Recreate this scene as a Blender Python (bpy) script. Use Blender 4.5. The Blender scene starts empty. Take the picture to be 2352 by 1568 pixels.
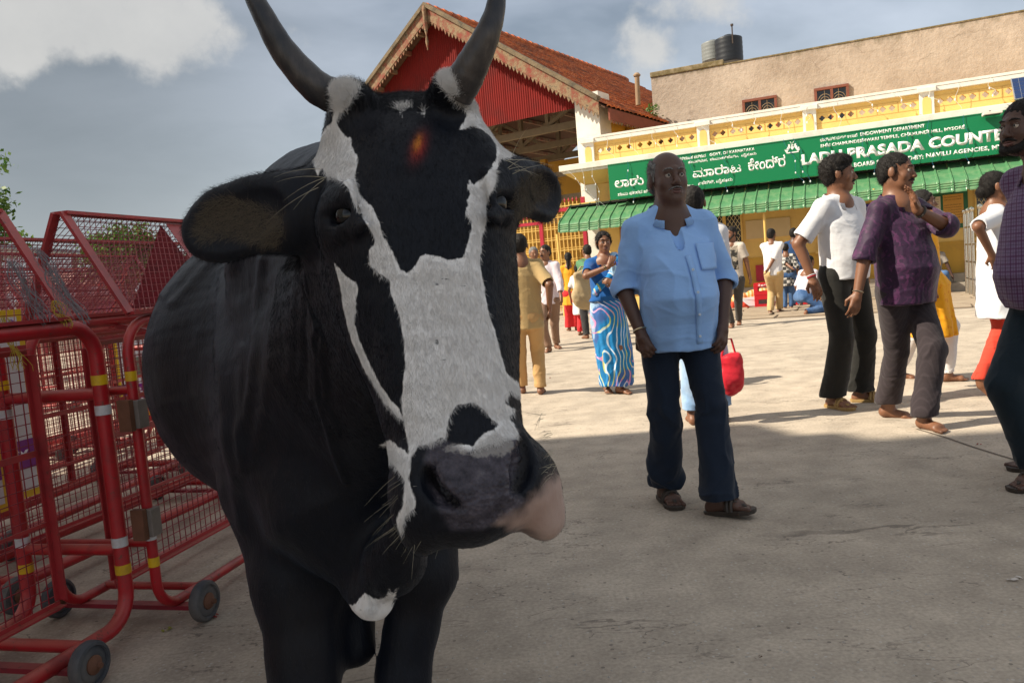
import bpy, bmesh, math, random
import numpy as np
from mathutils import Vector, Matrix, Euler
R = math.radians
random.seed(7); np.random.seed(7)
scene = bpy.context.scene
COL = scene.collection

# ------------------------------------------------------------------ camera
F_ = 1829.0                       # focal length in pixels of a 2352 px wide picture
CAM = Vector((0, 0, 1.17))
pitch = math.atan(148 / F_); roll = R(4.8)
fwd = Vector((0, math.cos(pitch), -math.sin(pitch)))
up0 = Vector((0, math.sin(pitch), math.cos(pitch))); rt0 = Vector((1, 0, 0))
upv = up0 * math.cos(roll) + rt0 * math.sin(roll)
rtv = rt0 * math.cos(roll) - up0 * math.sin(roll)
cd = bpy.data.cameras.new('camera'); cam = bpy.data.objects.new('camera', cd); COL.objects.link(cam)
cam.matrix_world = Matrix.Translation(CAM) @ Matrix((rtv, upv, -fwd)).transposed().to_4x4()
cd.sensor_width = 36; cd.lens = 36 * F_ / 2352; cd.clip_start = .05; cd.clip_end = 2000
scene.camera = cam

def ray(x, y): return fwd + rtv * ((x - 1176) / F_) - upv * ((y - 784) / F_)
def P(x, y, Y): d = ray(x, y); return CAM + d * (Y / d.y)
def G(x, y, z=0.0): d = ray(x, y); return CAM + d * ((z - CAM.z) / d.z)
def PJ(V):                                    # measuring helper: world points to picture coordinates
    V = np.asarray(V) - np.array(CAM); w = V @ np.array(fwd)
    return 1176 + F_ * (V @ np.array(rtv)) / w, 784 - F_ * (V @ np.array(upv)) / w

# ------------------------------------------------------------------ light
SUN_EL = 43.0
tx, ty = 0.99, 0.125                            # ground direction the light travels in
tl = math.hypot(tx, ty); tx /= tl; ty /= tl
ce, se = math.cos(R(SUN_EL)), math.sin(R(SUN_EL))
sund = Vector((tx * ce, ty * ce, -se))
sl = bpy.data.lights.new('sun', 'SUN'); so = bpy.data.objects.new('sun', sl); COL.objects.link(so)
sl.energy = 2.55; sl.angle = R(.53); sl.color = (1, .91, .75)
so.rotation_euler = sund.to_track_quat('-Z', 'Y').to_euler(); so.location = (-20, -5, 30)

world = bpy.data.worlds.new('World'); scene.world = world; world.use_nodes = True
nt = world.node_tree; nt.nodes.clear()
def N(t, tree=None, **kw):
    n = (tree or nt).nodes.new(t)
    for k, v in kw.items():
        if k in n.inputs: n.inputs[k].default_value = v
        else: setattr(n, k, v)
    return n
def L(a, b, tree=None): (tree or nt).links.new(a, b)
def sky_world():
    out = N('ShaderNodeOutputWorld'); bg = N('ShaderNodeBackground'); bg.inputs['Strength'].default_value = .15
    sk = N('ShaderNodeTexSky'); sk.sky_type = 'NISHITA'; sk.sun_disc = False
    sk.sun_elevation = R(SUN_EL); sk.sun_rotation = math.atan2(-tx, -ty); sk.dust_density = 2.5; sk.air_density = 1.0
    tc = N('ShaderNodeTexCoord'); sep = N('ShaderNodeSeparateXYZ'); L(tc.outputs['Generated'], sep.inputs[0])
    zc = N('ShaderNodeMath', operation='MAXIMUM'); L(sep.outputs[2], zc.inputs[0]); zc.inputs[1].default_value = 0.0
    za = N('ShaderNodeMath', operation='ADD'); L(zc.outputs[0], za.inputs[0]); za.inputs[1].default_value = .16
    dv = N('ShaderNodeVectorMath', operation='DIVIDE'); L(tc.outputs['Generated'], dv.inputs[0])
    cb = N('ShaderNodeCombineXYZ')
    for i in range(3): L(za.outputs[0], cb.inputs[i])
    L(cb.outputs[0], dv.inputs[1])
    # high grey cloud sheet
    n1 = N('ShaderNodeTexNoise', Scale=1.1, Detail=6.0, Roughness=.52, Distortion=.3); L(dv.outputs[0], n1.inputs['Vector'])
    r1 = N('ShaderNodeValToRGB'); L(n1.outputs[0], r1.inputs[0])
    r1.color_ramp.elements[0].position = .36; r1.color_ramp.elements[0].color = (.42, .49, .56, 1)
    r1.color_ramp.elements[1].position = .66; r1.color_ramp.elements[1].color = (1.22, 1.31, 1.46, 1)
    hz = N('ShaderNodeMapRange'); L(sep.outputs[2], hz.inputs[0]); hz.inputs[1].default_value = .0; hz.inputs[2].default_value = .34
    hz.inputs[3].default_value = 1; hz.inputs[4].default_value = 0; hz.interpolation_type = 'SMOOTHSTEP'
    mh = N('ShaderNodeMix', data_type='RGBA'); L(hz.outputs[0], mh.inputs[0]); L(r1.outputs[0], mh.inputs[6]); mh.inputs[7].default_value = (1.45, 1.56, 1.63, 1)
    ms = N('ShaderNodeMix', data_type='RGBA'); ms.inputs[0].default_value = .90; L(sk.outputs[0], ms.inputs[6]); L(mh.outputs[2], ms.inputs[7])
    dk = N('ShaderNodeVectorMath', operation='DISTANCE'); L(tc.outputs['Generated'], dk.inputs[0]); dk.inputs[1].default_value = ray(60, 250).normalized()
    dm = N('ShaderNodeMapRange'); L(dk.outputs['Value'], dm.inputs[0]); dm.inputs[2].default_value = .55; dm.inputs[3].default_value = .72; dm.inputs[4].default_value = 0; dm.interpolation_type = 'SMOOTHSTEP'
    dx = N('ShaderNodeMix', data_type='RGBA'); L(dm.outputs[0], dx.inputs[0]); L(ms.outputs[2], dx.inputs[6]); dx.inputs[7].default_value = (.34, .40, .44, 1); ms = dx       # a darker rain bank low on the left
    # cumulus: a few banks in given directions broken up by noise
    nn = N('ShaderNodeTexNoise', Scale=7.0, Detail=8.0, Roughness=.58); L(tc.outputs['Generated'], nn.inputs['Vector'])
    prev = None
    def bank(px, py, rad, sx=1.0, amp=1.0):
        nonlocal prev
        d = ray(px, py).normalized()
        q = Matrix((rtv, upv, -fwd)); 
        sb = N('ShaderNodeVectorMath', operation='SUBTRACT'); L(tc.outputs['Generated'], sb.inputs[0]); sb.inputs[1].default_value = d
        ml = N('ShaderNodeVectorMath', operation='MULTIPLY'); L(sb.outputs[0], ml.inputs[0]); ml.inputs[1].default_value = (1 / sx, 1 / sx, 1.0)
        ln = N('ShaderNodeVectorMath', operation='LENGTH'); L(ml.outputs[0], ln.inputs[0])
        mr = N('ShaderNodeMapRange'); L(ln.outputs['Value'], mr.inputs[0]); mr.inputs[1].default_value = 0; mr.inputs[2].default_value = rad
        mr.inputs[3].default_value = amp; mr.inputs[4].default_value = -.25; mr.interpolation_type = 'SMOOTHSTEP'
        if prev is None: prev = mr.outputs[0]
        else:
            mx = N('ShaderNodeMath', operation='MAXIMUM'); L(prev, mx.inputs[0]); L(mr.outputs[0], mx.inputs[1]); prev = mx.outputs[0]
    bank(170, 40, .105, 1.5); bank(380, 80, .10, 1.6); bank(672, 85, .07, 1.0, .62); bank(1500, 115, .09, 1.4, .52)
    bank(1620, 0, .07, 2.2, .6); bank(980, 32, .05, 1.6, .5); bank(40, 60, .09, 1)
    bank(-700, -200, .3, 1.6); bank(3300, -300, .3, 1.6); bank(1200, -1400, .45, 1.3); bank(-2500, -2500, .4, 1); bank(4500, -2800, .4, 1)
    ad = N('ShaderNodeMath', operation='MULTIPLY_ADD'); L(nn.outputs[0], ad.inputs[0]); ad.inputs[1].default_value = 2.5; ad.inputs[2].default_value = -1.25
    sm = N('ShaderNodeMath', operation='ADD'); L(prev, sm.inputs[0]); L(ad.outputs[0], sm.inputs[1])
    n5 = N('ShaderNodeTexNoise', Scale=1.6, Detail=7.0, Roughness=.55); L(dv.outputs[0], n5.inputs['Vector'])       # unseen bright cloud overhead, added to lift the light in the shade
    hi = N('ShaderNodeMapRange'); L(sep.outputs[2], hi.inputs[0]); hi.inputs[1].default_value = .40; hi.inputs[2].default_value = .65
    hs = N('ShaderNodeMath', operation='MULTIPLY'); L(n5.outputs[0], hs.inputs[0]); L(hi.outputs[0], hs.inputs[1])
    h2 = N('ShaderNodeMath', operation='MULTIPLY'); L(hs.outputs[0], h2.inputs[0]); h2.inputs[1].default_value = 1.5
    s2 = N('ShaderNodeMath', operation='MAXIMUM'); L(sm.outputs[0], s2.inputs[0]); L(h2.outputs[0], s2.inputs[1]); sm = s2
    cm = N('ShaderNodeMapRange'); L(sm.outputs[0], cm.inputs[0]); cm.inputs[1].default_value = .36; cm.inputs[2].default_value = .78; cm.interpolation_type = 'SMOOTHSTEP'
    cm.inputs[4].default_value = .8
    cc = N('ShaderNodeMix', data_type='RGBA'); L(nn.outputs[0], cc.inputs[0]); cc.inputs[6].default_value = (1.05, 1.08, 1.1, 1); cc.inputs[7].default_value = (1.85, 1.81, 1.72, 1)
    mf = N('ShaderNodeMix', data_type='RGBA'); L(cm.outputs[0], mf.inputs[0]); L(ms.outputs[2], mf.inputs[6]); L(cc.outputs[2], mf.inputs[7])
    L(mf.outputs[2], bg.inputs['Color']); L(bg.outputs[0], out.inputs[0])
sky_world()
scene.view_settings.view_transform = 'Standard'; scene.view_settings.look = 'None'
scene.view_settings.gamma = 1; scene.view_settings.use_curve_mapping = False
scene.view_settings.exposure = 1.62
scene.render.engine = 'CYCLES'
try: scene.cycles.use_denoising = True
except Exception: pass
scene.cycles.max_bounces = 6; scene.cycles.transparent_max_bounces = 8

# ------------------------------------------------------------------ materials
def new_mat(name):
    m = bpy.data.materials.new(name); m.use_nodes = True
    t = m.node_tree; b = t.nodes['Principled BSDF']
    return m, t, b
def ramp(t, fac, stops):
    r = N('ShaderNodeValToRGB', t); e = r.color_ramp.elements
    while len(e) < len(stops): e.new(.5)
    for i, (p, c) in enumerate(stops):
        e[i].position = p; e[i].color = (*c, 1) if len(c) == 3 else c
    L(fac, r.inputs[0], t); return r.outputs[0]
def mixc(t, fac, a, b, mode='MIX'):
    m = N('ShaderNodeMix', t, data_type='RGBA'); m.blend_type = mode
    for s, v in ((0, fac), (6, a), (7, b)):
        if isinstance(v, (int, float)): m.inputs[s].default_value = v
        elif isinstance(v, tuple): m.inputs[s].default_value = (*v, 1) if len(v) == 3 else v
        else: L(v, m.inputs[s], t)
    return m.outputs[2]
def mth(t, op, a, b=None, c=None):
    m = N('ShaderNodeMath', t, operation=op)
    for i, v in enumerate((a, b, c)):
        if v is None: continue
        if isinstance(v, (int, float)): m.inputs[i].default_value = v
        else: L(v, m.inputs[i], t)
    return m.outputs[0]
def coords(t, scale=(1, 1, 1), kind='Object'):
    tc = N('ShaderNodeTexCoord', t); mp = N('ShaderNodeMapping', t); mp.inputs['Scale'].default_value = scale
    L(tc.outputs[kind], mp.inputs[0], t); return mp.outputs[0]
def noise(t, vec, scale=5., detail=4., rough=.55, dist=0.):
    n = N('ShaderNodeTexNoise', t, Scale=float(scale), Detail=float(detail), Roughness=float(rough), Distortion=float(dist)); L(vec, n.inputs['Vector'], t); return n.outputs[0]
def bump(t, b, h, strength=.3, dist=.01):
    n = N('ShaderNodeBump', t, Strength=float(strength), Distance=float(dist)); L(h, n.inputs['Height'], t); L(n.outputs[0], b.inputs['Normal'], t); return n
def mat(name, col, rough=.6, var=.18, scale=6., bs=40., bd=.004, bstr=.3, metal=0., dirt=None, dscale=3., damt=.5, stretch=(1, 1, 1), spec=.4):
    m, t, b = new_mat(name); v = coords(t, stretch)
    n = noise(t, v, scale, 5)
    c = mixc(t, n, tuple(x * (1 - var) for x in col), tuple(min(1, x * (1 + var)) for x in col))
    if dirt:
        d = noise(t, v, dscale, 6, .65); f = mth(t, 'MULTIPLY', ramp(t, d, [(.48, (0, 0, 0)), (.66, (1, 1, 1))]), damt)
        c = mixc(t, f, c, dirt)
    L(c, b.inputs['Base Color'], t)
    b.inputs['Roughness'].default_value = rough; b.inputs['Metallic'].default_value = metal; b.inputs['Specular IOR Level'].default_value = spec
    if bstr: bump(t, b, noise(t, v, bs, 4), bstr, bd)
    return m

# ------------------------------------------------------------------ objects
def tag(o, label=None, cat=None, group=None, kind=None):
    if label: o['label'] = label
    if cat: o['category'] = cat
    if group: o['group'] = group
    if kind: o['kind'] = kind
    return o
def empty(name, loc=(0, 0, 0), rz=0., label=None, cat=None, group=None, kind=None):
    o = bpy.data.objects.new(name, None); COL.objects.link(o); o.location = loc; o.rotation_euler = (0, 0, rz); o.empty_display_size = .2
    return tag(o, label, cat, group, kind)
def link(name, me, material=None, parent=None, smooth=False):
    if material is not None and not len(me.materials): me.materials.append(material)
    o = bpy.data.objects.new(name, me); COL.objects.link(o)
    if parent is not None: o.parent = parent
    if smooth: me.shade_smooth()
    return o
class MB:
    """collects simple solids into one mesh"""
    def __init__(s): s.v = []; s.f = []; s.m = []; s.mi = 0
    def add(s, v, f):
        o = len(s.v); s.v += [tuple(p) for p in v]; s.f += [tuple(i + o for i in q) for q in f]; s.m += [s.mi] * len(f); return s
    def box(s, x0, x1, y0, y1, z0, z1, M=None):
        v = [Vector(p) for p in ((x0, y0, z0), (x1, y0, z0), (x1, y1, z0), (x0, y1, z0), (x0, y0, z1), (x1, y0, z1), (x1, y1, z1), (x0, y1, z1))]
        if M is not None: v = [M @ p for p in v]
        return s.add(v, [(0, 3, 2, 1), (4, 5, 6, 7), (0, 1, 5, 4), (1, 2, 6, 5), (2, 3, 7, 6), (3, 0, 4, 7)])
    def bar(s, a, b, w, h=None, up=(0, 0, 1)):
        a, b = Vector(a), Vector(b); h = h or w; d = (b - a).normalized(); upx = Vector(up)
        if abs(d.dot(upx)) > .95: upx = Vector((0, 1, 0))
        x = d.cross(upx).normalized() * (w / 2); y = x.cross(d).normalized() * (h / 2)
        return s.add([a - x - y, a + x - y, a + x + y, a - x + y, b - x - y, b + x - y, b + x + y, b - x + y],
                     [(0, 1, 2, 3), (7, 6, 5, 4), (4, 5, 1, 0), (5, 6, 2, 1), (6, 7, 3, 2), (7, 4, 0, 3)])
    def tube(s, pts, r, n=8, closed=False, caps=True):
        pts = [Vector(p) for p in pts]; k = len(pts); rs = r if isinstance(r, (list, tuple)) else [r] * k
        V = []; prevx = None
        for i, p in enumerate(pts):
            if closed: d = pts[(i + 1) % k] - pts[i - 1]
            else: d = (pts[min(i + 1, k - 1)] - pts[max(i - 1, 0)])
            d.normalize()
            if prevx is None:
                x = d.orthogonal().normalized()
            else:
                x = (prevx - d * prevx.dot(d)).normalized()
            prevx = x; y = d.cross(x)
            for j in range(n):
                a = 2 * math.pi * j / n; V.append(p + (x * math.cos(a) + y * math.sin(a)) * rs[i])
        Fc = []
        for i in range(k if closed else k - 1):
            for j in range(n):
                a = i * n + j; b = i * n + (j + 1) % n; c = ((i + 1) % k) * n
                Fc.append((a, b, c + (j + 1) % n, c + j))
        if not closed and caps: Fc.append(tuple(range(n))[::-1]); Fc.append(tuple((k - 1) * n + j for j in range(n)))
        return s.add(V, Fc)
    def lathe(s, prof, n=16, M=None):
        V = []; Fc = []
        for (r, z) in prof:
            for j in range(n):
                a = 2 * math.pi * j / n; p = Vector((r * math.cos(a), r * math.sin(a), z)); V.append(M @ p if M is not None else p)
        for i in range(len(prof) - 1):
            for j in range(n):
                a = i * n + j; b = i * n + (j + 1) % n; Fc.append((a, b, b + n, a + n))
        Fc.append(tuple(range(n))[::-1]); Fc.append(tuple((len(prof) - 1) * n + j for j in range(n)))
        return s.add(V, Fc)
    def prism(s, poly, y0, y1):           # polygon in x,z extruded in y
        n = len(poly); V = [(x, y0, z) for x, z in poly] + [(x, y1, z) for x, z in poly]
        Fc = [tuple(range(n)), tuple(range(2 * n - 1, n - 1, -1))] + [(i, i + n, (i + 1) % n + n, (i + 1) % n) for i in range(n)]
        return s.add(V, Fc)
    def mesh(s, name):
        me = bpy.data.meshes.new(name); me.from_pydata(s.v, [], s.f); me.polygons.foreach_set('material_index', s.m); me.update()
        bm = bmesh.new(); bm.from_mesh(me); bmesh.ops.recalc_face_normals(bm, faces=bm.faces); bm.to_mesh(me); bm.free()
        return me
    def build(s, name, material, parent=None, smooth=False, bevel=0.):
        mats = material if isinstance(material, list) else [material]
        me = s.mesh(name)
        for m in mats: me.materials.append(m)
        o = link(name, me, None, parent)
        if smooth: me.shade_auto_smooth(angle=R(40)) if hasattr(me, 'shade_auto_smooth') else me.shade_smooth()
        if smooth:
            try: me.set_sharp_from_angle(angle=R(40))
            except Exception: pass
        if bevel:
            bv = o.modifiers.new('bevel', 'BEVEL'); bv.width = bevel; bv.segments = 2; bv.limit_method = 'ANGLE'
        return o
def copy_tree(o, parent=None):
    c = o.copy(); COL.objects.link(c); c.parent = parent
    for ch in list(o.children): copy_tree(ch, c)
    return c

# ------------------------------------------------------------------ signed distance volumes
def snoise(p, f, seed=0, octaves=3):
    """cheap smooth pseudo noise on points, about -1..1"""
    rs = np.random.RandomState(seed); v = np.zeros(len(p)); a = 1.; tot = 0.
    for o in range(octaves):
        for k in range(4):
            d = rs.normal(size=3); d /= np.linalg.norm(d); ph = rs.rand() * 6.28
            d2 = rs.normal(size=3); d2 /= np.linalg.norm(d2)
            v += a * .5 * np.sin((p @ d) * f * 6.28 + ph + 1.3 * np.sin((p @ d2) * f * 4.1 + ph * 2))
        tot += a; f *= 1.9; a *= .5
    return v / tot
class Vol:
    def __init__(s, xs, ys, zs):
        s.ax = [np.asarray(a, np.float32) for a in (xs, ys, zs)]; s.D = np.full([len(a) for a in s.ax], .5, np.float32)
    @staticmethod
    def uni(lo, hi, h): return Vol(*[np.arange(lo[i], hi[i] + h, h) for i in range(3)])
    def _blk(s, lo, hi):
        sl = []
        for i in range(3):
            a = np.searchsorted(s.ax[i], lo[i]); b = np.searchsorted(s.ax[i], hi[i]); sl.append(slice(max(a - 1, 0), min(b + 1, len(s.ax[i]))))
        return tuple(sl)
    def _app(s, fn, lo, hi, k, op):
        mg = k + .03; sl = s._blk(np.array(lo) - mg, np.array(hi) + mg)
        X, Y, Z = np.meshgrid(s.ax[0][sl[0]], s.ax[1][sl[1]], s.ax[2][sl[2]], indexing='ij', sparse=True)
        d = fn(X, Y, Z); D = s.D[sl]
        if op == 'sub': d = -d
        if k > 0:
            h = np.clip(k - np.abs(D - d), 0, None) / k
            if op == 'add': r = np.minimum(D, d) - h * h * k * .25
            else: r = np.maximum(D, d) + h * h * k * .25
        else: r = np.minimum(D, d) if op == 'add' else np.maximum(D, d)
        s.D[sl] = r
    def cone(s, a, b, ra, rb, k=.02, op='add', M=None, sc=(1, 1, 1)):
        """tapered capsule; sc squashes space in the local frame of M"""
        a = np.array(a, float); b = np.array(b, float); Mi = None
        if M is not None:
            pts = [M @ Vector(a), M @ Vector(b)]; Mi = np.array(M.inverted())
        else: pts = [Vector(a), Vector(b)]
        r = max(ra, rb) / min(sc); lo = np.min([np.array(p) for p in pts], 0) - r; hi = np.max([np.array(p) for p in pts], 0) + r
        sc_ = np.array(sc); a_, b_ = a * sc_, b * sc_; ba = b_ - a_; l2 = ba @ ba + 1e-12; ms = 1. / max(sc) if max(sc) > 1 else 1.
        def fn(X, Y, Z):
            if Mi is not None:
                x = Mi[0, 0] * X + Mi[0, 1] * Y + Mi[0, 2] * Z + Mi[0, 3]; y = Mi[1, 0] * X + Mi[1, 1] * Y + Mi[1, 2] * Z + Mi[1, 3]; z = Mi[2, 0] * X + Mi[2, 1] * Y + Mi[2, 2] * Z + Mi[2, 3]
            else: x, y, z = X, Y, Z
            x = x * sc_[0] - a_[0]; y = y * sc_[1] - a_[1]; z = z * sc_[2] - a_[2]
            t = np.clip((x * ba[0] + y * ba[1] + z * ba[2]) / l2, 0, 1)
            return (np.sqrt((x - t * ba[0]) ** 2 + (y - t * ba[1]) ** 2 + (z - t * ba[2]) ** 2) - (ra + (rb - ra) * t)) * ms
        s._app(fn, lo, hi, k, op); return s
    def ell(s, c, r, k=.02, op='add', M=None, rot=None):
        T = Matrix.Translation(Vector(c))
        if rot is not None: T = T @ Euler([R(q) for q in rot]).to_matrix().to_4x4()
        if M is not None: T = M @ T
        Mi = np.array(T.inverted()); r = np.array(r, float); cw = np.array(T.translation); ext = max(r)
        def fn(X, Y, Z):
            q = [(Mi[i, 0] * X + Mi[i, 1] * Y + Mi[i, 2] * Z + Mi[i, 3]) for i in range(3)]
            k0 = np.sqrt(sum((q[i] / r[i]) ** 2 for i in range(3))); k1 = np.sqrt(sum((q[i] / r[i] ** 2) ** 2 for i in range(3))) + 1e-9
            return np.where(k0 < 1e-3, -min(r), k0 * (k0 - 1) / k1)
        s._app(fn, cw - ext, cw + ext, k, op); return s
    def box(s, c, h, rad=.0, k=.0, op='add', M=None, rot=None):
        T = Matrix.Translation(Vector(c))
        if rot is not None: T = T @ Euler([R(q) for q in rot]).to_matrix().to_4x4()
        if M is not None: T = M @ T
        Mi = np.array(T.inverted()); cw = np.array(T.translation); ext = float(np.linalg.norm(h))
        def fn(X, Y, Z):
            q = [np.abs(Mi[i, 0] * X + Mi[i, 1] * Y + Mi[i, 2] * Z + Mi[i, 3]) - (h[i] - rad) for i in range(3)]
            return np.sqrt(sum(np.maximum(a, 0) ** 2 for a in q)) + np.minimum(np.maximum(np.maximum(q[0], q[1]), q[2]), 0) - rad
        s._app(fn, cw - ext, cw + ext, k, op); return s
    def surf(s):
        D = s.D; D[0] = D[-1] = .1; D[:, 0] = D[:, -1] = .1; D[:, :, 0] = D[:, :, -1] = .1
        I = D < 0; n = np.array(D.shape)
        cnt = np.zeros(n - 1, np.int8)
        for i in (0, 1):
            for j in (0, 1):
                for k in (0, 1): cnt += I[i:n[0] - 1 + i, j:n[1] - 1 + j, k:n[2] - 1 + k]
        act = (cnt > 0) & (cnt < 8); cell = np.argwhere(act); idx = np.full(act.shape, -1, np.int32); idx[act] = np.arange(len(cell))
        acc = np.zeros((len(cell), 3)); num = np.zeros(len(cell))
        corners = [(i, j, k) for i in (0, 1) for j in (0, 1) for k in (0, 1)]
        val = {c: D[cell[:, 0] + c[0], cell[:, 1] + c[1], cell[:, 2] + c[2]].astype(float) for c in corners}
        for c in corners:
            for axx in range(3):
                if c[axx]: continue
                c2 = list(c); c2[axx] = 1; c2 = tuple(c2); va, vb = val[c], val[c2]; m = (va < 0) != (vb < 0)
                t = np.where(m, va / np.where(m, va - vb, 1), 0); p = np.tile(np.array(c, float), (len(cell), 1)); p[:, axx] += t
                acc[m] += p[m]; num[m] += 1
        fr = acc / num[:, None]; V = np.empty_like(fr)
        for i in range(3):
            A = s.ax[i].astype(float); g = cell[:, i]; V[:, i] = A[g] + (A[g + 1] - A[g]) * fr[:, i]
        quads = []
        for axx in range(3):
            o1, o2 = [(1, 2), (2, 0), (0, 1)][axx]
            a = [slice(None)] * 3; b = [slice(None)] * 3; a[axx] = slice(0, n[axx] - 1); b[axx] = slice(1, n[axx])
            A, B = I[tuple(a)], I[tuple(b)]; e = np.argwhere(A != B); e = e[(e[:, o1] > 0) & (e[:, o2] > 0) & (e[:, o1] < n[o1] - 1) & (e[:, o2] < n[o2] - 1)]
            if not len(e): continue
            ins = A[e[:, 0], e[:, 1], e[:, 2]]
            def g(d1, d2):
                q = e.copy(); q[:, o1] -= d1; q[:, o2] -= d2; return idx[q[:, 0], q[:, 1], q[:, 2]]
            q = np.stack([g(1, 1), g(0, 1), g(0, 0), g(1, 0)], 1); q[~ins] = q[~ins][:, ::-1]; quads.append(q)
        return V, np.concatenate(quads)
def vsmooth(V, Q, it=2, lam=.5):
    n = len(V)
    for _ in range(it):
        acc = np.zeros_like(V); cnt = np.zeros(n)
        for i in range(4):
            a = Q[:, i]; b = Q[:, (i + 1) % 4]
            for k in range(3): acc[:, k] += np.bincount(a, V[b, k], n) + np.bincount(b, V[a, k], n)
            cnt += np.bincount(a, minlength=n) + np.bincount(b, minlength=n)
        V = V + lam * (acc / np.maximum(cnt, 1)[:, None] - V)
    return V
def vnormals(V, Q):
    n = np.cross(V[Q[:, 2]] - V[Q[:, 0]], V[Q[:, 3]] - V[Q[:, 1]]); N_ = np.zeros_like(V)
    for i in range(4):
        for k in range(3): N_[:, k] += np.bincount(Q[:, i], n[:, k], len(V))
    return N_ / (np.linalg.norm(N_, axis=1)[:, None] + 1e-12)
def qmesh(name, V, Q, attrs=None, vcol=None):
    me = bpy.data.meshes.new(name); me.vertices.add(len(V)); me.vertices.foreach_set('co', np.asarray(V, np.float32).ravel())
    me.loops.add(len(Q) * 4); me.loops.foreach_set('vertex_index', Q.astype(np.int32).ravel())
    me.polygons.add(len(Q)); me.polygons.foreach_set('loop_start', np.arange(0, len(Q) * 4, 4, dtype=np.int32))
    me.update(calc_edges=True); me.validate(); me.shade_smooth()
    for k, v in (attrs or {}).items():
        a = me.attributes.new(k, 'FLOAT', 'POINT'); a.data.foreach_set('value', np.asarray(v, np.float32))
    if vcol is not None:
        a = me.color_attributes.new('tint', 'FLOAT_COLOR', 'POINT'); a.data.foreach_set('color', np.concatenate([vcol, np.ones((len(vcol), 1))], 1).astype(np.float32).ravel())
    return me
def poly_sd(px, py, poly):
    """signed distance to a closed polygon, positive inside"""
    d = np.full(len(px), 1e9); ins = np.zeros(len(px), bool); n = len(poly)
    for i in range(n):
        x0, y0 = poly[i]; x1, y1 = poly[(i + 1) % n]; ex, ey = x1 - x0, y1 - y0; l = ex * ex + ey * ey + 1e-9
        t = np.clip(((px - x0) * ex + (py - y0) * ey) / l, 0, 1); dd = (px - x0 - t * ex) ** 2 + (py - y0 - t * ey) ** 2; d = np.minimum(d, dd)
        c = ((y0 > py) != (y1 > py)); xx = (x1 - x0) * (py - y0) / ((y1 - y0) if y1 != y0 else 1e-9) + x0; ins ^= c & (px < xx)
    return np.where(ins, 1, -1) * np.sqrt(d)
# ------------------------------------------------------------------ ground
def ground_mat():
    m, t, b = new_mat('concrete_road'); v = coords(t)
    big = noise(t, v, .5, 6, .6); mid = noise(t, v, 4, 6, .6); fine = noise(t, v, 70, 4, .6)
    c = ramp(t, big, [(.3, (.41, .345, .275)), (.7, (.53, .45, .36))])
    c = mixc(t, .55, c, ramp(t, mid, [(.3, (.54, .53, .52)), (.75, (1.2, 1.19, 1.17))]), 'MULTIPLY')
    c = mixc(t, .7, c, ramp(t, fine, [(.25, (.66, .66, .66)), (.75, (1.3, 1.3, 1.3))]), 'MULTIPLY')
    # pale stone chips and dark pits
    vo = N('ShaderNodeTexVoronoi', t, Scale=48.0); vo.feature = 'F1'; L(v, vo.inputs['Vector'], t)
    sel = N('ShaderNodeSeparateColor', t); L(vo.outputs['Color'], sel.inputs[0], t)
    chip = mth(t, 'MULTIPLY', mth(t, 'LESS_THAN', vo.outputs['Distance'], .22), mth(t, 'GREATER_THAN', sel.outputs[0], .80))
    pit = mth(t, 'MULTIPLY', mth(t, 'LESS_THAN', vo.outputs['Distance'], .30), mth(t, 'LESS_THAN', sel.outputs[0], .035))
    c = mixc(t, mth(t, 'MULTIPLY', chip, .55), c, (.55, .52, .47)); c = mixc(t, mth(t, 'MULTIPLY', pit, .55), c, (.07, .06, .05))
    # hairline cracks, worn mostly across the walking direction
    v2 = coords(t, (2.2, 6.5, 1)); wob = N('ShaderNodeTexNoise', t, Scale=2.2, Detail=6.0); L(v2, wob.inputs['Vector'], t)
    ad = N('ShaderNodeVectorMath', t, operation='MULTIPLY_ADD'); L(wob.outputs['Color'], ad.inputs[0], t); ad.inputs[1].default_value = (1.4, 1.4, 0); L(v2, ad.inputs[2], t)
    ve = N('ShaderNodeTexVoronoi', t, Scale=1.0); ve.feature = 'DISTANCE_TO_EDGE'; L(ad.outputs[0], ve.inputs['Vector'], t)
    cr = mth(t, 'LESS_THAN', ve.outputs['Distance'], .012)
    gate = ramp(t, noise(t, v, 2.3, 3), [(.47, (0, 0, 0)), (.6, (1, 1, 1))])
    crk = mth(t, 'MULTIPLY', cr, gate); c = mixc(t, mth(t, 'MULTIPLY', crk, .5), c, (.05, .04, .035))
    # scuffs
    v3 = coords(t, (7, 26, 1)); sc = ramp(t, noise(t, v3, 1.6, 5, .7), [(.60, (0, 0, 0)), (.70, (1, 1, 1))]); c = mixc(t, mth(t, 'MULTIPLY', sc, .16), c, (.14, .12, .10))
    st = ramp(t, noise(t, v, .9, 3, .5, .6), [(.55, (0, 0, 0)), (.72, (1, 1, 1))]); c = mixc(t, mth(t, 'MULTIPLY', st, .22), c, (.14, .115, .09))
    L(c, b.inputs['Base Color'], t); b.inputs['Roughness'].default_value = .82; b.inputs['Specular IOR Level'].default_value = .3
    h = mth(t, 'ADD', mth(t, 'MULTIPLY', fine, .5), mth(t, 'SUBTRACT', mth(t, 'MULTIPLY', chip, .3), mth(t, 'MULTIPLY', crk, 1.5)))
    bump(t, b, h, .55, .006); return m
M_ground = ground_mat()
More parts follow.
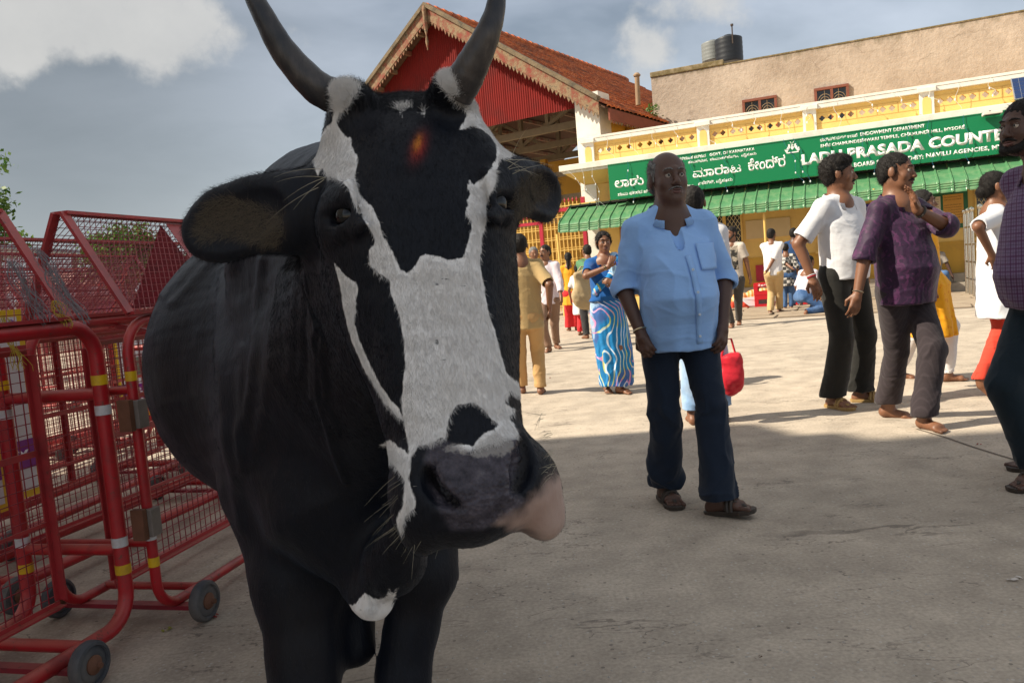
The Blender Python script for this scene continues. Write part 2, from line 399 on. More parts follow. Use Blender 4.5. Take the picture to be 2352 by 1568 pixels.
def grid_sheet(name, x0, x1, y0, y1, n, mt, z=0., amp=0.):
    xs = np.linspace(x0, x1, n); ys = np.linspace(y0, y1, n); X, Y = np.meshgrid(xs, ys, indexing='ij')
    V = np.stack([X.ravel(), Y.ravel(), np.full(n * n, z)], 1)
    if amp: V[:, 2] += amp * snoise(np.stack([V[:, 0], V[:, 1], 0 * V[:, 0]], 1), .12, 3)
    i = np.arange(n * n).reshape(n, n); Q = np.stack([i[:-1, :-1], i[1:, :-1], i[1:, 1:], i[:-1, 1:]], -1).reshape(-1, 4)
    return link(name, qmesh(name, V, Q), mt)
tag(grid_sheet('ground', -400, 400, -60, 700, 3, M_ground), kind='structure')

# wide construction joint in the concrete at the right, and a few stray bits of litter
M_joint = mat('joint_fill', (.15, .12, .095), .9, .3, 20)
jb = MB(); pts = [G(2105, 985), G(2170, 1004), G(2230, 1025), G(2290, 1044), G(2352, 1062), G(2600, 1150), G(3300, 1400)]
for i in range(len(pts) - 1):
    a, b_ = pts[i], pts[i + 1]; d = (b_ - a).normalized(); n_ = Vector((-d.y, d.x, 0)) * .007
    wv = .006 * math.sin(i * 2.1); jb.add([a - n_ + Vector((0, 0, .003)), a + n_ + Vector((0, 0, .003)), b_ + n_ * 1.1 + Vector((0, 0, .003)), b_ - n_ * 1.1 + Vector((0, 0, .003))], [(0, 1, 2, 3)])
tag(jb.build('road_joint', M_joint), kind='structure')

# ------------------------------------------------------------------ shared paints
M_yel = mat('yellow_limewash', (.76, .50, .155), .85, .10, 2.5, 60, .003, .25, dirt=(.45, .28, .10), dscale=1.4, damt=.28)
M_och = mat('ochre_limewash', (.58, .33, .055), .85, .12, 2.5, 60, .003, .25, dirt=(.30, .17, .05), dscale=1.6, damt=.4)
M_wht = mat('white_limewash', (.74, .70, .62), .8, .06, 3, 60, .003, .25, dirt=(.42, .38, .30), dscale=2.2, damt=.35)
M_step = mat('granite_step', (.33, .28, .22), .8, .25, 9, 70, .004, .4)
M_dark = mat('dark_interior', (.02, .018, .016), .9, .2, 5)
M_grn = mat('green_sheet', (.075, .215, .095), .36, .16, 5, 40, .002, .2, dirt=(.24, .34, .18), dscale=4, damt=.45, spec=.5)
M_gboard = mat('green_sign_paint', (.002, .175, .062), .42, .05, 3, 30, .001, .1)
M_letter = mat('sign_lettering', (.80, .80, .76), .5, .04, 9, 30, .001, .1)
M_lettergrey = mat('old_lettering', (.50, .55, .52), .6, .1, 9, 30, .001, .1)
M_redp = mat('gate_red_paint', (.42, .022, .045), .45, .15, 8, 50, .002, .2)
M_ybar = mat('gate_yellow_paint', (.72, .47, .13), .5, .12, 8, 50, .002, .2)
M_grille = mat('cream_grille', (.62, .50, .28), .5, .1, 8)
M_glass, t_, b_ = new_mat('dark_glass'); b_.inputs['Base Color'].default_value = (.018, .02, .022, 1); b_.inputs['Roughness'].default_value = .12; b_.inputs['Specular IOR Level'].default_value = .6

def curve_shape(splines, ext):
    cu = bpy.data.curves.new('c', 'CURVE'); cu.dimensions = '2D'; cu.fill_mode = 'BOTH'; cu.extrude = ext
    for sp in splines:
        s = cu.splines.new('POLY'); s.points.add(len(sp) - 1)
        for i, (x, y) in enumerate(sp): s.points[i].co = (x, y, 0, 1)
        s.use_cyclic_u = True
    ob = bpy.data.objects.new('c', cu); COL.objects.link(ob); dg = bpy.context.evaluated_depsgraph_get()
    me = bpy.data.meshes.new_from_object(ob.evaluated_get(dg)); bpy.data.objects.remove(ob); return me
def text_mesh(body, size, off=0., ext=.004, align='LEFT', shear=0.):
    cu = bpy.data.curves.new('t', 'FONT'); cu.body = body; cu.size = size; cu.offset = off; cu.extrude = ext; cu.align_x = align; cu.shear = shear; cu.resolution_u = 3
    ob = bpy.data.objects.new('t', cu); COL.objects.link(ob); dg = bpy.context.evaluated_depsgraph_get()
    me = bpy.data.meshes.new_from_object(ob.evaluated_get(dg)); bpy.data.objects.remove(ob); return me
def put_text(name, body, w, h, x, z, y, material, parent, off=.0, ext=.004, fx=None):
    """lettering fitted to a w by h box whose lower left corner is x,z on the plane y of the parent"""
    me = text_mesh(body, 1.0, off, 0); co = np.empty(len(me.vertices) * 3); me.vertices.foreach_get('co', co); co = co.reshape(-1, 3)
    mn = co.min(0); mx = co.max(0); sx = w / (mx[0] - mn[0]); sy = h / (mx[1] - mn[1])
    o2 = np.stack([(co[:, 0] - mn[0]) * sx + x, np.full(len(co), y), (co[:, 1] - mn[1]) * sy + z], 1)
    me.vertices.foreach_set('co', o2.astype(np.float32).ravel()); me.update(); me.name = name; me.materials.clear()
    o = link(name, me, material, parent)
    so_ = o.modifiers.new('depth', 'SOLIDIFY'); so_.thickness = ext; so_.offset = -1; return o

# ------------------------------------------------------------------ counter building
FD = -23.5
bl = empty('counter_building', (5.62, 20, 0), R(FD), 'long yellow single storey counter building with white parapet trim under a green awning', 'building')
S0, S1 = -3.6, 13.0
w = MB(); w.box(S0, S1, 0, .25, 0, 3.72); w.box(S0, S0 + .25, .25, 4, 0, 3.72); w.box(S0, S1, .25, 4, 3.5, 3.72); w.build('wall', M_yel, bl)
w = MB(); w.box(S0, -.95, -.02, 0, .42, 1.12)
for a, b2 in ((-.95, 3.9),(3.9, 5.3),(5.3,13)): w.box(a + .003, b2, -.02, 0, .42, 1.14)
w.build('dado', M_och, bl)
w = MB(); w.box(-.4, 13, -.55, 0, 0, .22); w.box(-.2, 13, -.28, -.003, .223, .42); w.build('plinth', M_step, bl, bevel=.01)
# ledge (cornice slab) with a sloping yellow soffit
w = MB(); w.box(-4.12, 13, -.62, .3, 3.78, 3.93); w.box(-4.05, 13, -.55, .3, 3.72, 3.78); w.build('ledge', M_wht, bl, bevel=.012)
w = MB(); w.add([(-4.02, -.5, 3.718), (13, -.5, 3.718), (13, 0, 3.718), (-4.02, 0, 3.718), (-3.62, -.02, 3.42), (13, -.02, 3.42), (13, 0, 3.42), (-3.62, 0, 3.42)],
      [(0, 1, 2, 3), (0, 4, 5, 1), (4, 7, 6, 5), (0, 3, 7, 4), (1, 5, 6, 2)]); w.build('soffit', M_yel, bl)
# corner pilasters
w = MB(); w.box(-3.64, -3.32, -.05, 0, 0, 3.42); w.build('corner_pilaster', M_wht, bl)
w = MB(); w.box(-3.12, -2.78, -.03, 0, 0, 3.40); w.build('corner_pilaster', M_yel, bl)
w = MB(); w.tube([(-2.72, -.05, 3.4), (-2.72, -.05, 0.3)], .035, 8); w.build('drain_pipe', mat('rust_pipe', (.30, .12, .03), .7, .3), bl)
# parapet
piers = [-3.62, -.62, 1.87, 4.34, 6.84, 9.34, 11.84]
PW = .30
def quatre(cx, cz, r):
    pts = []
    for k in range(4):
        a0 = math.pi / 2 * k
        for j in range(7):
            a = a0 + R(-80) + R(160) * j / 6
            pts.append((cx + r * .52 * math.cos(a0) + r * .48 * math.cos(a), cz + r * .52 * math.sin(a0) + r * .48 * math.sin(a)))
    return pts
M_panel_line = mat('panel_edge', (.60, .36, .10), .85, .1)
for i, s in enumerate(piers[:-1]):
    a, b2 = s + PW, piers[i + 1]; sp = [[(a, 3.93), (b2, 3.93), (b2, 4.50), (a, 4.50)]]
    nq = 10; st = (b2 - a) / nq; cents = []
    for k in range(nq):
        cx = a + st * (k + .5) + (.012 if k % 2 == 0 else -.012); cents.append(cx); sp.append(quatre(cx, 4.275, .068))
    me = curve_shape(sp, .05); o = link('parapet_panel', me, M_yel, bl); o.rotation_euler = (R(90), 0, 0); o.location = (0, .09, 0)
    w = MB()
    for k in range(0, nq, 2):       # shallow raised frames round each pair of openings
        x0 = cents[k] - .12; x1 = cents[k + 1] + .12
        w.box(x0, x1, .034, .0385, 4.155, 4.163); w.box(x0, x1, .034, .0385, 4.395, 4.403); w.box(x0, x0 + .008, .034, .0385, 4.163, 4.395); w.box(x1 - .008, x1, .034, .0385, 4.163, 4.395)
    w.build('panel_frame', M_panel_line, bl)
for s in piers:
    pr = MB(); pr.box(s, s + PW, -.03, .16, 3.93, 4.50); o = pr.build('pier', M_wht, bl, bevel=.006)
    arch = [(s + .06, 3.97), (s + PW - .06, 3.97), (s + PW - .06, 4.28)] + [(s + PW / 2 + .09 * math.cos(q), 4.28 + .13 * math.sin(q) ** .8) for q in [R(20), R(45), R(70), R(90), R(110), R(135), R(160)]] + [(s + .06, 4.28)]
    pa = MB(); pa.prism(arch, -.036, -.031); pa.build('arch_panel', M_yel, o)
    cp = MB(); cp.box(s - .04, s + PW + .04, -.10, .24, 4.50, 4.60); cp.build('pier_cap', M_wht, bl, bevel=.008)
w = MB(); w.box(-3.72, 13, -.06, .2, 4.60, 4.66); 
for i, s in enumerate(piers[:-1]): w.box(s + PW + .042, piers[i + 1] - .042, -.05, .19, 4.502, 4.598)
w.build('coping', M_wht, bl, bevel=.006)
# windows with diamond grilles
def dia_window(x0, x1, z0, z1, parent, nx=1):
    f = MB(); f.box(x0, x1, -.045, -.003, z1 - .06, z1); f.box(x0, x1, -.045, -.003, z0, z0 + .06); 
    xs = np.linspace(x0, x1, nx + 1)
    for q in xs: f.box(max(q - .04, x0), min(q + .04, x1), -.044, -.003, z0 + .061, z1 - .061)
    fo = f.build('window', M_ybar, parent); g = MB(); g.box(x0 + .03, x1 - .03, -.012, -.004, z0 + .03, z1 - .03); g.build('pane', M_glass, fo)
    g = MB(); st = .15
    for i in range(nx):
        a, b2 = xs[i] + .04, xs[i + 1] - .04; W = b2 - a; H = z1 - z0
        for k in range(-14, 24):
            for sg in (1, -1):
                p = []
                for tt in np.linspace(-.1, 1.1, 25):
                    z = z0 + tt * H; x = a + k * st * .62 + sg * (z - z0) * .62
                    if a <= x <= b2 and z0 + .05 <= z <= z1 - .05: p.append((x, z))
                if len(p) > 1: g.bar((p[0][0], -.024 - .004 * sg, p[0][1]), (p[-1][0], -.024 - .004 * sg, p[-1][1]), .012, .006, up=(0, 1, 0))
    g.build('grille', M_grille, fo); s_ = MB(); s_.box(x0 - .05, x1 + .05, -.09, -.003, z0 - .07, z0 - .003); s_.build('sill', M_ybar, fo)
dia_window(-.95, .34, 1.18, 2.62, bl, 3)
dia_window(2.05, 2.75, 1.18, 2.62, bl, 2)
dia_window(5.35, 6.45, 1.18, 2.62, bl, 3)
w = MB(); w.box(.42, 1.46, -.03, -.003, 1.60, 2.05); w.build('blank_notice_panel', mat('cream_panel', (.62, .46, .25), .8, .08), bl)
for x in (.98, 3.3, 6.9, -1.5):
    w = MB(); w.tube([(x, -1.18, .2), (x, -1.18, 2.42)], .03, 8); w.build('awning_post', M_ybar, bl)
# a blue board and the green notice board under the awning
w = MB(); w.box(2.86, 3.5, -.05, -.003, 1.7, 2.16); o = w.build('blue_notice_board', mat('blue_board', (.06, .035, .28), .5), bl)
for i in range(4): put_text('lettering', 'ಸೂಚನೆ ಫಲಕ ದರ', .5, .06, 2.92, 2.05 - i * .1, -.052, M_lettergrey, o)
w = MB(); w.box(3.95, 5.22, -.06, -.003, 1.42, 2.46); nb = w.build('green_notice_board', mat('board_green', (.02, .12, .05), .5), bl)
for (a, b2, c, d, col) in ((4.28, 4.68, 1.55, 2.16, (.66, .55, .40)), (4.73, 5.13, 1.52, 2.18, (.60, .30, .06)), (3.99, 4.24, 1.55, 2.16, (.7, .6, .45))):
    w = MB(); w.box(a, b2, -.066, -.061, c, d); pp = w.build('paper_notice', mat('paper', col, .7, .06), nb)
    for k in range(9): 
        if random.random() < .9: put_text('lettering', random.choice(['ಶ್ರೀ ಚಾಮುಂಡೇಶ್ವರಿ ದೇವಸ್ಥಾನ', 'ಲಾಡು ಪ್ರಸಾದ ದರ', 'ಭಕ್ತರ ಗಮನಕ್ಕೆ']), (b2 - a) * .85, .026, a + .02, d - .07 - k * .058, -.067, M_dark, pp, ext=.001)
put_text('lettering', 'ಶ್ರೀ ಚಾಮುಂಡೇಶ್ವರಿ ದೇವಸ್ಥಾನ', 1.0, .07, 4.08, 2.27, -.061, M_lettergrey, nb)
w = MB(); w.box(.6, 1.5, -.05, -.024, .55, .95); w.build('red_wall_board', M_redp, bl)
# awning of separate green sheets
def awn_sheet():
    W = .268; prof = [(-.12, 2.93), (-1.16, 2.45), (-1.22, 2.40), (-1.245, 2.36), (-1.232, 2.345), (-1.262, 2.31), (-1.25, 2.295), (-1.275, 2.26), (-1.262, 2.245), (-1.285, 2.20), (-1.285, 2.165)]
    m = MB(); V = []; 
    for (x, lift) in ((0, 0), (.012, .02), (.03, .02), (.045, 0), (W - .012, 0), (W, .004)):
        for (y, z) in prof: V.append((x, y - lift, z + lift))
    n = len(prof); F = [(i * n + j, (i + 1) * n + j, (i + 1) * n + j + 1, i * n + j + 1) for i in range(5) for j in range(n - 1)]
    m.add(V, F); me = m.mesh('awning_sheet'); me.materials.append(M_grn); return me
ame = awn_sheet()
for i in range(58):
    o = link('awning_sheet', ame, None, bl); o.location = (-4.05 + i * .268, random.uniform(-.006, .006), random.uniform(-.004, .004)); o.rotation_euler = (random.uniform(-.008, .008), 0, 0)
w = MB(); w.box(-4.05, 11.4, -.125, -.095, 2.90, 2.96); w.box(-4.05, 11.4, -1.2, -1.16, 2.35, 2.39)
for x in np.arange(-4.0, 11.3, 1.6): w.bar((x, -.1, 2.88), (x, -1.2, 2.38), .03)
w.build('awning_frame', M_ybar, bl)
w = MB(); w.box(-4.0, 11.3, -.42, -.16, 2.86, 2.90); w.build('sign_shelf', M_dark, bl)

# sign board
sb = MB(); sb.box(-2.78, 1.79, -.70, -.64, 2.90, 3.76); sb.box(1.795, 6.9, -.70, -.64, 2.90, 3.78); 
sg = empty('sign_board', bl.matrix_basis @ Vector((0, 0, 0)), 0, 'long green name board with white Kannada and English lettering above the awning', 'sign')
sg.location = (5.62, 20, 0); sg.rotation_euler = (0, 0, R(FD))
sb.build('board', M_gboard, sg, bevel=.004)
fr = MB()
for a, b2 in ((-2.78, 6.9),): fr.box(a, b2, -.712, -.701, 3.765, 3.785); fr.box(a, b2, -.712, -.701, 2.888, 2.9)
fr.build('edge_strip', M_gboard, sg)
yk = -.702
def T(body, x0, x1, z0, z1, off=.02, m=None): return put_text('lettering', body, x1 - x0, z1 - z0, x0, z0, yk, m or M_letter, sg, off)
T('ಲಾಡು', -2.63, -1.88, 3.17, 3.43, .02)
T('ಪ್ರಸಾದ', -1.62, -.85, 3.15, 3.42, .02)
T('ಮಾರಾಟ', -.67, .48, 3.18, 3.42, .02)
T('ಕೇಂದ್ರ', .64, 1.48, 3.18, 3.47, .02)
T('ನಾಮ ಫಲಕದ ಪ್ರಾಯೋಜಕರು : ನವಿಲು', -2.57, -.66, 2.955, 3.055, .02)
T('ಏಜೆನ್ಸಿ, ಮೈಸೂರು', -.55, .26, 2.965, 3.085, .02)
T('ಕರ್ನಾಟಕ ಸರ್ಕಾರ', -.98, -.33, 3.645, 3.725, .02); T('GOVT. OF KARNATAKA', -.24, .81, 3.65, 3.72, .028)
T('ದೇವಸ್ಥಾನ,  ಚಾಮುಂಡಿಬೆಟ್ಟ,  ಮೈಸೂರು', -.76, .84, 3.51, 3.61, .02)
T('ಧಾರ್ಮಿಕ ದತ್ತಿ ಇಲಾಖೆ', 2.25, 3.03, 3.63, 3.72, .02); T('ENDOWMENT DEPARTMENT', 3.09, 4.38, 3.645, 3.725, .03)
T('SHRI CHAMUNDESHWARI TEMPLE, CHAMUNDI HILL, MYSORE', 2.25, 5.14, 3.495, 3.58, .03)
T('LADU', 1.83, 2.70, 3.16, 3.41, .05); T('PRASADA', 2.81, 4.36, 3.165, 3.415, .05); T('COUNTER', 4.44, 6.08, 3.165, 3.415, .05)
T('NAME BOARD SPONSORED BY:', 2.55, 4.33, 2.975, 3.075, .035); T('NAVILU AGENCIES, MYSORE', 4.38, 6.15, 2.975, 3.085, .035)
# state crest: shield with two beasts and a crown
em = MB(); ec = (1.64, 3.60)
def blob(pts, y0=-.706, y1=-.7015): em.prism([(ec[0] + x * .15, ec[1] + z * .15) for x, z in pts], y0, y1)
blob([(-.22, .15), (.22, .15), (.22, -.1), (0, -.38), (-.22, -.1)])
for s_ in (1, -1):
    blob([(s_ * q[0], q[1]) for q in ((.30, .42), (.42, .55), (.6, .5), (.56, .3), (.72, .12), (.78, -.2), (.95, -.35), (1.05, -.1), (1.12, -.35), (.95, -.62), (.7, -.6), (.6, -.4), (.45, -.2), (.3, .02), (.32, .2))])
    blob([(s_ * q[0], q[1]) for q in ((.08, .5), (.2, .75), (.34, .95), (.2, .9), (.1, .7))])
blob([(-.16, .24), (.16, .24), (.2, .44), (.08, .36), (0, .62), (-.08, .36), (-.2, .44)])
blob([(-.95, -.66), (.95, -.66), (.85, -.84), (-.85, -.84)])
em.build('state_crest', M_letter, sg)
# flood lamp on a bracket at the right end
lp = empty('flood_lamp', bl.location, R(FD), 'small grey flood lamp on the top edge of the green board near the right edge', 'lamp')
w = MB(); w.box(5.45, 5.80, -1.0, -.74, 3.70, 3.76); w.build('lamp_head', M_wht, lp, bevel=.01); w = MB(); w.bar((5.62, -.74, 3.76), (5.62, -.55, 3.84), .03); w.build('bracket', M_dark, lp)
w = MB(); w.box(5.48, 5.77, -.98, -.76, 3.690, 3.697); w.build('lamp_glass', M_glass, lp)
sp = empty('solar_panel', bl.location, R(FD), 'blue solar panel tilted above the white ledge at the far right', 'solar panel')
w = MB(); MM = Matrix.Translation((6.45, -.45, 4.22)) @ Euler((R(52), 0, 0)).to_matrix().to_4x4(); w.box(-.38, .38, -.32, .32, -.015, .015, MM); w.build('frame', mat('alu', (.5, .5, .5), .4, .1, metal=.8), sp)
for i in range(6):
    for j in range(5):
        w = MB(); w.box(-.36 + i * .121, -.36 + i * .121 + .113, -.30 + j * .121, -.30 + j * .121 + .113, .016, .019, MM); 
        o = w.build('solar_cell', M_cell if i + j else globals().setdefault('M_cell', mat('solar_cell', (.012, .03, .10), .18, .2, 30, spec=.7)), sp)
w = MB(); w.bar((6.45, -.4, 4.18), (6.45, -.5, 3.93), .04); w.build('stand', M_wht, sp)

# hanging strings of small lamps
M_wire = mat('white_flex', (.62, .60, .55), .5, .1); M_bwire = mat('blue_flex', (.02, .12, .22), .5, .1); M_bulb = mat('small_bulb', (.75, .77, .76), .2, .05)
def string_light(s0, z0, s1, z1, k, label, mt=M_wire, y0=-.72, y1=-.8, nb=3):
    e = empty('string_light', bl.location, R(FD), label, 'string light', 'strings of small lamps on the facade')
    pts = [Vector((s0 + (s1 - s0) * t + .05 * math.sin(9 * t + k), y0 + (y1 - y0) * t - .03 * math.sin(3.1 * t), z0 + (z1 - z0) * t - .05 * math.sin(math.pi * t))) for t in np.linspace(0, 1, 12)]
    w = MB(); w.tube(pts, .0045, 4); w.build('wire', mt, e)
    for i in range(nb):
        p = pts[int((i + 1) * 11 / nb)]; b3 = MB(); b3.lathe([(.004, 0), (.014, -.012), (.017, -.03), (.010, -.05), (.002, -.055)], 6, Matrix.Translation(p)); b3.build('bulb', M_bulb, e, True)
rs = random.Random(5); ORD = 'first second third fourth fifth sixth seventh eighth ninth tenth eleventh twelfth thirteenth fourteenth fifteenth sixteenth seventeenth eighteenth'.split()
for i, s in enumerate([-3.9, -3.55]):
    string_light(s, 3.80, -2.95 - .2 * i, 2.72, i, ('white string of lamps crossing the yellow corner left of the green board', 'second white string of lamps meeting the first above the awning corner')[i], M_wire, -.64, -.55, 4)
string_light(-3.2, 3.8, -3.1, 2.75, 3, 'white string of lamps hanging straight down to the left awning corner', M_wire, -.64, -.45, 5)
for i, s in enumerate(np.arange(-3.0, 7.0, .62)):
    string_light(s, 4.62, s + rs.uniform(.05, .35), 4.62 - rs.uniform(.3, .75), i, 'white lamp wire hanging over the perforated parapet, number %s counted from its left end' % ORD[i], M_wire, -.08, -.16, 2)
for i, s in enumerate([-2.3, -.72, .12, 1.50, 1.72, 2.28, 3.05, 4.05, 4.45, 5.15]):
    string_light(s, 3.80, s + rs.uniform(-.05, .35), 2.80, 20 + i, 'dark blue lamp wire hanging down the green name board, %s counted from its left end' % ORD[i], M_bwire, -.73, -.76, 4)

# ------------------------------------------------------------------ rear beige building
def plaster():
    m, t, b = new_mat('bare_plaster'); v = coords(t); n = noise(t, v, .9, 7, .6); n2 = noise(t, v, 6, 6, .65)
    c = ramp(t, n, [(.3, (.36, .285, .225)), (.7, (.52, .43, .35))]); c = mixc(t, .5, c, ramp(t, n2, [(.3, (.75, .74, .72)), (.7, (1.15, 1.15, 1.15))]), 'MULTIPLY')
    sep = N('ShaderNodeSeparateXYZ', t); L(v, sep.inputs[0], t)
    h = mth(t, 'ADD', sep.outputs[2], mth(t, 'MULTIPLY', noise(t, coords(t, (1.5, 1.5, .5)), 2.2, 6, .7), .9))
    f = ramp(t, h, [(.0, (0, 0, 0)), (1, (1, 1, 1))]); mr = N('ShaderNodeMapRange', t); L(h, mr.inputs[0], t); mr.inputs[1].default_value = 7.12; mr.inputs[2].default_value = 7.40
    c = mixc(t, mth(t, 'MULTIPLY', mr.outputs[0], .85), c, (.10, .085, .035))
    cw = coords(t, (1, 1, 1)); wob = N('ShaderNodeTexNoise', t, Scale=1.3, Detail=5.0); L(cw, wob.inputs['Vector'], t)
    ad = N('ShaderNodeVectorMath', t, operation='MULTIPLY_ADD'); L(wob.outputs['Color'], ad.inputs[0], t); ad.inputs[1].default_value = (1.3,) * 3; L(cw, ad.inputs[2], t)
    ve = N('ShaderNodeTexVoronoi', t, Scale=.42); ve.feature = 'DISTANCE_TO_EDGE'; L(ad.outputs[0], ve.inputs['Vector'], t)
    g = ramp(t, noise(t, v, .7, 2), [(.5, (0, 0, 0)), (.6, (1, 1, 1))])
    c = mixc(t, mth(t, 'MULTIPLY', mth(t, 'MULTIPLY', mth(t, 'LESS_THAN', ve.outputs['Distance'], .006), g), .35), c, (.16, .12, .09))
    L(c, b.inputs['Base Color'], t); b.inputs['Roughness'].default_value = .9; bump(t, b, noise(t, v, 9, 6, .65), .7, .03); return m
M_plas = plaster(); M_moss = mat('mossy_coping', (.17, .13, .06), .95, .4, 5, 30, .01, .6, dirt=(.36, .29, .20), dscale=5, damt=.7)
bb = empty('plaster_building', (5.62, 20, 0), R(FD), 'tall bare beige plaster building rising behind the yellow counter building', 'building')
w = MB(); w.box(-2.56, 14, 4.0, 4.25, 0, 6.80); w.box(-2.56, -2.3, 4.25, 13, 0, 6.8); w.box(-2.3, 14, 4.25, 13, 6.2, 6.4); w.build('wall', M_plas, bb)
w = MB(); w.box(-2.58, -.40, 3.97, 4.3, 6.803, 6.96); w.box(-2.58, -2.28, 4.303, 13, 6.803, 6.96); w.build('raised_parapet', M_moss, bb, bevel=.02)
w = MB(); w.box(-.397, 14, 3.985, 4.28, 6.803, 6.84); w.build('coping', M_moss, bb)
M_frame = mat('red_window_frame', (.20, .065, .040), .6, .2); M_iron = mat('iron_scroll', (.30, .21, .12), .6, .2)
for (a, b2) in ((.06, 1.02), (2.02, 2.92)):
    wd = MB(); z0, z1 = 4.72, 5.70
    for q in (a, (a + b2) / 2 - .03, b2 - .07): wd.box(q, q + .07, 3.93, 3.997, z0, z1 - .071)
    wd.box(a, b2, 3.925, 3.997, z1 - .07, z1); wo = wd.build('window', M_frame, bb)
    g = MB(); g.box(a + .05, b2 - .05, 3.985, 3.996, z0, z1 - .05); g.build('pane', M_glass, wo)
    g = MB()
    for c_ in (a + .27, b2 - .27):
        for rr in (.07, .13, .19): g.tube([(c_ + rr * math.cos(q), 3.955, 5.28 + rr * 1.25 * math.sin(q)) for q in np.linspace(0, 2 * math.pi, 15)[:-1]], .008, 4, closed=True)
        for q in (-.2, 0, .2): g.tube([(c_ + q, 3.95, z0), (c_ + q, 3.95, z1 - .07)], .007, 4)
    g.build('iron_grille', M_iron, wo)
def tank(px, py, Y, r, h, col, label, ribs=5):
    e = empty('water_tank', P(px, py, Y), 0, label, 'water tank', 'roof water tanks'); m_ = mat('tank_plastic', col, .45, .15, 4)
    prof = [(r * .96, 0)]
    for i in range(ribs):
        z = h * (i + .5) / ribs; prof += [(r, z - h * .3 / ribs), (r * .985, z), (r, z + h * .3 / ribs)]
    prof += [(r * .98, h), (r * .7, h * 1.07), (r * .25, h * 1.1)]; b_ = MB(); b_.lathe(prof, 24); b_.build('tank_body', m_, e, True)
    l = MB(); l.lathe([(r * .3, h * 1.08), (r * .3, h * 1.16), (r * .1, h * 1.18)], 16); l.build('tank_lid', m_, e, True); return e
tank(1676, 146, 27.5, .455, .80, (.018, .020, .024), 'black ribbed water tank on the roof edge of the beige building')
tank(1640, 142, 28.2, .40, .62, (.20, .21, .20), 'grey ribbed water tank standing behind the black one on the roof')
w = MB(); a = P(1683, 100, 27.0); w.tube([a, P(1681, 58, 27.0)], .022, 6); w.lathe([(.05, 0), (.05, .06)], 8, Matrix.Translation(P(1681, 60, 27.0))); o = w.build('vent_rod', mat('rod', (.07, .05, .04), .7)); tag(o, 'thin rusty rod standing up behind the black roof tank', 'rod')
w = MB(); a, b2 = P(1466, 242, 24.0), P(1463, 176, 24.0); w.tube([a, b2], .075, 10); w.lathe([(.10, 0), (.11, .04), (.06, .1)], 10, Matrix.Translation(b2)); o = w.build('vent_pipe', mat('asbestos_pipe', (.30, .20, .12), .8, .25), None, True); tag(o, 'brown capped vent pipe rising through the eave of the tiled roof', 'pipe')

# ------------------------------------------------------------------ gabled shed
SA = 146.0
sh = empty('tiled_shed', (1.8, 22.5, 0), R(SA), 'large open gabled shed with clay tile roof and red corrugated gable', 'building')
AX, AZ, SL = 3.89, 9.22, .69          # apex and slope
EX = 5.42                             # half width to the eave
DP = 14.0                             # depth of the roof
def rz_(x): return AZ - abs(x - AX) * SL
M_red = mat('red_corrugated', (.18, .016, .013), .75, .16, 3, 40, .003, .2, dirt=(.10, .02, .018), dscale=1.2, damt=.6, spec=.12)
def weathered():
    m, t, b = new_mat('weathered_board'); v = coords(t, (1, 1, 1)); n = noise(t, v, 5, 8, .7)
    c = ramp(t, n, [(.38, (.22, .048, .03)), (.48, (.20, .10, .055)), (.56, (.26, .18, .10)), (.66, (.09, .065, .045))]); L(c, b.inputs['Base Color'], t)
    b.inputs['Roughness'].default_value = .9; bump(t, b, noise(t, v, 30, 5), .5, .01); return m
M_weat = weathered()
for k in range(12):       # corrugated gable sheets
    x0 = -.58 + k * .76; x1 = x0 + .755
    if x1 > 8.7: x1 = 8.7
    nn = 60; xs = np.linspace(x0, x1, nn); V = []; Fq = []
    for i, x in enumerate(xs):
        y = .012 * math.sin(x / .076 * 2 * math.pi) + .004 * k % 2 * .01; V += [(x, y, 5.60 + .01 * math.sin(k)), (x, y, max(5.62, rz_(x) - .12))]
        if i: Fq.append((2 * i - 2, 2 * i, 2 * i + 1, 2 * i - 1))
    m_ = MB(); m_.add(V, Fq); o = m_.build('corrugated_sheet', M_red, sh, False); o.data.shade_smooth()
# barge boards with saw tooth fringe
for sgn in (-1, 1):
    up_ = [(AX, AZ + .10)]; n_ = 46; top = []; bot = []
    for i in range(n_ + 1):
        d = EX * i / n_; top.append((AX + sgn * d, AZ + .10 - d * SL)); bot.append((AX + sgn * d, AZ - .30 - d * SL))
    m_ = MB(); pl = top + bot[::-1]
    for i in range(n_): m_.prism([top[i], top[i + 1], bot[i + 1], bot[i]], .50, .545)
    bo = m_.build('barge_board', M_weat, sh)
    m_ = MB()
    for i in range(n_):
        a, c_ = bot[i], bot[i + 1]; m_.prism([(a[0], a[1] + .01), (c_[0], c_[1] + .01), ((a[0] + c_[0]) / 2 + .0, (a[1] + c_[1]) / 2 - random.uniform(.09, .15))], .505, .53)
    m_.build('saw_tooth_fringe', M_weat, bo)
    m_ = MB()
    for i in range(n_): m_.prism([(top[i][0], top[i][1] + .09), (top[i + 1][0], top[i + 1][1] + .09), (top[i + 1][0], top[i + 1][1] - .04), (top[i][0], top[i][1] - .04)], .40, .62)
    m_.build('verge_mortar', mat('verge', (.17, .125, .075), .95, .4, 5, 20, .02, .7, dirt=(.07, .06, .045), dscale=3, damt=.8), bo)
m_ = MB(); m_.lathe([(.01, -1.15), (.05, -.9), (.02, -.72), (.07, -.5), (.06, -.1), (.08, 0), (.05, .12), (.0, .16)], 10, Matrix.Translation((AX, .60, AZ - .05))); m_.build('pendant_finial', M_weat, sh, True)
# purlin ends and rafters under the left verge
for i in range(13):
    d = .55 + i * .62
    if d > EX: break
    for sgn in (-1, 1):
        w = MB(); w.box(-.05, .05, -DP + .3, .45, -.18, -.05, Matrix.Translation((AX + sgn * d, 0, AZ - d * SL - .02))); w.build('purlin', M_weat, sh)
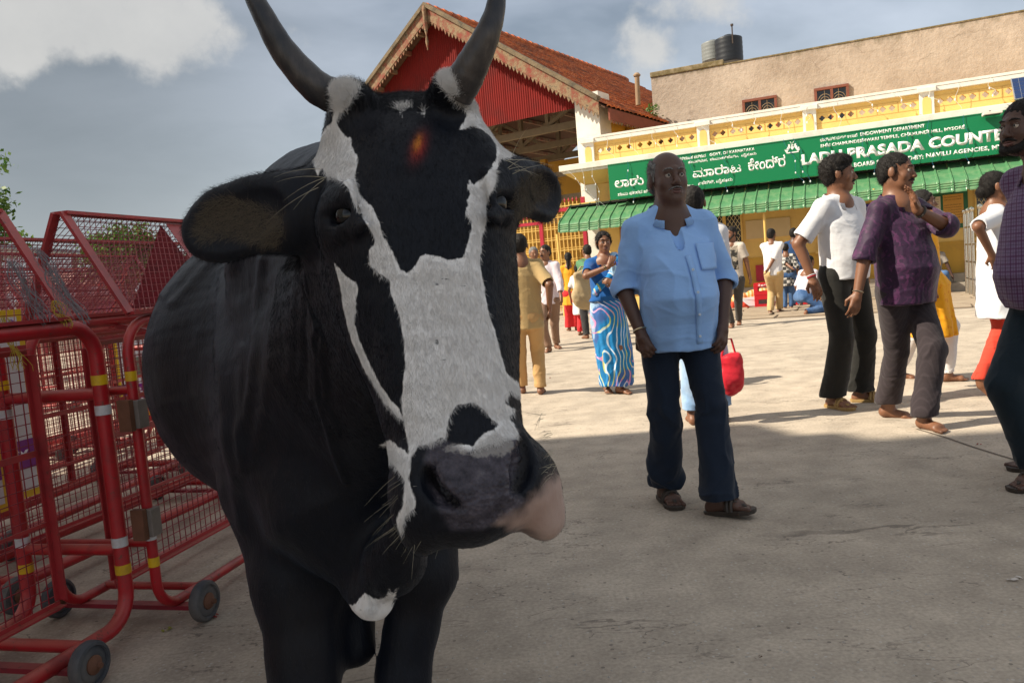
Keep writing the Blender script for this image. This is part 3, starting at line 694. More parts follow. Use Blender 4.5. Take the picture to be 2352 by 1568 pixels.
# roof deck and tiles
M_deck = mat('roof_battens', (.10, .05, .03), .9, .3)
for sgn in (-1, 1):
    m_ = MB(); V = [(AX, .5, AZ + .0), (AX, -DP, AZ), (AX + sgn * (EX + .15), -DP, AZ - (EX + .15) * SL), (AX + sgn * (EX + .15), .5, AZ - (EX + .15) * SL)]
    m_.add(V + [(a, b2, c_ - .05) for a, b2, c_ in V], [(0, 1, 2, 3), (4, 7, 6, 5), (0, 3, 7, 4), (1, 5, 6, 2), (3, 2, 6, 7), (0, 4, 5, 1)]); m_.build('roof_deck', M_deck, sh)
def tile_mat():
    m, t, b = new_mat('clay_tile'); oi = N('ShaderNodeObjectInfo', t); v = coords(t, kind='Object'); ge = N('ShaderNodeNewGeometry', t)
    n = noise(t, ge.outputs['Position'], 1.1, 6, .65); n2 = noise(t, ge.outputs['Position'], 9, 5, .6)
    c = ramp(t, n2, [(.25, (.30, .060, .020)), (.5, (.52, .125, .035)), (.75, (.66, .24, .08))])
    c = mixc(t, mth(t, 'MULTIPLY', ramp(t, n, [(.42, (0, 0, 0)), (.66, (1, 1, 1))]), .75), c, (.11, .045, .03))
    L(c, b.inputs['Base Color'], t); b.inputs['Roughness'].default_value = .85; bump(t, b, n2, .4, .01); return m
M_tile = tile_mat()
TW, TL = .27, .36
def tile_geo(jx=0, jz=0):
    V = []; xs = np.linspace(0, TW, 7)
    for x in xs:
        z = .045 * abs(math.sin(math.pi * x / TW)) ** .7 if True else 0
        V += [(x, 0, z + .055), (x, TL + .05, z + .01), (x, 0, z + .005)]
    Fq = []
    for i in range(6): a = 3 * i; Fq += [(a, a + 3, a + 4, a + 1), (a + 2, a + 5, a + 3, a)]
    return V, Fq
tv, tf = tile_geo(); mb_ = MB(); mb_.add(tv, tf); tme = mb_.mesh('roof_tile'); tme.materials.append(M_tile); tme.shade_smooth()
sang = math.atan(SL)
# local frame of a slope: x along the ridge (away), y up the slope
def slope_M(sgn):
    upd = Vector((-sgn * math.cos(sang), 0, math.sin(sang))); al = Vector((0, -1, 0)) if sgn < 0 else Vector((0, 1, 0)); nn = al.cross(upd)
    M_ = Matrix((al, upd, nn)).transposed().to_4x4(); M_.translation = Vector((AX + sgn * (EX + .2), .5 if sgn < 0 else -DP, AZ - (EX + .2) * SL + .01)); return M_
rows = int((EX + .2) / math.cos(sang) / TL); cols = int((DP + .5) / TW)
Mr = slope_M(-1); stuff = MB(); nt_ = 0
order = sorted([(c_ * TW + (rows - r_) * .02 + r_ * .1, r_, c_) for r_ in range(rows) for c_ in range(cols)])
for q, (k_, r_, c_) in enumerate(order):
    Ml = Mr @ Matrix.Translation((c_ * TW + random.uniform(-.006, .006), r_ * TL, random.uniform(0, .012))) @ Matrix.Rotation(random.uniform(-.03, .03), 4, 'Z')
    if q < 300:
        o = link('roof_tile', tme, None, sh); o.matrix_local = Ml
    else: stuff.add([Ml @ Vector(p) for p in tv], tf)
Ml0 = slope_M(1)
for r_ in range(rows):
    for c_ in range(cols): 
        Ml = Ml0 @ Matrix.Translation((c_ * TW, r_ * TL, 0)); stuff.add([Ml @ Vector(p) for p in tv], tf)
o = stuff.build('roof_tiles', M_tile, sh); o['kind'] = 'stuff'; o.data.shade_smooth()
for i in range(int(DP / .38)):
    w = MB(); w.tube([(AX, .5 - i * .38, AZ + .07), (AX, .5 - i * .38 - .42, AZ + .045)], [.13, .11], 8); w.build('ridge_tile', M_tile, sh, True)
# eave fascia on the visible side
w = MB(); w.box(AX - EX - .24, AX - EX - .19, -DP, .40, AZ - (EX + .2) * SL - .32, AZ - (EX + .2) * SL - .02); w.build('eave_fascia', mat('fascia', (.20, .055, .03), .8, .3), sh)
m_ = MB()
for i in range(90):
    y = .40 - i * .16; z = AZ - (EX + .2) * SL - .32; m_.add([(AX - EX - .23, y, z + .01), (AX - EX - .23, y - .16, z + .01), (AX - EX - .23, y - .08, z - .07), (AX - EX - .20, y, z + .01), (AX - EX - .20, y - .16, z + .01), (AX - EX - .20, y - .08, z - .07)], [(0, 1, 2), (5, 4, 3), (0, 2, 5, 3), (1, 4, 5, 2)])
m_.build('eave_fringe', M_weat, sh)
# corner pillars and walls
for (a, b2) in ((-1.32, -.60), (8.7, 9.4)):
    w = MB(); w.box(a, b2, -.55, .12, 0, 5.9); w.build('pillar', M_wht, sh)
w = MB(); w.box(-1.30, -1.1, -5.6, -.553, 0, 5.55); w.build('side_wall', M_och, sh)
w = MB(); w.box(-1.50, -1.31, -2.2, -1.5, 0, 5.5); w.build('pilaster', M_och, sh)
w = MB(); w.box(-1.26, -1.05, -13.8, -5.603, 0, 5.4); w.build('brick_wall', mat('brown_wall', (.20, .085, .05), .9, .2), sh)
w = MB(); w.box(-1.1, 9.0, -9.2, -9.0, 0, 5.7); w.box(-1.095, 8.4, -8.998, -8.95, 5.703, 8.0) if False else None; w.build('rear_wall', M_och, sh)
w = MB(); w.box(-3.4, -1.31, -6.2, -3.2, 3.6, 5.0); w.build('side_lean_to', mat('lean_to', (.17, .10, .065), .9, .2), sh)
M_beam = mat('grey_timber', (.20, .165, .115), .85, .25)
for yk_ in (-1.6, -4.2, -6.8):
    t_b = MB(); t_b.bar((-1.1, yk_, 5.5), (8.9, yk_, 5.5), .16, .20); t_b.bar((AX, yk_, 5.5), (AX, yk_, AZ - .2), .14)
    for sgn in (-1, 1):
        t_b.bar((AX + sgn * 5.1, yk_, rz_(AX + sgn * 5.1) - .25), (AX, yk_, AZ - .25), .14, .16); t_b.bar((AX, yk_, 5.6), (AX + sgn * 2.6, yk_, rz_(AX + 2.6) - .25), .11)
        t_b.bar((AX + sgn * 2.6, yk_, 5.55), (AX + sgn * 2.6, yk_, rz_(AX + 2.6) - .25), .11); t_b.bar((AX + sgn * 2.6, yk_, 5.6), (AX + sgn * 3.9, yk_, rz_(AX + 3.9) - .25), .10)
        t_b.bar((AX + sgn * 4.9, yk_, 4.2), (AX + sgn * 3.6, yk_, 5.4), .12)
    t_b.build('roof_truss', M_beam, sh)
for z, y in ((4.3, -2.9), (3.6, -3.3), (2.9, -3.6)):
    w = MB(); w.bar((-1.1, y, z), (8.9, y, z), .12, .16); w.build('cross_beam', M_beam, sh)
for x in (.6, 2.2, 4.2):
    w = MB(); w.box(x, x + .22, -6.4, -6.2, 0, 5.4); w.build('inner_post', M_och, sh)
# small plant rooted in the gutter by the beige wall
# ------------------------------------------------------------------ gate
gt = empty('iron_gate', (5.62, 20, 0), R(FD), 'tall yellow barred gate with red posts and spear tops before the shed', 'gate')
for (s, zt) in ((-3.78, 3.13), (-5.02, 2.96)):
    w = MB(); w.box(s, s + .10, -.05, .05, 0, zt); w.build('post', M_redp, gt, bevel=.005)
w = MB(); w.box(-4.92, -3.78, -.035, .035, 2.80, 2.90); w.build('top_rail', M_redp, gt)
w = MB(); w.box(-7.4, -5.02, -.035, .035, 2.52, 2.60); w.build('top_rail', M_redp, gt)
for (a, b2, zt) in ((-4.92, -3.79, 3.10), (-6.6, -5.03, 2.74)):
    n_ = int((b2 - a) / .105)
    for i in range(1, n_):
        x = a + (b2 - a) * i / n_; w = MB(); w.box(x - .010, x + .010, -.015, .015, .12, zt - .06); bo = w.build('bar', M_ybar, gt)
        w = MB(); w.lathe([(.012, 0), (.026, .012), (.012, .03), (.028, .05), (.002, .12)], 6, Matrix.Translation((x, 0, zt - .06))); w.build('spear_tip', M_redp, bo)
    for z in np.arange(.25, zt - .3, .30):
        w = MB(); w.box(a, b2, -.022, -.016, z, z + .022); w.box(a, b2, -.022, -.016, z + .06, z + .075); w.build('cross_rail', M_ybar, gt)
    w = MB(); w.box(a, b2, -.020, -.015, zt - .17, zt - .145); w.build('cross_rail', M_ybar, gt)
    st_ = MB()
    for i in range(n_ * 3):
        x = a + (b2 - a) * i / (n_ * 3)
        st_.box(x, x + .006, .02, .026, .15, zt - .35)
    for z in np.arange(.2, zt - .35, .05): st_.box(a, b2, .027, .031, z, z + .01)
    o = st_.build('mesh_infill', mat('infill', (.50, .27, .05), .6), gt); o['kind'] = 'stuff'
w = MB(); w.tube([(-4.35, -.4, 0), (-4.42, -.3, 2.2)], .035, 8); o = w.build('wooden_pole', M_ybar, None); o.location = (5.62, 20, 0); o.rotation_euler = (0, 0, R(FD)); tag(o, 'pale slanting pole leaning against the barred gate', 'pole')

# ------------------------------------------------------------------ stone paving before the building
pv = empty('pavement', (5.62, 20, 0), R(FD), kind='structure')
M_pv = mat('paving_stone', (.34, .265, .19), .85, .2, 5, 40, .008, .5, dirt=(.18, .13, .09), dscale=3, damt=.5)
w = MB(); w.box(-1.5, 12, -5.2, -.56, -.02, .004); w.build('paving_bed', mat('bed', (.15, .11, .08), .95), pv)
prs = random.Random(11)
y = -5.15; k = 0
while y < -.75:
    hgt = prs.uniform(.5, .75); x = -1.5 + prs.uniform(-.3, 0)
    while x < 11.8:
        wd = prs.uniform(.7, 1.35); z = .022 + prs.uniform(0, .018); m_ = MB(); j = lambda: prs.uniform(-.03, .03)
        a, b2, c_, d = (x + .02 + j(), y + .02 + j()), (x + wd - .02 + j(), y + .02 + j()), (x + wd - .02 + j(), y + hgt - .02 + j()), (x + .02 + j(), y + hgt - .02 + j())
        m_.add([(p[0], p[1], 0) for p in (a, b2, c_, d)] + [(p[0], p[1], z) for p in (a, b2, c_, d)], [(0, 3, 2, 1), (4, 5, 6, 7), (0, 1, 5, 4), (1, 2, 6, 5), (2, 3, 7, 6), (3, 0, 4, 7)])
        m_.build('paving_stone', M_pv, pv, bevel=.008); x += wd
    y += hgt

# ------------------------------------------------------------------ stainless rail by the counter
rl = empty('queue_railing', G(2222, 676), R(FD + 90), 'polished steel queue railing with ball finials beside the seated man', 'railing')
M_ss = mat('stainless', (.62, .58, .50), .22, .08, 10, 60, .001, .05, metal=1.)
for i, x in enumerate((0, .55, 1.1, 2.2)):
    w = MB(); w.tube([(-x, 0, 0), (-x, 0, 1.68)], .035, 10); po = w.build('post', M_ss, rl, True); w = MB(); w.lathe([(.02, 0), (.05, .03), (.055, .055), (.05, .08), (.0, .11)], 10, Matrix.Translation((-x, 0, 1.68))); w.build('ball_finial', M_ss, po, True)
for z in (.35, .7, 1.05, 1.4): w = MB(); w.tube([(.07, 0, z), (-2.3, 0, z)], .022, 8); w.build('rail', M_ss, rl, True)

# ------------------------------------------------------------------ temple tower that shades the foreground (left of the picture)
tw = empty('temple_tower', (-9.3, 4.05, 0), 0, 'tall stepped plaster temple tower standing left beyond the barriers', 'building')
w = MB(); H = 10.6
fp = [(0, 0), (2.4, -9.0), (-6, -9.5), (-7.5, .4)]
def fpz(sc, z): return [(x * 1., y, z) for x, y in [(fp[0][0] - sc, fp[0][1] - sc), (fp[1][0] - sc, fp[1][1] + sc), (fp[2][0] + sc, fp[2][1] + sc), (fp[3][0] + sc, fp[3][1] - sc)]]
def frust(a, za, b2, zb):
    w.add(fpz(a, za) + fpz(b2, zb), [(3, 2, 1, 0), (4, 5, 6, 7), (0, 1, 5, 4), (1, 2, 6, 5), (2, 3, 7, 6), (3, 0, 4, 7)])
frust(0, 0, 0, 4.5); frust(-.15, 4.503, -.15, 4.8); frust(0, 4.803, 0, 9.6); frust(-.12, 9.603, -.12, 10.2); frust(.3, 10.203, .5, 11.15)
_f = fp; fp = [(-1.2, -1.5), (.9, -9.0), (-5.5, -9.0), (-6.5, -1.2)]; frust(0, 11.153, 0, 15.2); frust(.25, 15.203, .8, 17.5); fp = _f
w.build('tower_body', M_wht, tw)
w = MB()
for i in range(5): w.box(-.0, .06, -2.5 * i - 3, -2.5 * i - 1.8, 1.5, 3.2); 
w.build('niche', M_yel, tw)
# ------------------------------------------------------------------ wheeled crowd barriers
def red_paint(name, col, dust):
    m, t, b = new_mat(name); v = coords(t); n = noise(t, v, 3, 6, .6); sp = noise(t, v, 40, 5, .7)
    c = mixc(t, n, tuple(x * .75 for x in col), tuple(min(1, x * 1.25) for x in col))
    ge = N('ShaderNodeNewGeometry', t); sep = N('ShaderNodeSeparateXYZ', t); L(ge.outputs['Normal'], sep.inputs[0], t)
    d = mth(t, 'MULTIPLY', mth(t, 'MAXIMUM', sep.outputs[2], 0.0), dust); d = mth(t, 'MULTIPLY', d, ramp(t, n, [(.2, (.3,) * 3), (.8, (1,) * 3)]))
    c = mixc(t, d, c, (.42, .26, .18))
    ch = ramp(t, sp, [(.60, (0,) * 3), (.66, (1,) * 3)]); c = mixc(t, mth(t, 'MULTIPLY', ch, .7), c, (.10, .05, .035))
    big = ramp(t, noise(t, v, 7, 6, .7), [(.50, (0,) * 3), (.66, (1,) * 3)]); c = mixc(t, mth(t, 'MULTIPLY', big, .55), c, tuple(x * .35 + .02 for x in col))
    L(c, b.inputs['Base Color'], t); b.inputs['Roughness'].default_value = .42; bump(t, b, sp, .2, .002); return m
M_bar = red_paint('barrier_red', (.44, .011, .018), .50); M_bar2 = red_paint('barrier_maroon', (.26, .014, .030), .35); M_ang = red_paint('angle_iron_paint', (.38, .030, .035), .45)
M_yt = mat('yellow_tape', (.75, .46, .01), .5, .15, 20, dirt=(.3, .15, .05), dscale=12, damt=.5); M_wt = mat('white_tape', (.62, .62, .64), .5, .1, 20, dirt=(.35, .2, .15), dscale=12, damt=.5)
M_rub = mat('wheel_rubber', (.065, .068, .078), .6, .25, 12, 40, .003, .4, dirt=(.20, .17, .14), dscale=5, damt=.5); M_rust = mat('rusty_hub', (.16, .07, .04), .8, .4, 18, 60, .003, .5); M_stl = mat('grey_steel', (.20, .17, .15), .6, .35, 15, 50, .003, .5)
def rrect(x0, x1, z0, z1, r, y):
    pts = []
    for cx, cz, a0 in ((x1 - r, z0 + r, -90), (x1 - r, z1 - r, 0), (x0 + r, z1 - r, 90), (x0 + r, z0 + r, 180)):
        for j in range(7): a = R(a0 + 90 * j / 6); pts.append((cx + r * math.cos(a), y, cz + r * math.sin(a)))
    return pts
def wires(x0, x1, u0, u1, st, f, th, diag=False):
    m = MB()
    if not diag:
        n = int(abs(x1 - x0) / st)
        for i in range(1, n):
            x = x0 + (x1 - x0) * i / n; j = random.uniform(-.003, .003); m.bar(f(x + j, u0), f(x - j, u1), th, up=(0, 1, 0))
        n = int(abs(u1 - u0) / st)
        for i in range(1, n): u = u0 + (u1 - u0) * i / n; m.bar(f(x0, u), f(x1, u), th)
    return m
LEN = 2.0; YB = .42; ZT = 1.125; YM = .23
def make_barrier(rt, x0, x1, label, hood=True, hx=None, m1=M_bar):
    e = empty('crowd_barrier', (-1.35, 2.80, 0), R(76), label, 'barrier', 'wheeled red crowd barriers')
    for y in (0, YB):
        w = MB(); w.tube(rrect(x0, x1, .075, ZT, .11, y), rt, 12, closed=True); tf_ = w.build('tube_frame', m1, e, True)
        for xe in (x0, x1):
            for z, mt in ((.935, M_yt), (.83, M_wt), (.36, M_wt), (.262, M_yt)):
                w = MB(); w.tube([(xe, y, z - .017), (xe, y, z + .017)], rt + .0012, 12, caps=False); w.build('reflective_band', mt, tf_, True)
    for xe in (x0, x1):
        for z in (.885, .33): w = MB(); w.tube([(xe, 0, z), (xe, YB, z)], rt * .8, 10); w.build('cross_tube', m1, e, True)
    for xe in (x0 + .22, x1 - .22):
        w = MB(); w.tube([(xe, 0, .08), (xe, YB, .08)], rt * .85, 10); w.build('cross_tube', m1, e, True)
        ax = x0 + .10 if xe < (x0 + x1) / 2 else x1 - .32
        w = MB(); w.box(ax - .02, ax + .02, -.07, YB + .07, .045, .062); w.build('axle_bar', M_bar2, e)
        for y, sg in ((-.115, -1), (YB + .115, 1)):
            MM = Matrix.Translation((ax, y, .075)) @ Matrix.Rotation(R(90 if sg < 0 else -90), 4, 'X')
            w = MB(); w.lathe([(.030, -.016), (.046, -.018), (.056, -.012), (.060, -.02), (.070, -.018), (.0745, -.010), (.0745, .010), (.070, .018), (.060, .02), (.056, .012), (.046, .018), (.030, .016)], 26, MM); wh = w.build('wheel', M_rub, e, True)
            w = MB(); w.lathe([(.005, -.03), (.020, -.028), (.030, -.021), (.0305, .021), (.020, .028), (.010, .034), (.009, .045), (.002, .046)], 14, MM); w.build('hub', M_rust, wh, True)
    # mesh panel with angle iron frame in the middle plane
    w = MB(); a, b2 = x0 + .06, x1 - .06; z0, z1 = .15, 1.06; q = .034
    for z in (z0, z1): w.bar((a, YM, z), (b2, YM, z), .006, q); w.bar((a, YM - .015, z), (b2, YM - .015, z), .03, .005)
    for x in (a, (a + b2) / 2, b2): w.box(x - .017, x + .017, YM - .004, YM + .003, z0 + .02, z1 - .02); w.box(x - .003, x + .003, YM - .035, YM - .0045, z0 + .02, z1 - .02)
    w.bar((a + .018, YM - .006, .70), (b2 - .018, YM - .006, .70), .008, .022); w.bar((a + .018, YM - .006, .45), (b2 - .018, YM - .006, .45), .008, .012); w.build('angle_iron_frame', M_ang, e)
    o = wires(a, b2, z0, z1, .036, lambda x, u: (x, YM + .006, u), .0028).build('wire_mesh', M_bar2, e); o['kind'] = 'stuff'
    for x in (a + .4, b2 - .4): w = MB(); w.bar((x, 0, ZT - .02), (x, YM, 1.06), .02); w.bar((x, YB, ZT - .02), (x, YM, 1.06), .02); w.build('bracket', M_ang, e)
    if hood:
        hx0, hx1 = hx or (x0 + .02, x1 - .02); zr = 1.53; zb = 1.155
        for y0_, nm in ((-.01, 1), (YB + .01, -1)):
            w = MB()
            for (p, q_) in (((hx0, y0_, zb), (hx1, y0_, zb)), ((hx0, y0_, zb), (hx0, YM + nm * -.016, zr)), ((hx1, y0_, zb), (hx1, YM + nm * -.016, zr)), ((hx0, YM - nm * .016, zr), (hx1, YM - nm * .016, zr))): w.bar(p, q_, .036, .012)
            w.build('hood_frame', M_ang, e)
            f = lambda x, u, y0_=y0_: (x, y0_ + (YM - y0_) * u, zb + (zr - zb) * u)
            m_ = MB(); st = .028; n_ = int((hx1 - hx0) / st)
            for i in range(1, 15): u = i / 15; m_.bar(f(hx0, u), f(hx1, u), .0024)
            for i in range(-10, n_):
                xa = hx0 + i * st; xb = xa + .28; ua, ub = 0, 1
                if xa < hx0: ua = (hx0 - xa) / (xb - xa); xa = hx0
                if xb > hx1: ub = ua + (hx1 - xa) / .28; xb = hx1
                if ub - ua > .05: m_.bar(f(xa, ua), f(xb, ub), .0024)
            o = m_.build('hood_mesh', M_bar2, e); o['kind'] = 'stuff'
    return e
bB = make_barrier(.0185, 0, LEN, 'red wheeled barrier with mesh hood standing directly behind the cow, right of the nearer one')
bA = make_barrier(.0255, -LEN - .05, -.05, 'nearest red wheeled barrier at the left edge with frayed threads tied to its mesh hood', hx=(-LEN, -.16))
bA.location = (-1.425, 2.80, 0)
for z in (.80, .41):
    w = MB(); w.box(-.028, .022, -.036, .014, z - .05, z + .05); lb = w.build('latch_block', M_stl, bB, bevel=.003); w = MB(); w.box(-.052, -.030, -.02, .03, z - .055, z + .055); w.build('weld_plate', M_rust, lb)
spots = [((-2.75, 3.6), 80, 'red barrier with posters, second row left of the nearest barriers', 0), ((-2.35, 5.75), 82, 'red barrier in the sun behind the second row, far left', 0), ((-3.6, 4.9), 78, 'red barrier of the third row carrying a purple banner', 1),
         ((-1.62, 5.0), 74, 'red barrier continuing the front row beyond the cow', 0), ((-4.3, 7.2), 84, 'sunlit red barrier further left beyond the third row', 0), ((-3.1, 8.2), 70, 'sunlit red barrier farthest from the cow', 0), ((-5.4, 9.4), 88, 'sunlit red barrier at the back left by the tree', 1), ((-2.2, 10.2), 20, 'sunlit red barrier turned sideways behind the cow body', 0)]
for (xy, ang, lab, hd) in spots:
    c = copy_tree(bB if hd else bA); c.location = (*xy, 0); c.rotation_euler.z = R(ang); c['label'] = lab
# solid plate closing the hood, and sheet beyond it
w = MB(); w.add([(.56, 0, 1.17), (.56, YB, 1.17), (.56, YM, 1.51), (.564, 0, 1.17), (.564, YB, 1.17), (.564, YM, 1.51)], [(0, 1, 2), (5, 4, 3), (0, 3, 4, 1), (1, 4, 5, 2), (2, 5, 3, 0)]); w.build('hood_plate', M_bar2, bB)
w = MB(); w.add([(.57, -.008, 1.17), (1.95, -.008, 1.17), (1.95, YM - .02, 1.515), (.57, YM - .02, 1.515)], [(0, 1, 2, 3)]); o = w.build('hood_sheet', M_ang, bB); so_ = o.modifiers.new('s', 'SOLIDIFY'); so_.thickness = .002
# posters hung on the rows behind
M_pw = mat('poster_white', (.66, .64, .66), .4, .05, 6); M_pp = mat('poster_purple', (.22, .02, .24), .4, .1); M_py = mat('poster_yellow', (.72, .46, .02), .4, .1); M_pt = mat('poster_text', (.75, .7, .75), .4, .05); M_ptp = mat('poster_text_dark', (.16, .03, .2), .4)
M_photo = mat('poster_photo', (.16, .17, .13), .4, .6, 9)
def poster(loc, rz, w_, h_, label, words):
    e = empty('advert_poster', loc, R(rz), label, 'poster')
    m = MB(); m.box(0, w_, -.004, .004, 0, h_); m.build('backing', M_py, e)
    m = MB(); m.box(.03, w_ - .03, -.007, -.0045, .03, h_ - .03); m.build('sheet', M_pw, e)
    m = MB(); m.box(.03, w_ - .03, -.009, -.0075, .12, .24); m.build('purple_band', M_pp, e)
    m = MB(); m.box(.06, w_ * .55, -.009, -.0075, .3, h_ * .62); m.build('picture_panel', M_photo, e)
    for (tx_, x, z, ww, hh, mm) in words: put_text('lettering', tx_, ww, hh, x, z, -.0105, mm, e, .02, .001)
poster(P(26, 1168, 2.95) - Vector((.24, .97, 0)) * .5, 76, .5, .62, 'white and purple advert poster with yellow border hanging on the barrier at the left edge', [('tal', .36, .15, .10, .05, M_pt)])
poster(P(101, 1128, 3.35) - Vector((.24, .97, 0)) * .5, 76, .5, .78, 'second white and purple advert poster seen between the nearest barrier tubes', [('0', .42, .68, .04, .06, M_ptp), ('Realize y', .06, .16, .38, .05, M_pt)])
poster((-3.3, 6.6, .30), 30, .9, .75, 'purple banded advert poster on a sunlit barrier behind the tubes', [('Realize y', .1, .15, .6, .06, M_pt), ('ami', .6, .5, .2, .06, M_ptp)])
poster((-1.52, 4.35, .26), 74, .5, .62, 'white advert poster showing under the cow belly behind the mesh', [])
# frayed threads tied to the hood
M_th = mat('grey_thread', (.20, .18, .19), .9, .3); M_thy = mat('yellow_thread', (.50, .38, .05), .9, .3)
def threads(p0, drop, n, mt, label, spread=.03, dx=.0):
    e = empty('frayed_rope', p0, 0, label, 'rope'); m = MB(); rr = random.Random(int(p0[0] * 1000) % 97)
    for i in range(n):
        a = Vector((rr.uniform(-spread, spread) * .4, rr.uniform(-.01, .01), 0)); pts = [a]; k_ = 9; ang = rr.uniform(0, 6)
        for j in range(k_): a = a + Vector((dx / k_ + .010 * math.sin(ang + j * 1.1) + rr.uniform(-.006, .006), rr.uniform(-.006, .006), -drop * rr.uniform(.7, 1.1) / k_)); pts.append(a)
        m.tube(pts, .0010, 4)
    o = m.build('strands', mt, e); o['kind'] = 'stuff'
for q, (px, py, dr, n_, mt, lab, dx) in enumerate([(25, 600, .22, 16, M_th, 'grey frayed threads tied on the left of the mesh hood', .08), (85, 575, .26, 16, M_th, 'grey frayed threads hanging down the middle of the mesh hood', .12), (110, 620, .16, 12, M_th, 'short grey thread tangle lower on the mesh hood', .05), (128, 690, .10, 10, M_thy, 'yellow thread bunch tied over the top rail of the nearest barrier', .035), (6, 725, .20, 12, M_thy, 'yellow and black twisted thread hanging over the top rail at the left edge', .03), (60, 640, .2, 12, M_th, 'dark thread tangle between the two grey bunches', .06)]):
    threads(P(px, py, 2.52 + .03 * q), dr, n_, mt, lab, .03, dx)

# ------------------------------------------------------------------ far left background
M_leafs = []
def leaf_mat(name, a, b2):
    m, t, b = new_mat(name); oi = N('ShaderNodeNewGeometry', t); c = mixc(t, oi.outputs['Random Per Island'], a, b2); L(c, b.inputs['Base Color'], t)
    b.inputs['Roughness'].default_value = .55; tr = N('ShaderNodeBsdfTranslucent', t); L(c, tr.inputs['Color'], t); mx = N('ShaderNodeMixShader', t); mx.inputs[0].default_value = .35
    L(b.outputs[0], mx.inputs[1], t); L(tr.outputs[0], mx.inputs[2], t); L(mx.outputs[0], t.nodes['Material Output'].inputs[0], t); return m
M_leaf = leaf_mat('leaf_green', (.035, .10, .015), (.13, .22, .03)); M_bark = mat('bark', (.10, .07, .05), .95, .3, 9, 20, .02, .6)
def tree(loc, h, rad, n, label, seed=1, leaf=.09):
    rr = random.Random(seed); e = empty('leafy_tree', loc, 0, label, 'tree'); m = MB(); tips = []
    m.tube([(0, 0, 0), (.1, .05, h * .3), (-.05, .1, h * .55)], [h * .035, h * .028, h * .02], 10)
    for i in range(26):
        a = rr.uniform(0, 6.28); el = rr.uniform(.1, 1.4); r_ = rad * rr.uniform(.55, 1.0); st = Vector((0, .05, h * rr.uniform(.32, .55)))
        tip = Vector((math.cos(a) * math.cos(el) * r_, math.sin(a) * math.cos(el) * r_, h * .52 + math.sin(el) * r_ * .95)); mid = (st + tip) / 2 + Vector((0, 0, r_ * .12))
        m.tube([st, mid, tip], [h * .010, h * .006, h * .002], 5); tips += [tip, (mid + tip) / 2, mid * .3 + tip * .7]
        for k_ in range(4): t2 = tip + Vector((rr.gauss(0, 1), rr.gauss(0, 1), rr.gauss(0, 1))) * rad * .18; m.tube([mid * .4 + tip * .6, t2], [h * .003, h * .001], 4); tips.append(t2)
    m.build('trunk', M_bark, e, True); V = []; Fq = []
    for i in range(n):
        c_ = tips[rr.randrange(len(tips))] + Vector((rr.gauss(0, 1), rr.gauss(0, 1), rr.gauss(0, .8))) * rad * .085
        d = Vector((rr.gauss(0, 1), rr.gauss(0, 1), rr.gauss(0, 1) - .5)).normalized(); s_ = d.orthogonal().normalized(); s_.rotate(Matrix.Rotation(rr.uniform(0, 6), 3, d)); l = leaf * rr.uniform(.6, 1.3)
        o_ = len(V); V += [c_, c_ + d * l * .5 + s_ * l * .28, c_ + d * l, c_ + d * l * .5 - s_ * l * .28]; Fq.append((o_, o_ + 1, o_ + 2, o_ + 3))
    m = MB(); m.add(V, Fq); o = link('foliage', m.mesh('foliage'), M_leaf, e); o['kind'] = 'stuff'
tree((-9.75, 14.5, 0), 5.1, 1.45, 15000, 'green leafy tree at the left edge above the barriers', 3, .11)
tree((-9.9, 21, 0), 3.9, 1.2, 7000, 'lower green tree behind the left barriers', 8, .12)
M_rf = mat('pink_sheet_roof', (.42, .22, .18), .6, .25, 5, 30, .01, .3, dirt=(.2, .1, .08), dscale=3)
e = empty('low_stall_row', (-16, 26, 0), R(4), 'low row of stalls with pinkish sheet roof seen through the barrier hood', 'building')
w = MB(); w.box(0, 11.5, 0, .2, 0, 1.7); w.build('wall', mat('pale_wall', (.55, .50, .44), .8, .1, dirt=(.3, .2, .15)), e)
for i in range(24):
    w = MB(); w.add([(i * .5, -1.5, 1.95), (i * .5 + .485, -1.5, 1.95), (i * .5 + .485, 1.5, 2.6), (i * .5, 1.5, 2.6), (i * .5 + .25, -1.5, 2.0), (i * .5 + .25, 1.5, 2.65)], [(0, 4, 5, 3), (4, 1, 2, 5)]); w.build('roof_sheet', M_rf, e)
for i in range(9): w = MB(); w.box(i * 1.4, i * 1.4 + .09, -1.35, -1.26, 0, 1.98); w.build('post', M_bar2, e)
for i in range(6): w = MB(); w.box(i * 1.9 + .3, i * 1.9 + 1.3, -.06, -.003, .5, 1.5); w.build('shutter', (M_redp, M_pp, M_pw, M_py)[i % 4], e)
e = empty('open_canopy', (-9.3, 12.4, 0), R(2), 'grey sheet canopy on thin posts beyond the barrier hood', 'canopy')
w = MB(); w.box(0, 1.5, 0, 2.5, 2.28, 2.33); w.build('canopy_sheet', mat('blue_grey_sheet', (.20, .24, .30), .6), e)
for x, y in ((.05, .05), (1.45, .05), (.05, 2.4), (1.45, 2.4)): w = MB(); w.box(x - .03, x + .03, y - .03, y + .03, 0, 2.277); w.build('post', M_stl, e)
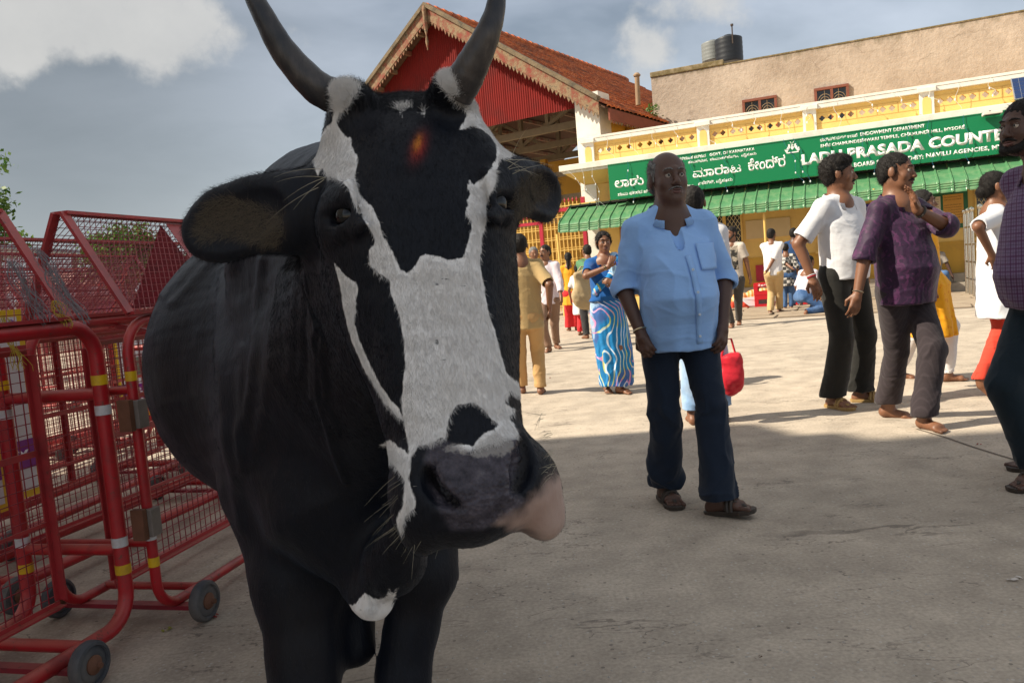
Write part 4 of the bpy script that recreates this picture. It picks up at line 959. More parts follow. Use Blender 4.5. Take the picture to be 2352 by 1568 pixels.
# ------------------------------------------------------------------ cow
HR = P(969, 478, 1.035)
Mh = Matrix.Translation(HR) @ Matrix.Rotation(R(10), 4, 'Z') @ Matrix.Rotation(R(-3.2), 4, 'Y') @ Matrix.Rotation(R(-17), 4, 'X')
Mhi = Mh.inverted()
def HP(px, py, c):                 # where the sight line meets the head's own plane y = c, in head space
    o = Mhi @ CAM; d = Mhi.to_3x3() @ ray(px, py); t = (c - o.y) / d.y; return o + d * t
def axis(*segs):
    out = []
    for a, b, h in segs: out += list(np.linspace(a, b, max(2, int(round((b - a) / h)) + 1))[(1 if out else 0):])
    return out
HF = .0042
V_ = Vol(axis((-1.22, -.50, .013), (-.50, .20, HF), (.20, .26, .013)), axis((.80, 1.32, HF), (1.32, 3.45, .014)), axis((-.02, .78, .014), (.78, 1.56, HF), (1.56, 1.60, .01)))
H = dict(M=Mh)
def W(px, py, Y): return np.array(P(px, py, Y))
# skull
V_.ell((0, .098, .050), (.126, .098, .138), .02, **H)
V_.ell((0, .10, .135), (.105, .072, .075), .03, **H)
V_.ell((0, .055, .02), (.115, .062, .125), .03, **H)
for s in (-1, 1):
    V_.ell((s * .072, .078, .158), (.034, .044, .034), .035, **H)           # horn bosses
    V_.ell((s * .112, .062, .014), (.026, .042, .036), .03, **H)           # brow
    V_.ell((s * (.083 if s < 0 else .074), .135, -.055), (.042, .090, .125), .04, **H)          # cheek
    V_.cone((s * .040, .050, -.02), (s * .026, .050, -.29), .055, .044, .035, **H)
    V_.cone((s * .060, .105, -.06), (s * .040, .095, -.30), .060, .048, .04, **H)
    V_.cone((s * .050, .205, -.02), (s * .030, .150, -.31), .044, .034, .05, **H)
V_.ell((0, .125, -.12), (.095, .115, .16), .03, **H)
V_.ell((.094, .062, .078), (.030, .045, .055), .03, **H); V_.ell((.100, .060, .040), (.028, .045, .05), .03, **H)
V_.ell(W(802, 222, 1.105), (.026, .032, .022), .035); V_.ell(W(1036, 203, 1.10), (.026, .032, .022), .035)
# muzzle
V_.ell((.000, .062, -.365), (.078, .072, .066), .045, **H)
V_.ell((-.048, .052, -.352), (.042, .050, .055), .03, **H)
V_.ell((.052, .055, -.350), (.044, .056, .058), .03, **H)
V_.ell((.090, .090, -.372), (.036, .058, .058), .025, **H)
V_.ell((-.066, .082, -.375), (.030, .052, .055), .025, **H)
V_.ell((0, .030, -.362), (.052, .038, .050), .02, **H)
V_.ell((0, .130, -.362), (.058, .055, .040), .035, **H)
V_.ell((.030, .105, -.402), (.046, .040, .020), .02, **H)                   # chin
lp_ = HP(1226, 1150, .085); V_.ell(lp_, (.034, .040, .050), .006, M=Mh, rot=(0, -22, 0))     # lower lip pushed to the side
lp2 = HP(1250, 1192, .085); V_.ell(lp2, (.016, .026, .020), .025, M=Mh, rot=(0, 10, 0))
# nostrils
def hit(px, py, t0=.8, t1=1.35):
    d = ray(px, py); 
    for t in np.arange(t0, t1, .0015):
        p = CAM + d * (t / d.y); i = [int(np.clip(np.searchsorted(V_.ax[k], p[k]), 0, len(V_.ax[k]) - 1)) for k in range(3)]
        if V_.D[i[0], i[1], i[2]] < 0: return Mhi @ p
    return None
def chain(pts, rs, k, op, c):
    q = [(hit(x, y) or HP(x, y, c)) + Vector((0, dz, 0)) for x, y, dz in pts]
    for i in range(len(q) - 1): V_.cone(q[i], q[i + 1], rs[i], rs[i + 1], k, op, M=Mh)
chain([(984, 1078, .004), (998, 1104, .010), (1018, 1128, .012), (1044, 1152, .007)], [.009, .0150, .0150, .009], .006, 'sub', -.004)
chain([(1200, 1016, .004), (1202, 1050, .010), (1196, 1086, .012), (1184, 1118, .007)], [.009, .0155, .0160, .010], .006, 'sub', .000)
chain([(1010, 1080, .002), (1030, 1108, .002), (1056, 1134, .003)], [.005, .006, .005], .010, 'add', .004); chain([(966, 1070, .003), (975, 1110, .003), (1000, 1150, .004)], [.005, .006, .006], .010, 'add', .004); chain([(1180, 1020, .003), (1182, 1056, .003), (1172, 1094, .003)], [.005, .006, .005], .010, 'add', .004)
# mouth slit
chain([(1010, 1196, 0), (1060, 1204, 0), (1110, 1200, 0), (1150, 1182, 0), (1195, 1150, 0)], [.005, .006, .006, .006, .005], .004, 'sub', .015)
# eye sockets
EL = hit(778, 494) or Vector((-.12, .06, 0)); ER = hit(1160, 462) or Vector((.12, .06, 0)); EYN = []
for s, E_ in ((-1, EL), (1, ER)):
    n_ = Vector((E_.x, E_.y - .10, .12 * 0)).normalized(); t_ = Vector((0, 0, 1)).cross(n_).normalized() * (-s)      # t_ points to the nose side
    n_ = (n_ + Vector((0, 0, -.10))).normalized(); Z_ = Vector((0, 0, 1)); EYN.append((E_ - n_ * .0185, n_))
    V_.ell(E_ + n_ * .004, (.024, .024, .014), .010, 'sub', **H)
    rr_ = [E_ + t_ * (.029 * math.cos(a)) + Z_ * (.0165 * math.sin(a) - .004 * math.cos(a)) - n_ * (.004 * abs(math.cos(a))) for a in np.linspace(0, 2 * math.pi, 13)]
    for j in range(12): up_l = 1 if j < 6 else .8; V_.cone(rr_[j], rr_[j + 1], .0048 * up_l, .0048 * up_l, .005, **H)
    V_.cone(E_ + t_ * -.020 + Z_ * .015 - n_ * .003, E_ + t_ * .026 + Z_ * .009 - n_ * .003, .0070, .0062, .006, **H); V_.cone(E_ + t_ * -.024 + Z_ * .024 - n_ * .004, E_ + t_ * .026 + Z_ * .020 - n_ * .002, .0075, .0075, .010, **H)
    V_.cone(E_ + t_ * -.026 + Z_ * .034 - n_ * .010, E_ + t_ * .022 + Z_ * .034 - n_ * .006, .0080, .0080, .012, **H)
    V_.cone(E_ + t_ * -.010 - Z_ * .024 - n_ * .004, E_ + t_ * .034 - Z_ * .022 - n_ * .004, .0055, .0055, .010, **H); V_.cone(E_ + t_ * .02 - Z_ * .034 - n_ * .004, E_ + t_ * .045 - Z_ * .030 - n_ * .004, .0055, .0055, .010, **H)
# ears
def earprim():
    M1 = Matrix.Translation(P(562, 497, 1.145)) @ Matrix.Rotation(R(-12), 4, 'Z') @ Matrix.Rotation(R(-11), 4, 'Y')
    V_.ell((0, 0, 0), (.096, .020, .052), .02, M=M1); V_.ell((-.040, .0, -.004), (.062, .020, .050), .015, M=M1); V_.ell((.050, .004, -.012), (.056, .026, .050), .03, M=M1)
    V_.ell((-.005, -.022, -.004), (.080, .017, .037), .010, 'sub', M=M1)
    M2 = Matrix.Translation(P(1222, 435, 1.16)) @ Matrix.Rotation(R(58), 4, 'Z') @ Matrix.Rotation(R(3), 4, 'Y')
    V_.ell((0, 0, 0), (.072, .018, .042), .02, M=M2); V_.ell((.030, -.003, -.006), (.040, .018, .040), .015, M=M2)
    V_.ell((.016, -.016, -.004), (.050, .015, .028), .01, 'sub', M=M2)
V_.cone(W(790, 410, 1.15), W(700, 450, 1.15), .036, .034, .03); V_.cone(W(760, 480, 1.17), W(660, 495, 1.15), .036, .034, .03)
V_.cone(W(1150, 400, 1.14), W(1200, 420, 1.17), .030, .026, .02)
earprim()
# neck and body
V_.cone(W(925, 470, 1.24), W(800, 560, 1.62), .118, .21, .06)
V_.cone(W(870, 640, 1.26), W(790, 900, 1.62), .115, .22, .08)
V_.cone(W(910, 800, 1.22), W(860, 1060, 1.48), .070, .10, .08)
V_.ell((-.36, 1.80, 1.06), (.25, .34, .36), .10); V_.ell((-.385, 1.78, .86), (.265, .30, .30), .10)
V_.ell((-.31, 1.66, .80), (.18, .20, .20), .10)
V_.cone((-.56, 2.05, 1.00), (-.66, 2.85, 1.00), .36, .40, .12); V_.ell((-.615, 2.42, .93), (.425, .55, .385), .10)
V_.ell((-.66, 3.0, 1.05), (.30, .34, .36), .10)
V_.cone((-.5, 1.95, 1.30), (-.7, 2.95, 1.36), .09, .08, .12)
# dewlap and brisket
V_.cone(W(935, 1170, 1.24), W(905, 1300, 1.36), .022, .045, .05); V_.cone(W(915, 1270, 1.36), W(865, 1350, 1.40), .045, .030, .05)
V_.ell(W(858, 1382, 1.39), (.038, .045, .032), .018)
V_.cone(W(790, 1180, 1.52), W(835, 1330, 1.47), .14, .045, .08)
# front legs
def leg(pts, rs, k=.05):
    for i in range(len(pts) - 1): V_.cone(pts[i], pts[i + 1], rs[i], rs[i + 1], k)
LL = [W(672, 1130, 1.72), W(688, 1330, 1.60), W(696, 1500, 1.56), W(700, 1590, 1.54), (-.41, 1.57, .14), (-.415, 1.555, .09), (-.42, 1.53, .03)]
RR = [W(950, 1120, 1.72), W(972, 1310, 1.62), W(942, 1450, 1.60), W(924, 1560, 1.58), (-.235, 1.60, .14), (-.235, 1.585, .09), (-.235, 1.56, .03)]
leg(LL, [.15, .088, .064, .056, .036, .046, .052]); leg(RR, [.11, .064, .048, .046, .036, .046, .052])
V_.cone((-.40, 1.70, .62), (-.39, 1.64, .42), .07, .045, .05)
for X0, Y0, D_ in ((-.60, 2.52, 0), (-.90, 2.95, 0)):
    leg([(X0 - .02, Y0 + .12, .85), (X0 + .01, Y0 - .02, .62), (X0 + .02, Y0 + .16, .47), (X0 + .01, Y0 + .13, .40), (X0, Y0 + .06, .14), (X0, Y0 + .03, .09), (X0, Y0, .03)], [.17, .10, .058, .052, .034, .044, .05])
V_.cone((-.74, 3.34, 1.30), (-.76, 3.40, .6), .035, .02, .02); V_.ell((-.76, 3.40, .52), (.035, .035, .1), .02)
CV, CQ = V_.surf(); del V_
CV = vsmooth(CV, CQ, 4, .5)
CN = vnormals(CV, CQ); cpx, cpy = PJ(CV); front = ((CV - np.array(CAM)) * CN).sum(1) < .02 * 1
hl = (np.c_[CV, np.ones(len(CV))] @ np.array(Mhi).T)[:, :3]
ishead = (hl[:, 1] < .27) & (hl[:, 2] > -.5) & (hl[:, 1] > -.08) & (np.abs(hl[:, 0]) < .17)
# skin folds of neck and chest
def pline_d(px, py, pl):
    d = np.full(len(px), 1e9)
    for i in range(len(pl) - 1):
        x0, y0 = pl[i]; x1, y1 = pl[i + 1]; ex, ey = x1 - x0, y1 - y0; t = np.clip(((px - x0) * ex + (py - y0) * ey) / (ex * ex + ey * ey), 0, 1); d = np.minimum(d, (px - x0 - t * ex) ** 2 + (py - y0 - t * ey) ** 2)
    return np.sqrt(d)
c2 = lambda L_: [(367.5 + x * .43949, 551.25 + y * .43949) for x, y in L_]
c1 = lambda L_: [(367.5 + x * .41016, y * .41016) for x, y in L_]
folds = [(c2([(400, 60), (345, 200), (315, 500), (330, 800), (360, 1050), (400, 1300), (440, 1500)]), .012, 11), (c2([(540, 100), (510, 350), (500, 600), (470, 800), (430, 1000), (440, 1200)]), .008, 8), (c2([(330, 60), (200, 180), (60, 330)]), .006, 8), (c2([(250, 60), (130, 170), (20, 290)]), .006, 7),
         (c2([(850, 250), (820, 500), (830, 800), (900, 1050), (970, 1250)]), .009, 7), (c2([(880, 300), (850, 600), (870, 850), (930, 1000)]), .006, 5), (c2([(800, 200), (790, 500), (800, 820)]), .005, 6), (c2([(620, 100), (600, 400), (560, 700), (520, 1000), (480, 1150)]), .005, 12), (c2([(430, 560), (420, 800), (410, 1000), (440, 1120)]), .005, 7),
         (c2([(700, 100), (690, 400), (680, 700)]), .003, 10), (c2([(760, 80), (745, 400), (740, 700)]), .003, 8)]
fm = front & (hl[:, 1] > .22) & (CV[:, 1] < 2.3)
disp = np.zeros(len(CV))
for pl, am, sg_ in folds:
    d = pline_d(cpx[fm], cpy[fm], pl); disp[fm] += am * .8 * np.exp(-(d / (sg_ * 1.3)) ** 2)
CV = CV + CN * disp[:, None]
CV = CV + CN * (.0022 * snoise(CV, 6, 5) * (~ishead) + .0006 * snoise(CV, 22, 9))[:, None]
# nose pad creases and nasal wrinkles
# coat markings, traced as outlines on the hide
whiteface = c1([(925, 455), (1000, 442), (1080, 455), (1130, 488), (1105, 520), (1078, 548), (1060, 590), (1015, 628), (985, 680), (1000, 715), (1040, 760), (1075, 775), (1068, 820), (1110, 880), (1092, 960), (1100, 1040), (1130, 1110), (1180, 1150), (1222, 1220), (1258, 1330), (1290, 1400), (1322, 1450), (1345, 1500), (1385, 1530), (1425, 1490), (1455, 1445), (1490, 1418), (1560, 1440), (1640, 1452), (1700, 1442), (1715, 1390), (1732, 1330), (1742, 1240), (1705, 1205), (1722, 1150), (1718, 1120), (1738, 1080), (1718, 1050), (1735, 1000), (1752, 1035), (1800, 1005), (1850, 950), (1880, 900), (1890, 830), (1850, 770), (1800, 725), (1750, 703), (1700, 722), (1668, 730), (1700, 690), (1722, 640), (1700, 600), (1650, 560), (1600, 510), (1562, 475), (1545, 430), (1490, 432), (1500, 415), (1560, 370), (1700, 380), (1800, 460), (1850, 600), (1900, 700), (2000, 830), (1965, 880), (1905, 890), (1880, 960), (1885, 1020), (1850, 1080), (1830, 1150), (1825, 1250), (1800, 1320), (1802, 1400), (1788, 1470), (1805, 1568)]) + \
    c2([(1690, 200), (1700, 300), (1742, 450), (1785, 600), (1808, 690), (1870, 740), (1925, 800), (1880, 815), (1850, 800), (1830, 790), (1815, 830), (1800, 850), (1835, 870), (1870, 890), (1850, 905), (1815, 925), (1850, 955), (1880, 1010), (1860, 1040), (1800, 1060), (1700, 1075), (1600, 1110), (1500, 1100), (1440, 1110), (1400, 1085), (1440, 1060), (1350, 1075), (1320, 1120), (1305, 1130), (1290, 1010), (1270, 930), (1258, 830), (1272, 750), (1282, 640), (1275, 550), (1262, 450), (1250, 380), (1212, 290), (1200, 212), (1140, 172), (1092, 130), (1092, 60)]) + \
    c1([(1165, 1490), (1160, 1450), (1172, 1400), (1192, 1370), (1202, 1350), (1188, 1300), (1150, 1240), (1100, 1180), (1080, 1130), (1062, 1060), (1020, 1020), (980, 1000), (935, 985), (905, 945), (884, 985), (872, 960), (862, 900), (870, 800), (915, 730), (960, 690), (975, 600), (960, 520), (900, 490)])
nosepatch = c2([(1500, 1050), (1497, 975), (1520, 900), (1560, 858), (1635, 845), (1690, 885), (1735, 938), (1765, 962), (1745, 990), (1700, 1005), (1670, 1030), (1640, 1075), (1560, 1068), (1500, 1080), (1440, 1060), (1460, 1035)])
cheekstripe = c2([(915, 125), (965, 185), (1022, 222), (1030, 260), (1018, 330), (1022, 380), (1012, 430), (1040, 520), (1080, 620), (1130, 720), (1200, 830), (1260, 900), (1280, 960), (1240, 915), (1175, 850), (1115, 750), (1055, 650), (1005, 520), (975, 420), (955, 300), (935, 200)])
chinpatch = c2([(1142, 1072), (1200, 1042), (1250, 1080), (1312, 1128), (1300, 1250), (1332, 1350), (1332, 1400), (1290, 1440), (1255, 1545), (1235, 1490), (1240, 1440), (1272, 1380), (1275, 1260), (1235, 1190), (1180, 1130)])
c3 = lambda L_: [(459.4 + x * .29297, 1148.4 + y * .29297) for x, y in L_]
brisket = c3([(1060, 835), (1120, 815), (1190, 822), (1250, 780), (1290, 730), (1312, 725), (1350, 760), (1400, 778), (1440, 768), (1470, 740), (1488, 660), (1502, 740), (1560, 680), (1520, 760), (1500, 1000), (1200, 1000), (1060, 860)])
star = c1([(1230, 596), (1290, 600), (1330, 585), (1380, 573), (1420, 588), (1432, 622), (1460, 620), (1490, 600), (1502, 630), (1482, 668), (1440, 642), (1402, 612), (1362, 630), (1372, 672), (1345, 668), (1335, 628), (1280, 608)])
white = np.full(len(CV), -99.); fh = front & (hl[:, 1] < .35)
sdw = poly_sd(cpx[fh], cpy[fh], whiteface); sdw = np.minimum(sdw, -poly_sd(cpx[fh], cpy[fh], nosepatch)); 
sdw = np.where(hl[fh][:, 1] > .20, -99, sdw)
cs_ = poly_sd(cpx[fh], cpy[fh], cheekstripe); sdw = np.maximum(sdw, cs_ * 1.2 + 1.0)
for pl in (chinpatch, star): sdw = np.maximum(sdw, poly_sd(cpx[fh], cpy[fh], pl) * (1. if pl is chinpatch else .9) - (0 if pl is chinpatch else 4))
white[fh] = sdw
fb = front & (CV[:, 2] < .75) & (CV[:, 1] < 1.475) & (cpy > 1300); white[fb] = np.maximum(white[fb], poly_sd(cpx[fb], cpy[fb], brisket))
c4 = lambda L_: [(872.8 + x * .29297, 826.9 + y * .29297) for x, y in L_]
nosepad = c4([(390, 650), (520, 640), (640, 700), (760, 720), (1000, 620), (1100, 600), (1140, 680), (1130, 850), (1060, 1050), (1150, 1100), (1000, 1230), (800, 1320), (560, 1330), (480, 1200), (400, 1000), (350, 800)])
for (sx_, sy_, ra_, rb_) in ((1003, 786, 5, 10), (1052, 822, 4, 6), (1030, 640, 16, 2.2), (1003, 652, 6, 4), (1022, 826, 12, 1.8), (1062, 655, 9, 2)):
    dd = np.sqrt(((cpx[fh] - sx_) / ra_) ** 2 + ((cpy[fh] - sy_) / rb_) ** 2); white[fh] = np.where(dd < 3, np.minimum(white[fh], (dd - 1) * 9), white[fh])  # dark blaze spots; the thin strokes paint wrinkle shade into the coat
nostril = np.zeros(len(CV))
for pl in ([(980, 1076), (996, 1104), (1018, 1130), (1046, 1154)], [(1201, 1014), (1203, 1050), (1197, 1088), (1184, 1120)]): nostril[fh] = np.maximum(nostril[fh], np.exp(-(pline_d(cpx[fh], cpy[fh], pl) / 13) ** 4))
nose = np.zeros(len(CV)); nose[fh] = np.clip(poly_sd(cpx[fh], cpy[fh], nosepad) / 14 + .5, 0, 1)
pinkp = c4([(940, 1275), (1040, 1215), (1130, 1160), (1210, 1070), (1290, 990), (1350, 925), (1400, 890), (1600, 880), (1600, 1450), (1290, 1450), (1130, 1335), (1060, 1325)])
pink = np.zeros(len(CV)); pink[fh] = np.clip((poly_sd(cpx[fh], cpy[fh], pinkp) + 7 * snoise(CV[fh], 30, 8)) / 34 + .5, 0, 1)
pads = c4([(520, 660), (620, 640), (700, 720), (760, 640), (820, 570), (920, 560), (1040, 600), (1080, 700), (960, 760), (760, 770), (560, 740), (460, 700)])
grey = np.zeros(len(CV)); grey[fh] = np.clip(poly_sd(cpx[fh], cpy[fh], pads) / 26 + .45, 0, 1)
brown = np.zeros(len(CV))
earL = c1([(190, 1260), (260, 1120), (400, 1080), (560, 1130), (700, 1190), (720, 1280), (680, 1400), (560, 1380), (400, 1330), (260, 1360), (190, 1330)]); earR = c1([(1960, 1230), (1985, 1060), (2060, 960), (2150, 950), (2200, 1040), (2190, 1130), (2080, 1180), (1990, 1230)])
ea = front & (CV[:, 1] > 1.06) & (CV[:, 1] < 1.25)
for pl in (earL, earR): brown[ea] = np.maximum(brown[ea], np.clip(poly_sd(cpx[ea], cpy[ea], pl) / 45 + .2, 0, 1))
tx0, ty0 = c1([(1452, 812)])[0]
tika = np.zeros(len(CV)); tika[fh] = np.exp(-(((cpx[fh] - tx0 + .25 * (cpy[fh] - ty0)) / 15) ** 2 + ((cpy[fh] - ty0 - 6) / 28) ** 2))
tikay = np.zeros(len(CV)); tikay[fh] = np.exp(-(((cpx[fh] - tx0 + 5 + .25 * (cpy[fh] - ty0)) / 7) ** 2 + ((cpy[fh] - ty0 + 4) / 16) ** 2))
# direction of the hair, for the shader and for real hairs
def cow_mat():
    m, t, b = new_mat('cow_coat'); v = coords(t); A = lambda n_: (lambda q: q.outputs['Fac'])(N('ShaderNodeAttribute', t, attribute_name=n_))
    fur = noise(t, coords(t, (1, 1, .28)), 260, 3, .6); fur2 = noise(t, coords(t, (1, 1, .35)), 90, 4, .65); blot = noise(t, v, 12, 4, .6)
    j = mth(t, 'MULTIPLY', mth(t, 'SUBTRACT', mth(t, 'ADD', mth(t, 'MULTIPLY', fur2, .75), mth(t, 'MULTIPLY', fur, .25)), .5), 20.0)
    ws = mth(t, 'ADD', A('white'), j); mr = N('ShaderNodeMapRange', t); mr.interpolation_type = 'SMOOTHSTEP'; L(ws, mr.inputs[0], t); mr.inputs[1].default_value = -2.0; mr.inputs[2].default_value = 2.2
    blk = mixc(t, fur2, (.0015, .0022, .0050), (.0055, .0080, .0150)); blk = mixc(t, mth(t, 'MULTIPLY', ramp(t, noise(t, v, 4, 4), [(.45, (0,) * 3), (.75, (1,) * 3)]), .5), blk, (.012, .008, .007))
    wh = mixc(t, fur2, (.60, .59, .59), (.90, .885, .87)); wh = mixc(t, mth(t, 'MULTIPLY', ramp(t, blot, [(.5, (0,) * 3), (.75, (1,) * 3)]), .35), wh, (.42, .36, .28))
    sp = ramp(t, noise(t, v, 55, 3, .6), [(.66, (0,) * 3), (.74, (1,) * 3)]); wh = mixc(t, mth(t, 'MULTIPLY', sp, .45), wh, (.09, .095, .12))
    c = mixc(t, mr.outputs[0], blk, wh)
    np_ = ramp(t, noise(t, v, 45, 6, .7), [(.30, (.016, .014, .020)), (.58, (.070, .062, .078)), (.78, (.17, .155, .165))]); c = mixc(t, A('nose'), c, np_)
    gs = ramp(t, mth(t, 'ADD', A('grey'), mth(t, 'MULTIPLY', mth(t, 'SUBTRACT', noise(t, v, 75, 5, .7), .5), 1.8)), [(.5, (0,) * 3), (.75, (1,) * 3)]); c = mixc(t, mth(t, 'MULTIPLY', gs, .65), c, (.32, .30, .28))
    pk = mixc(t, noise(t, v, 16, 6), (.26, .15, .115), (.50, .39, .34)); c = mixc(t, A('pink'), c, pk)
    c = mixc(t, mth(t, 'MULTIPLY', A('nostril'), .9), c, (.004, .0035, .004))
    c = mixc(t, mth(t, 'MULTIPLY', A('brown'), ramp(t, fur2, [(.3, (.3,) * 3), (.7, (1,) * 3)])), c, (.034, .024, .018))
    c = mixc(t, mth(t, 'MULTIPLY', A('tika'), .8), c, (.30, .018, .012)); c = mixc(t, mth(t, 'MULTIPLY', A('tikay'), .8), c, (.60, .22, .02))
    L(c, b.inputs['Base Color'], t)
    rg = mixc(t, A('nose'), (.50,) * 3, (.27,) * 3); L(rg, b.inputs['Roughness'], t); b.inputs['Specular IOR Level'].default_value = .20
    b.inputs['Sheen Weight'].default_value = .05; b.inputs['Sheen Roughness'].default_value = .4; b.inputs['Sheen Tint'].default_value = (.6, .75, 1, 1)
    h = mth(t, 'ADD', mth(t, 'MULTIPLY', fur2, .6), mth(t, 'MULTIPLY', fur, .4)); pb = N('ShaderNodeTexVoronoi', t, Scale=170.0); L(v, pb.inputs['Vector'], t)
    hm = N('ShaderNodeMix', t, data_type='FLOAT'); L(A('nose'), hm.inputs[0], t); L(h, hm.inputs[2], t); L(pb.outputs['Distance'], hm.inputs[3], t)
    bump(t, b, hm.outputs[0], .6, .0035); return m
M_cow = cow_mat()
cow = empty('cow', (-.40, 1.8, 0), 0, 'large black and white horned cow facing the camera beside the red barriers', 'cow')
CO = np.array(cow.location)
ab = dict(white=white, nose=nose, pink=pink, brown=brown, tika=tika, tikay=tikay, grey=grey, nostril=nostril)
cow_o = link('body', qmesh('body', CV - CO, CQ, ab), M_cow, cow)
# horns
def horn_mat():
    m, t, b = new_mat('horn_keratin'); v = coords(t); n = noise(t, coords(t, (1, 1, .2)), 60, 6, .65); n2 = noise(t, v, 14, 5, .6)
    c = ramp(t, n, [(.35, (.016, .014, .016)), (.6, (.055, .046, .042)), (.78, (.14, .12, .10))]); c = mixc(t, ramp(t, n2, [(.42, (0,) * 3), (.62, (1,) * 3)]), c, (.010, .011, .016))
    L(c, b.inputs['Base Color'], t); b.inputs['Roughness'].default_value = .36; bump(t, b, n, .7, .003); return m
M_horn = horn_mat()
def horn(pts, rs, label=None):
    P0 = [Vector(W(*p)) for p in pts]; n_ = 46; out = []; ro = []
    for i in range(n_ + 1):
        t = i / n_ * (len(P0) - 1); k = min(int(t), len(P0) - 2); f = t - k
        a = P0[max(k - 1, 0)]; b2 = P0[k]; c_ = P0[k + 1]; d = P0[min(k + 2, len(P0) - 1)]
        out.append(.5 * ((2 * b2) + (c_ - a) * f + (2 * a - 5 * b2 + 4 * c_ - d) * f * f + (3 * b2 - a - 3 * c_ + d) * f ** 3)); r_ = rs[k] + (rs[k + 1] - rs[k]) * f
        ro.append(r_ * (1 + .018 * math.sin(i * 1.7) * (1 - i / n_) ** .5))
    m = MB(); m.tube([p - cow.location for p in out], ro, 26); o = m.build('horn', M_horn, cow, True); o.data.shade_smooth()
horn([(805, 243, 1.12), (768, 222, 1.12), (722, 196, 1.11), (655, 122, 1.10), (610, 45, 1.09), (575, -30, 1.09), (562, -120, 1.10), (585, -190, 1.11)], [.024, .0242, .0225, .0185, .0148, .0118, .007, .0015])
horn([(1048, 222, 1.10), (1068, 182, 1.09), (1090, 140, 1.08), (1118, 82, 1.07), (1138, 20, 1.07), (1142, -50, 1.07), (1128, -130, 1.08), (1100, -180, 1.09)], [.022, .0240, .0215, .0172, .0130, .0100, .006, .0015])
# fluffy ring where horn meets hide is left to the coat; eyes
M_eye, t_, b_ = new_mat('cow_eye'); b_.inputs['Base Color'].default_value = (.003, .0025, .003, 1); b_.inputs['Roughness'].default_value = .03; b_.inputs['Specular IOR Level'].default_value = .45
M_sclera = mat('eye_rim', (.25, .17, .15), .3, .1)
for s, E_ in ((-1, EL), (1, ER)):
    c_ = Mh @ EYN[0 if s < 0 else 1][0] - cow.location; m = MB(); m.lathe([(.0200 * math.sin(a), -.0200 * math.cos(a)) for a in np.linspace(.01, math.pi - .01, 16)], 24, Matrix.Translation(c_)); eo = m.build('eye', M_eye, cow, True); eo.data.shade_smooth()
# hoofs (dark claws) stay part of the leg; claws as separate parts
M_hoof = mat('hoof', (.03, .027, .025), .5, .3)
for x, y in ((-.42, 1.51), (-.235, 1.54), (-.60, 2.5), (-.90, 2.93)):
    for s in (-1, 1):
        m = MB(); m.lathe([(.034, 0), (.030, .03), (.022, .06)], 12, Matrix.Translation(Vector((x + s * .027, y - .01, 0)) - cow.location) @ Matrix.Diagonal((.9, 1.5, 1, 1))); m.build('hoof', M_hoof, cow, True)

# real hairs: short coat fringe and long whiskers
def hair_mesh(name, roots, dirs, lens, rad, mt, parent, gravity=.0, seg=3, curl=0., kind='stuff'):
    n = len(roots); dirs = dirs / (np.linalg.norm(dirs, axis=1)[:, None] + 1e-9); side = np.cross(dirs, np.array(fwd)[None, :]); side /= np.linalg.norm(side, axis=1)[:, None] + 1e-9
    side2 = np.cross(dirs, side); V = []; rs_ = np.random.RandomState(4); cd_ = rs_.normal(size=(n, 3)) * curl
    for i in range(seg + 1):
        f = i / seg; c_ = roots + dirs * (lens[:, None] * f) + (np.array([0, 0, -gravity]) + cd_) * (lens[:, None] * f * f); r_ = rad * (1 - f * .85)
        for k in range(3):
            a = 2.094 * k; V.append(c_ + (side * math.cos(a) + side2 * math.sin(a)) * r_)
    V = np.stack(V, 1).reshape(-1, 3); base = np.arange(n)[:, None] * (3 * (seg + 1)); Q = []
    for i in range(seg):
        for k in range(3): Q.append(np.stack([base[:, 0] + 3 * i + k, base[:, 0] + 3 * i + (k + 1) % 3, base[:, 0] + 3 * (i + 1) + (k + 1) % 3, base[:, 0] + 3 * (i + 1) + k], 1))
    me = qmesh(name, V, np.concatenate(Q)); o = link(name, me, mt, parent)
    if kind: o['kind'] = kind
    return o
M_hblk = mat('black_hair', (.0028, .0038, .007), .45, .3, spec=.2); M_hwht = mat('white_hair', (.74, .72, .70), .5, .1); M_hbrn = mat('tan_hair', (.12, .095, .065), .5, .2); M_whisk = mat('pale_whisker', (.42, .38, .28), .4, .15)
rsH = np.random.RandomState(2)
# hair root sampling on visible hide
fc = CV[CQ].mean(1); fn = CN[CQ].mean(1); ar = np.linalg.norm(np.cross(CV[CQ[:, 2]] - CV[CQ[:, 0]], CV[CQ[:, 3]] - CV[CQ[:, 1]]), axis=1) * .5
fw = white[CQ].mean(1); fno = nose[CQ].mean(1); fpk = pink[CQ].mean(1); fbr = brown[CQ].mean(1); fpx, fpy = PJ(fc)
vis = (((fc - np.array(CAM)) * fn).sum(1) < .35) & (fno < .3) & (fpk < .3) & (fpy > -50) & (fpy < 1650) & (fpx > 250) & (fpx < 1400)
headf = vis & (fc[:, 1] < 1.35)
downface = np.array(Mh.to_3x3() @ Vector((0, 0, -1))); 
def sample(mask, n):
    p = ar * mask; p = p / p.sum(); i = rsH.choice(len(ar), n, p=p); u = rsH.rand(n, 1); v = rsH.rand(n, 1); q = CV[CQ[i]]
    return i, (q[:, 0] * (1 - u) + q[:, 1] * u) * (1 - v) + (q[:, 3] * (1 - u) + q[:, 2] * u) * v
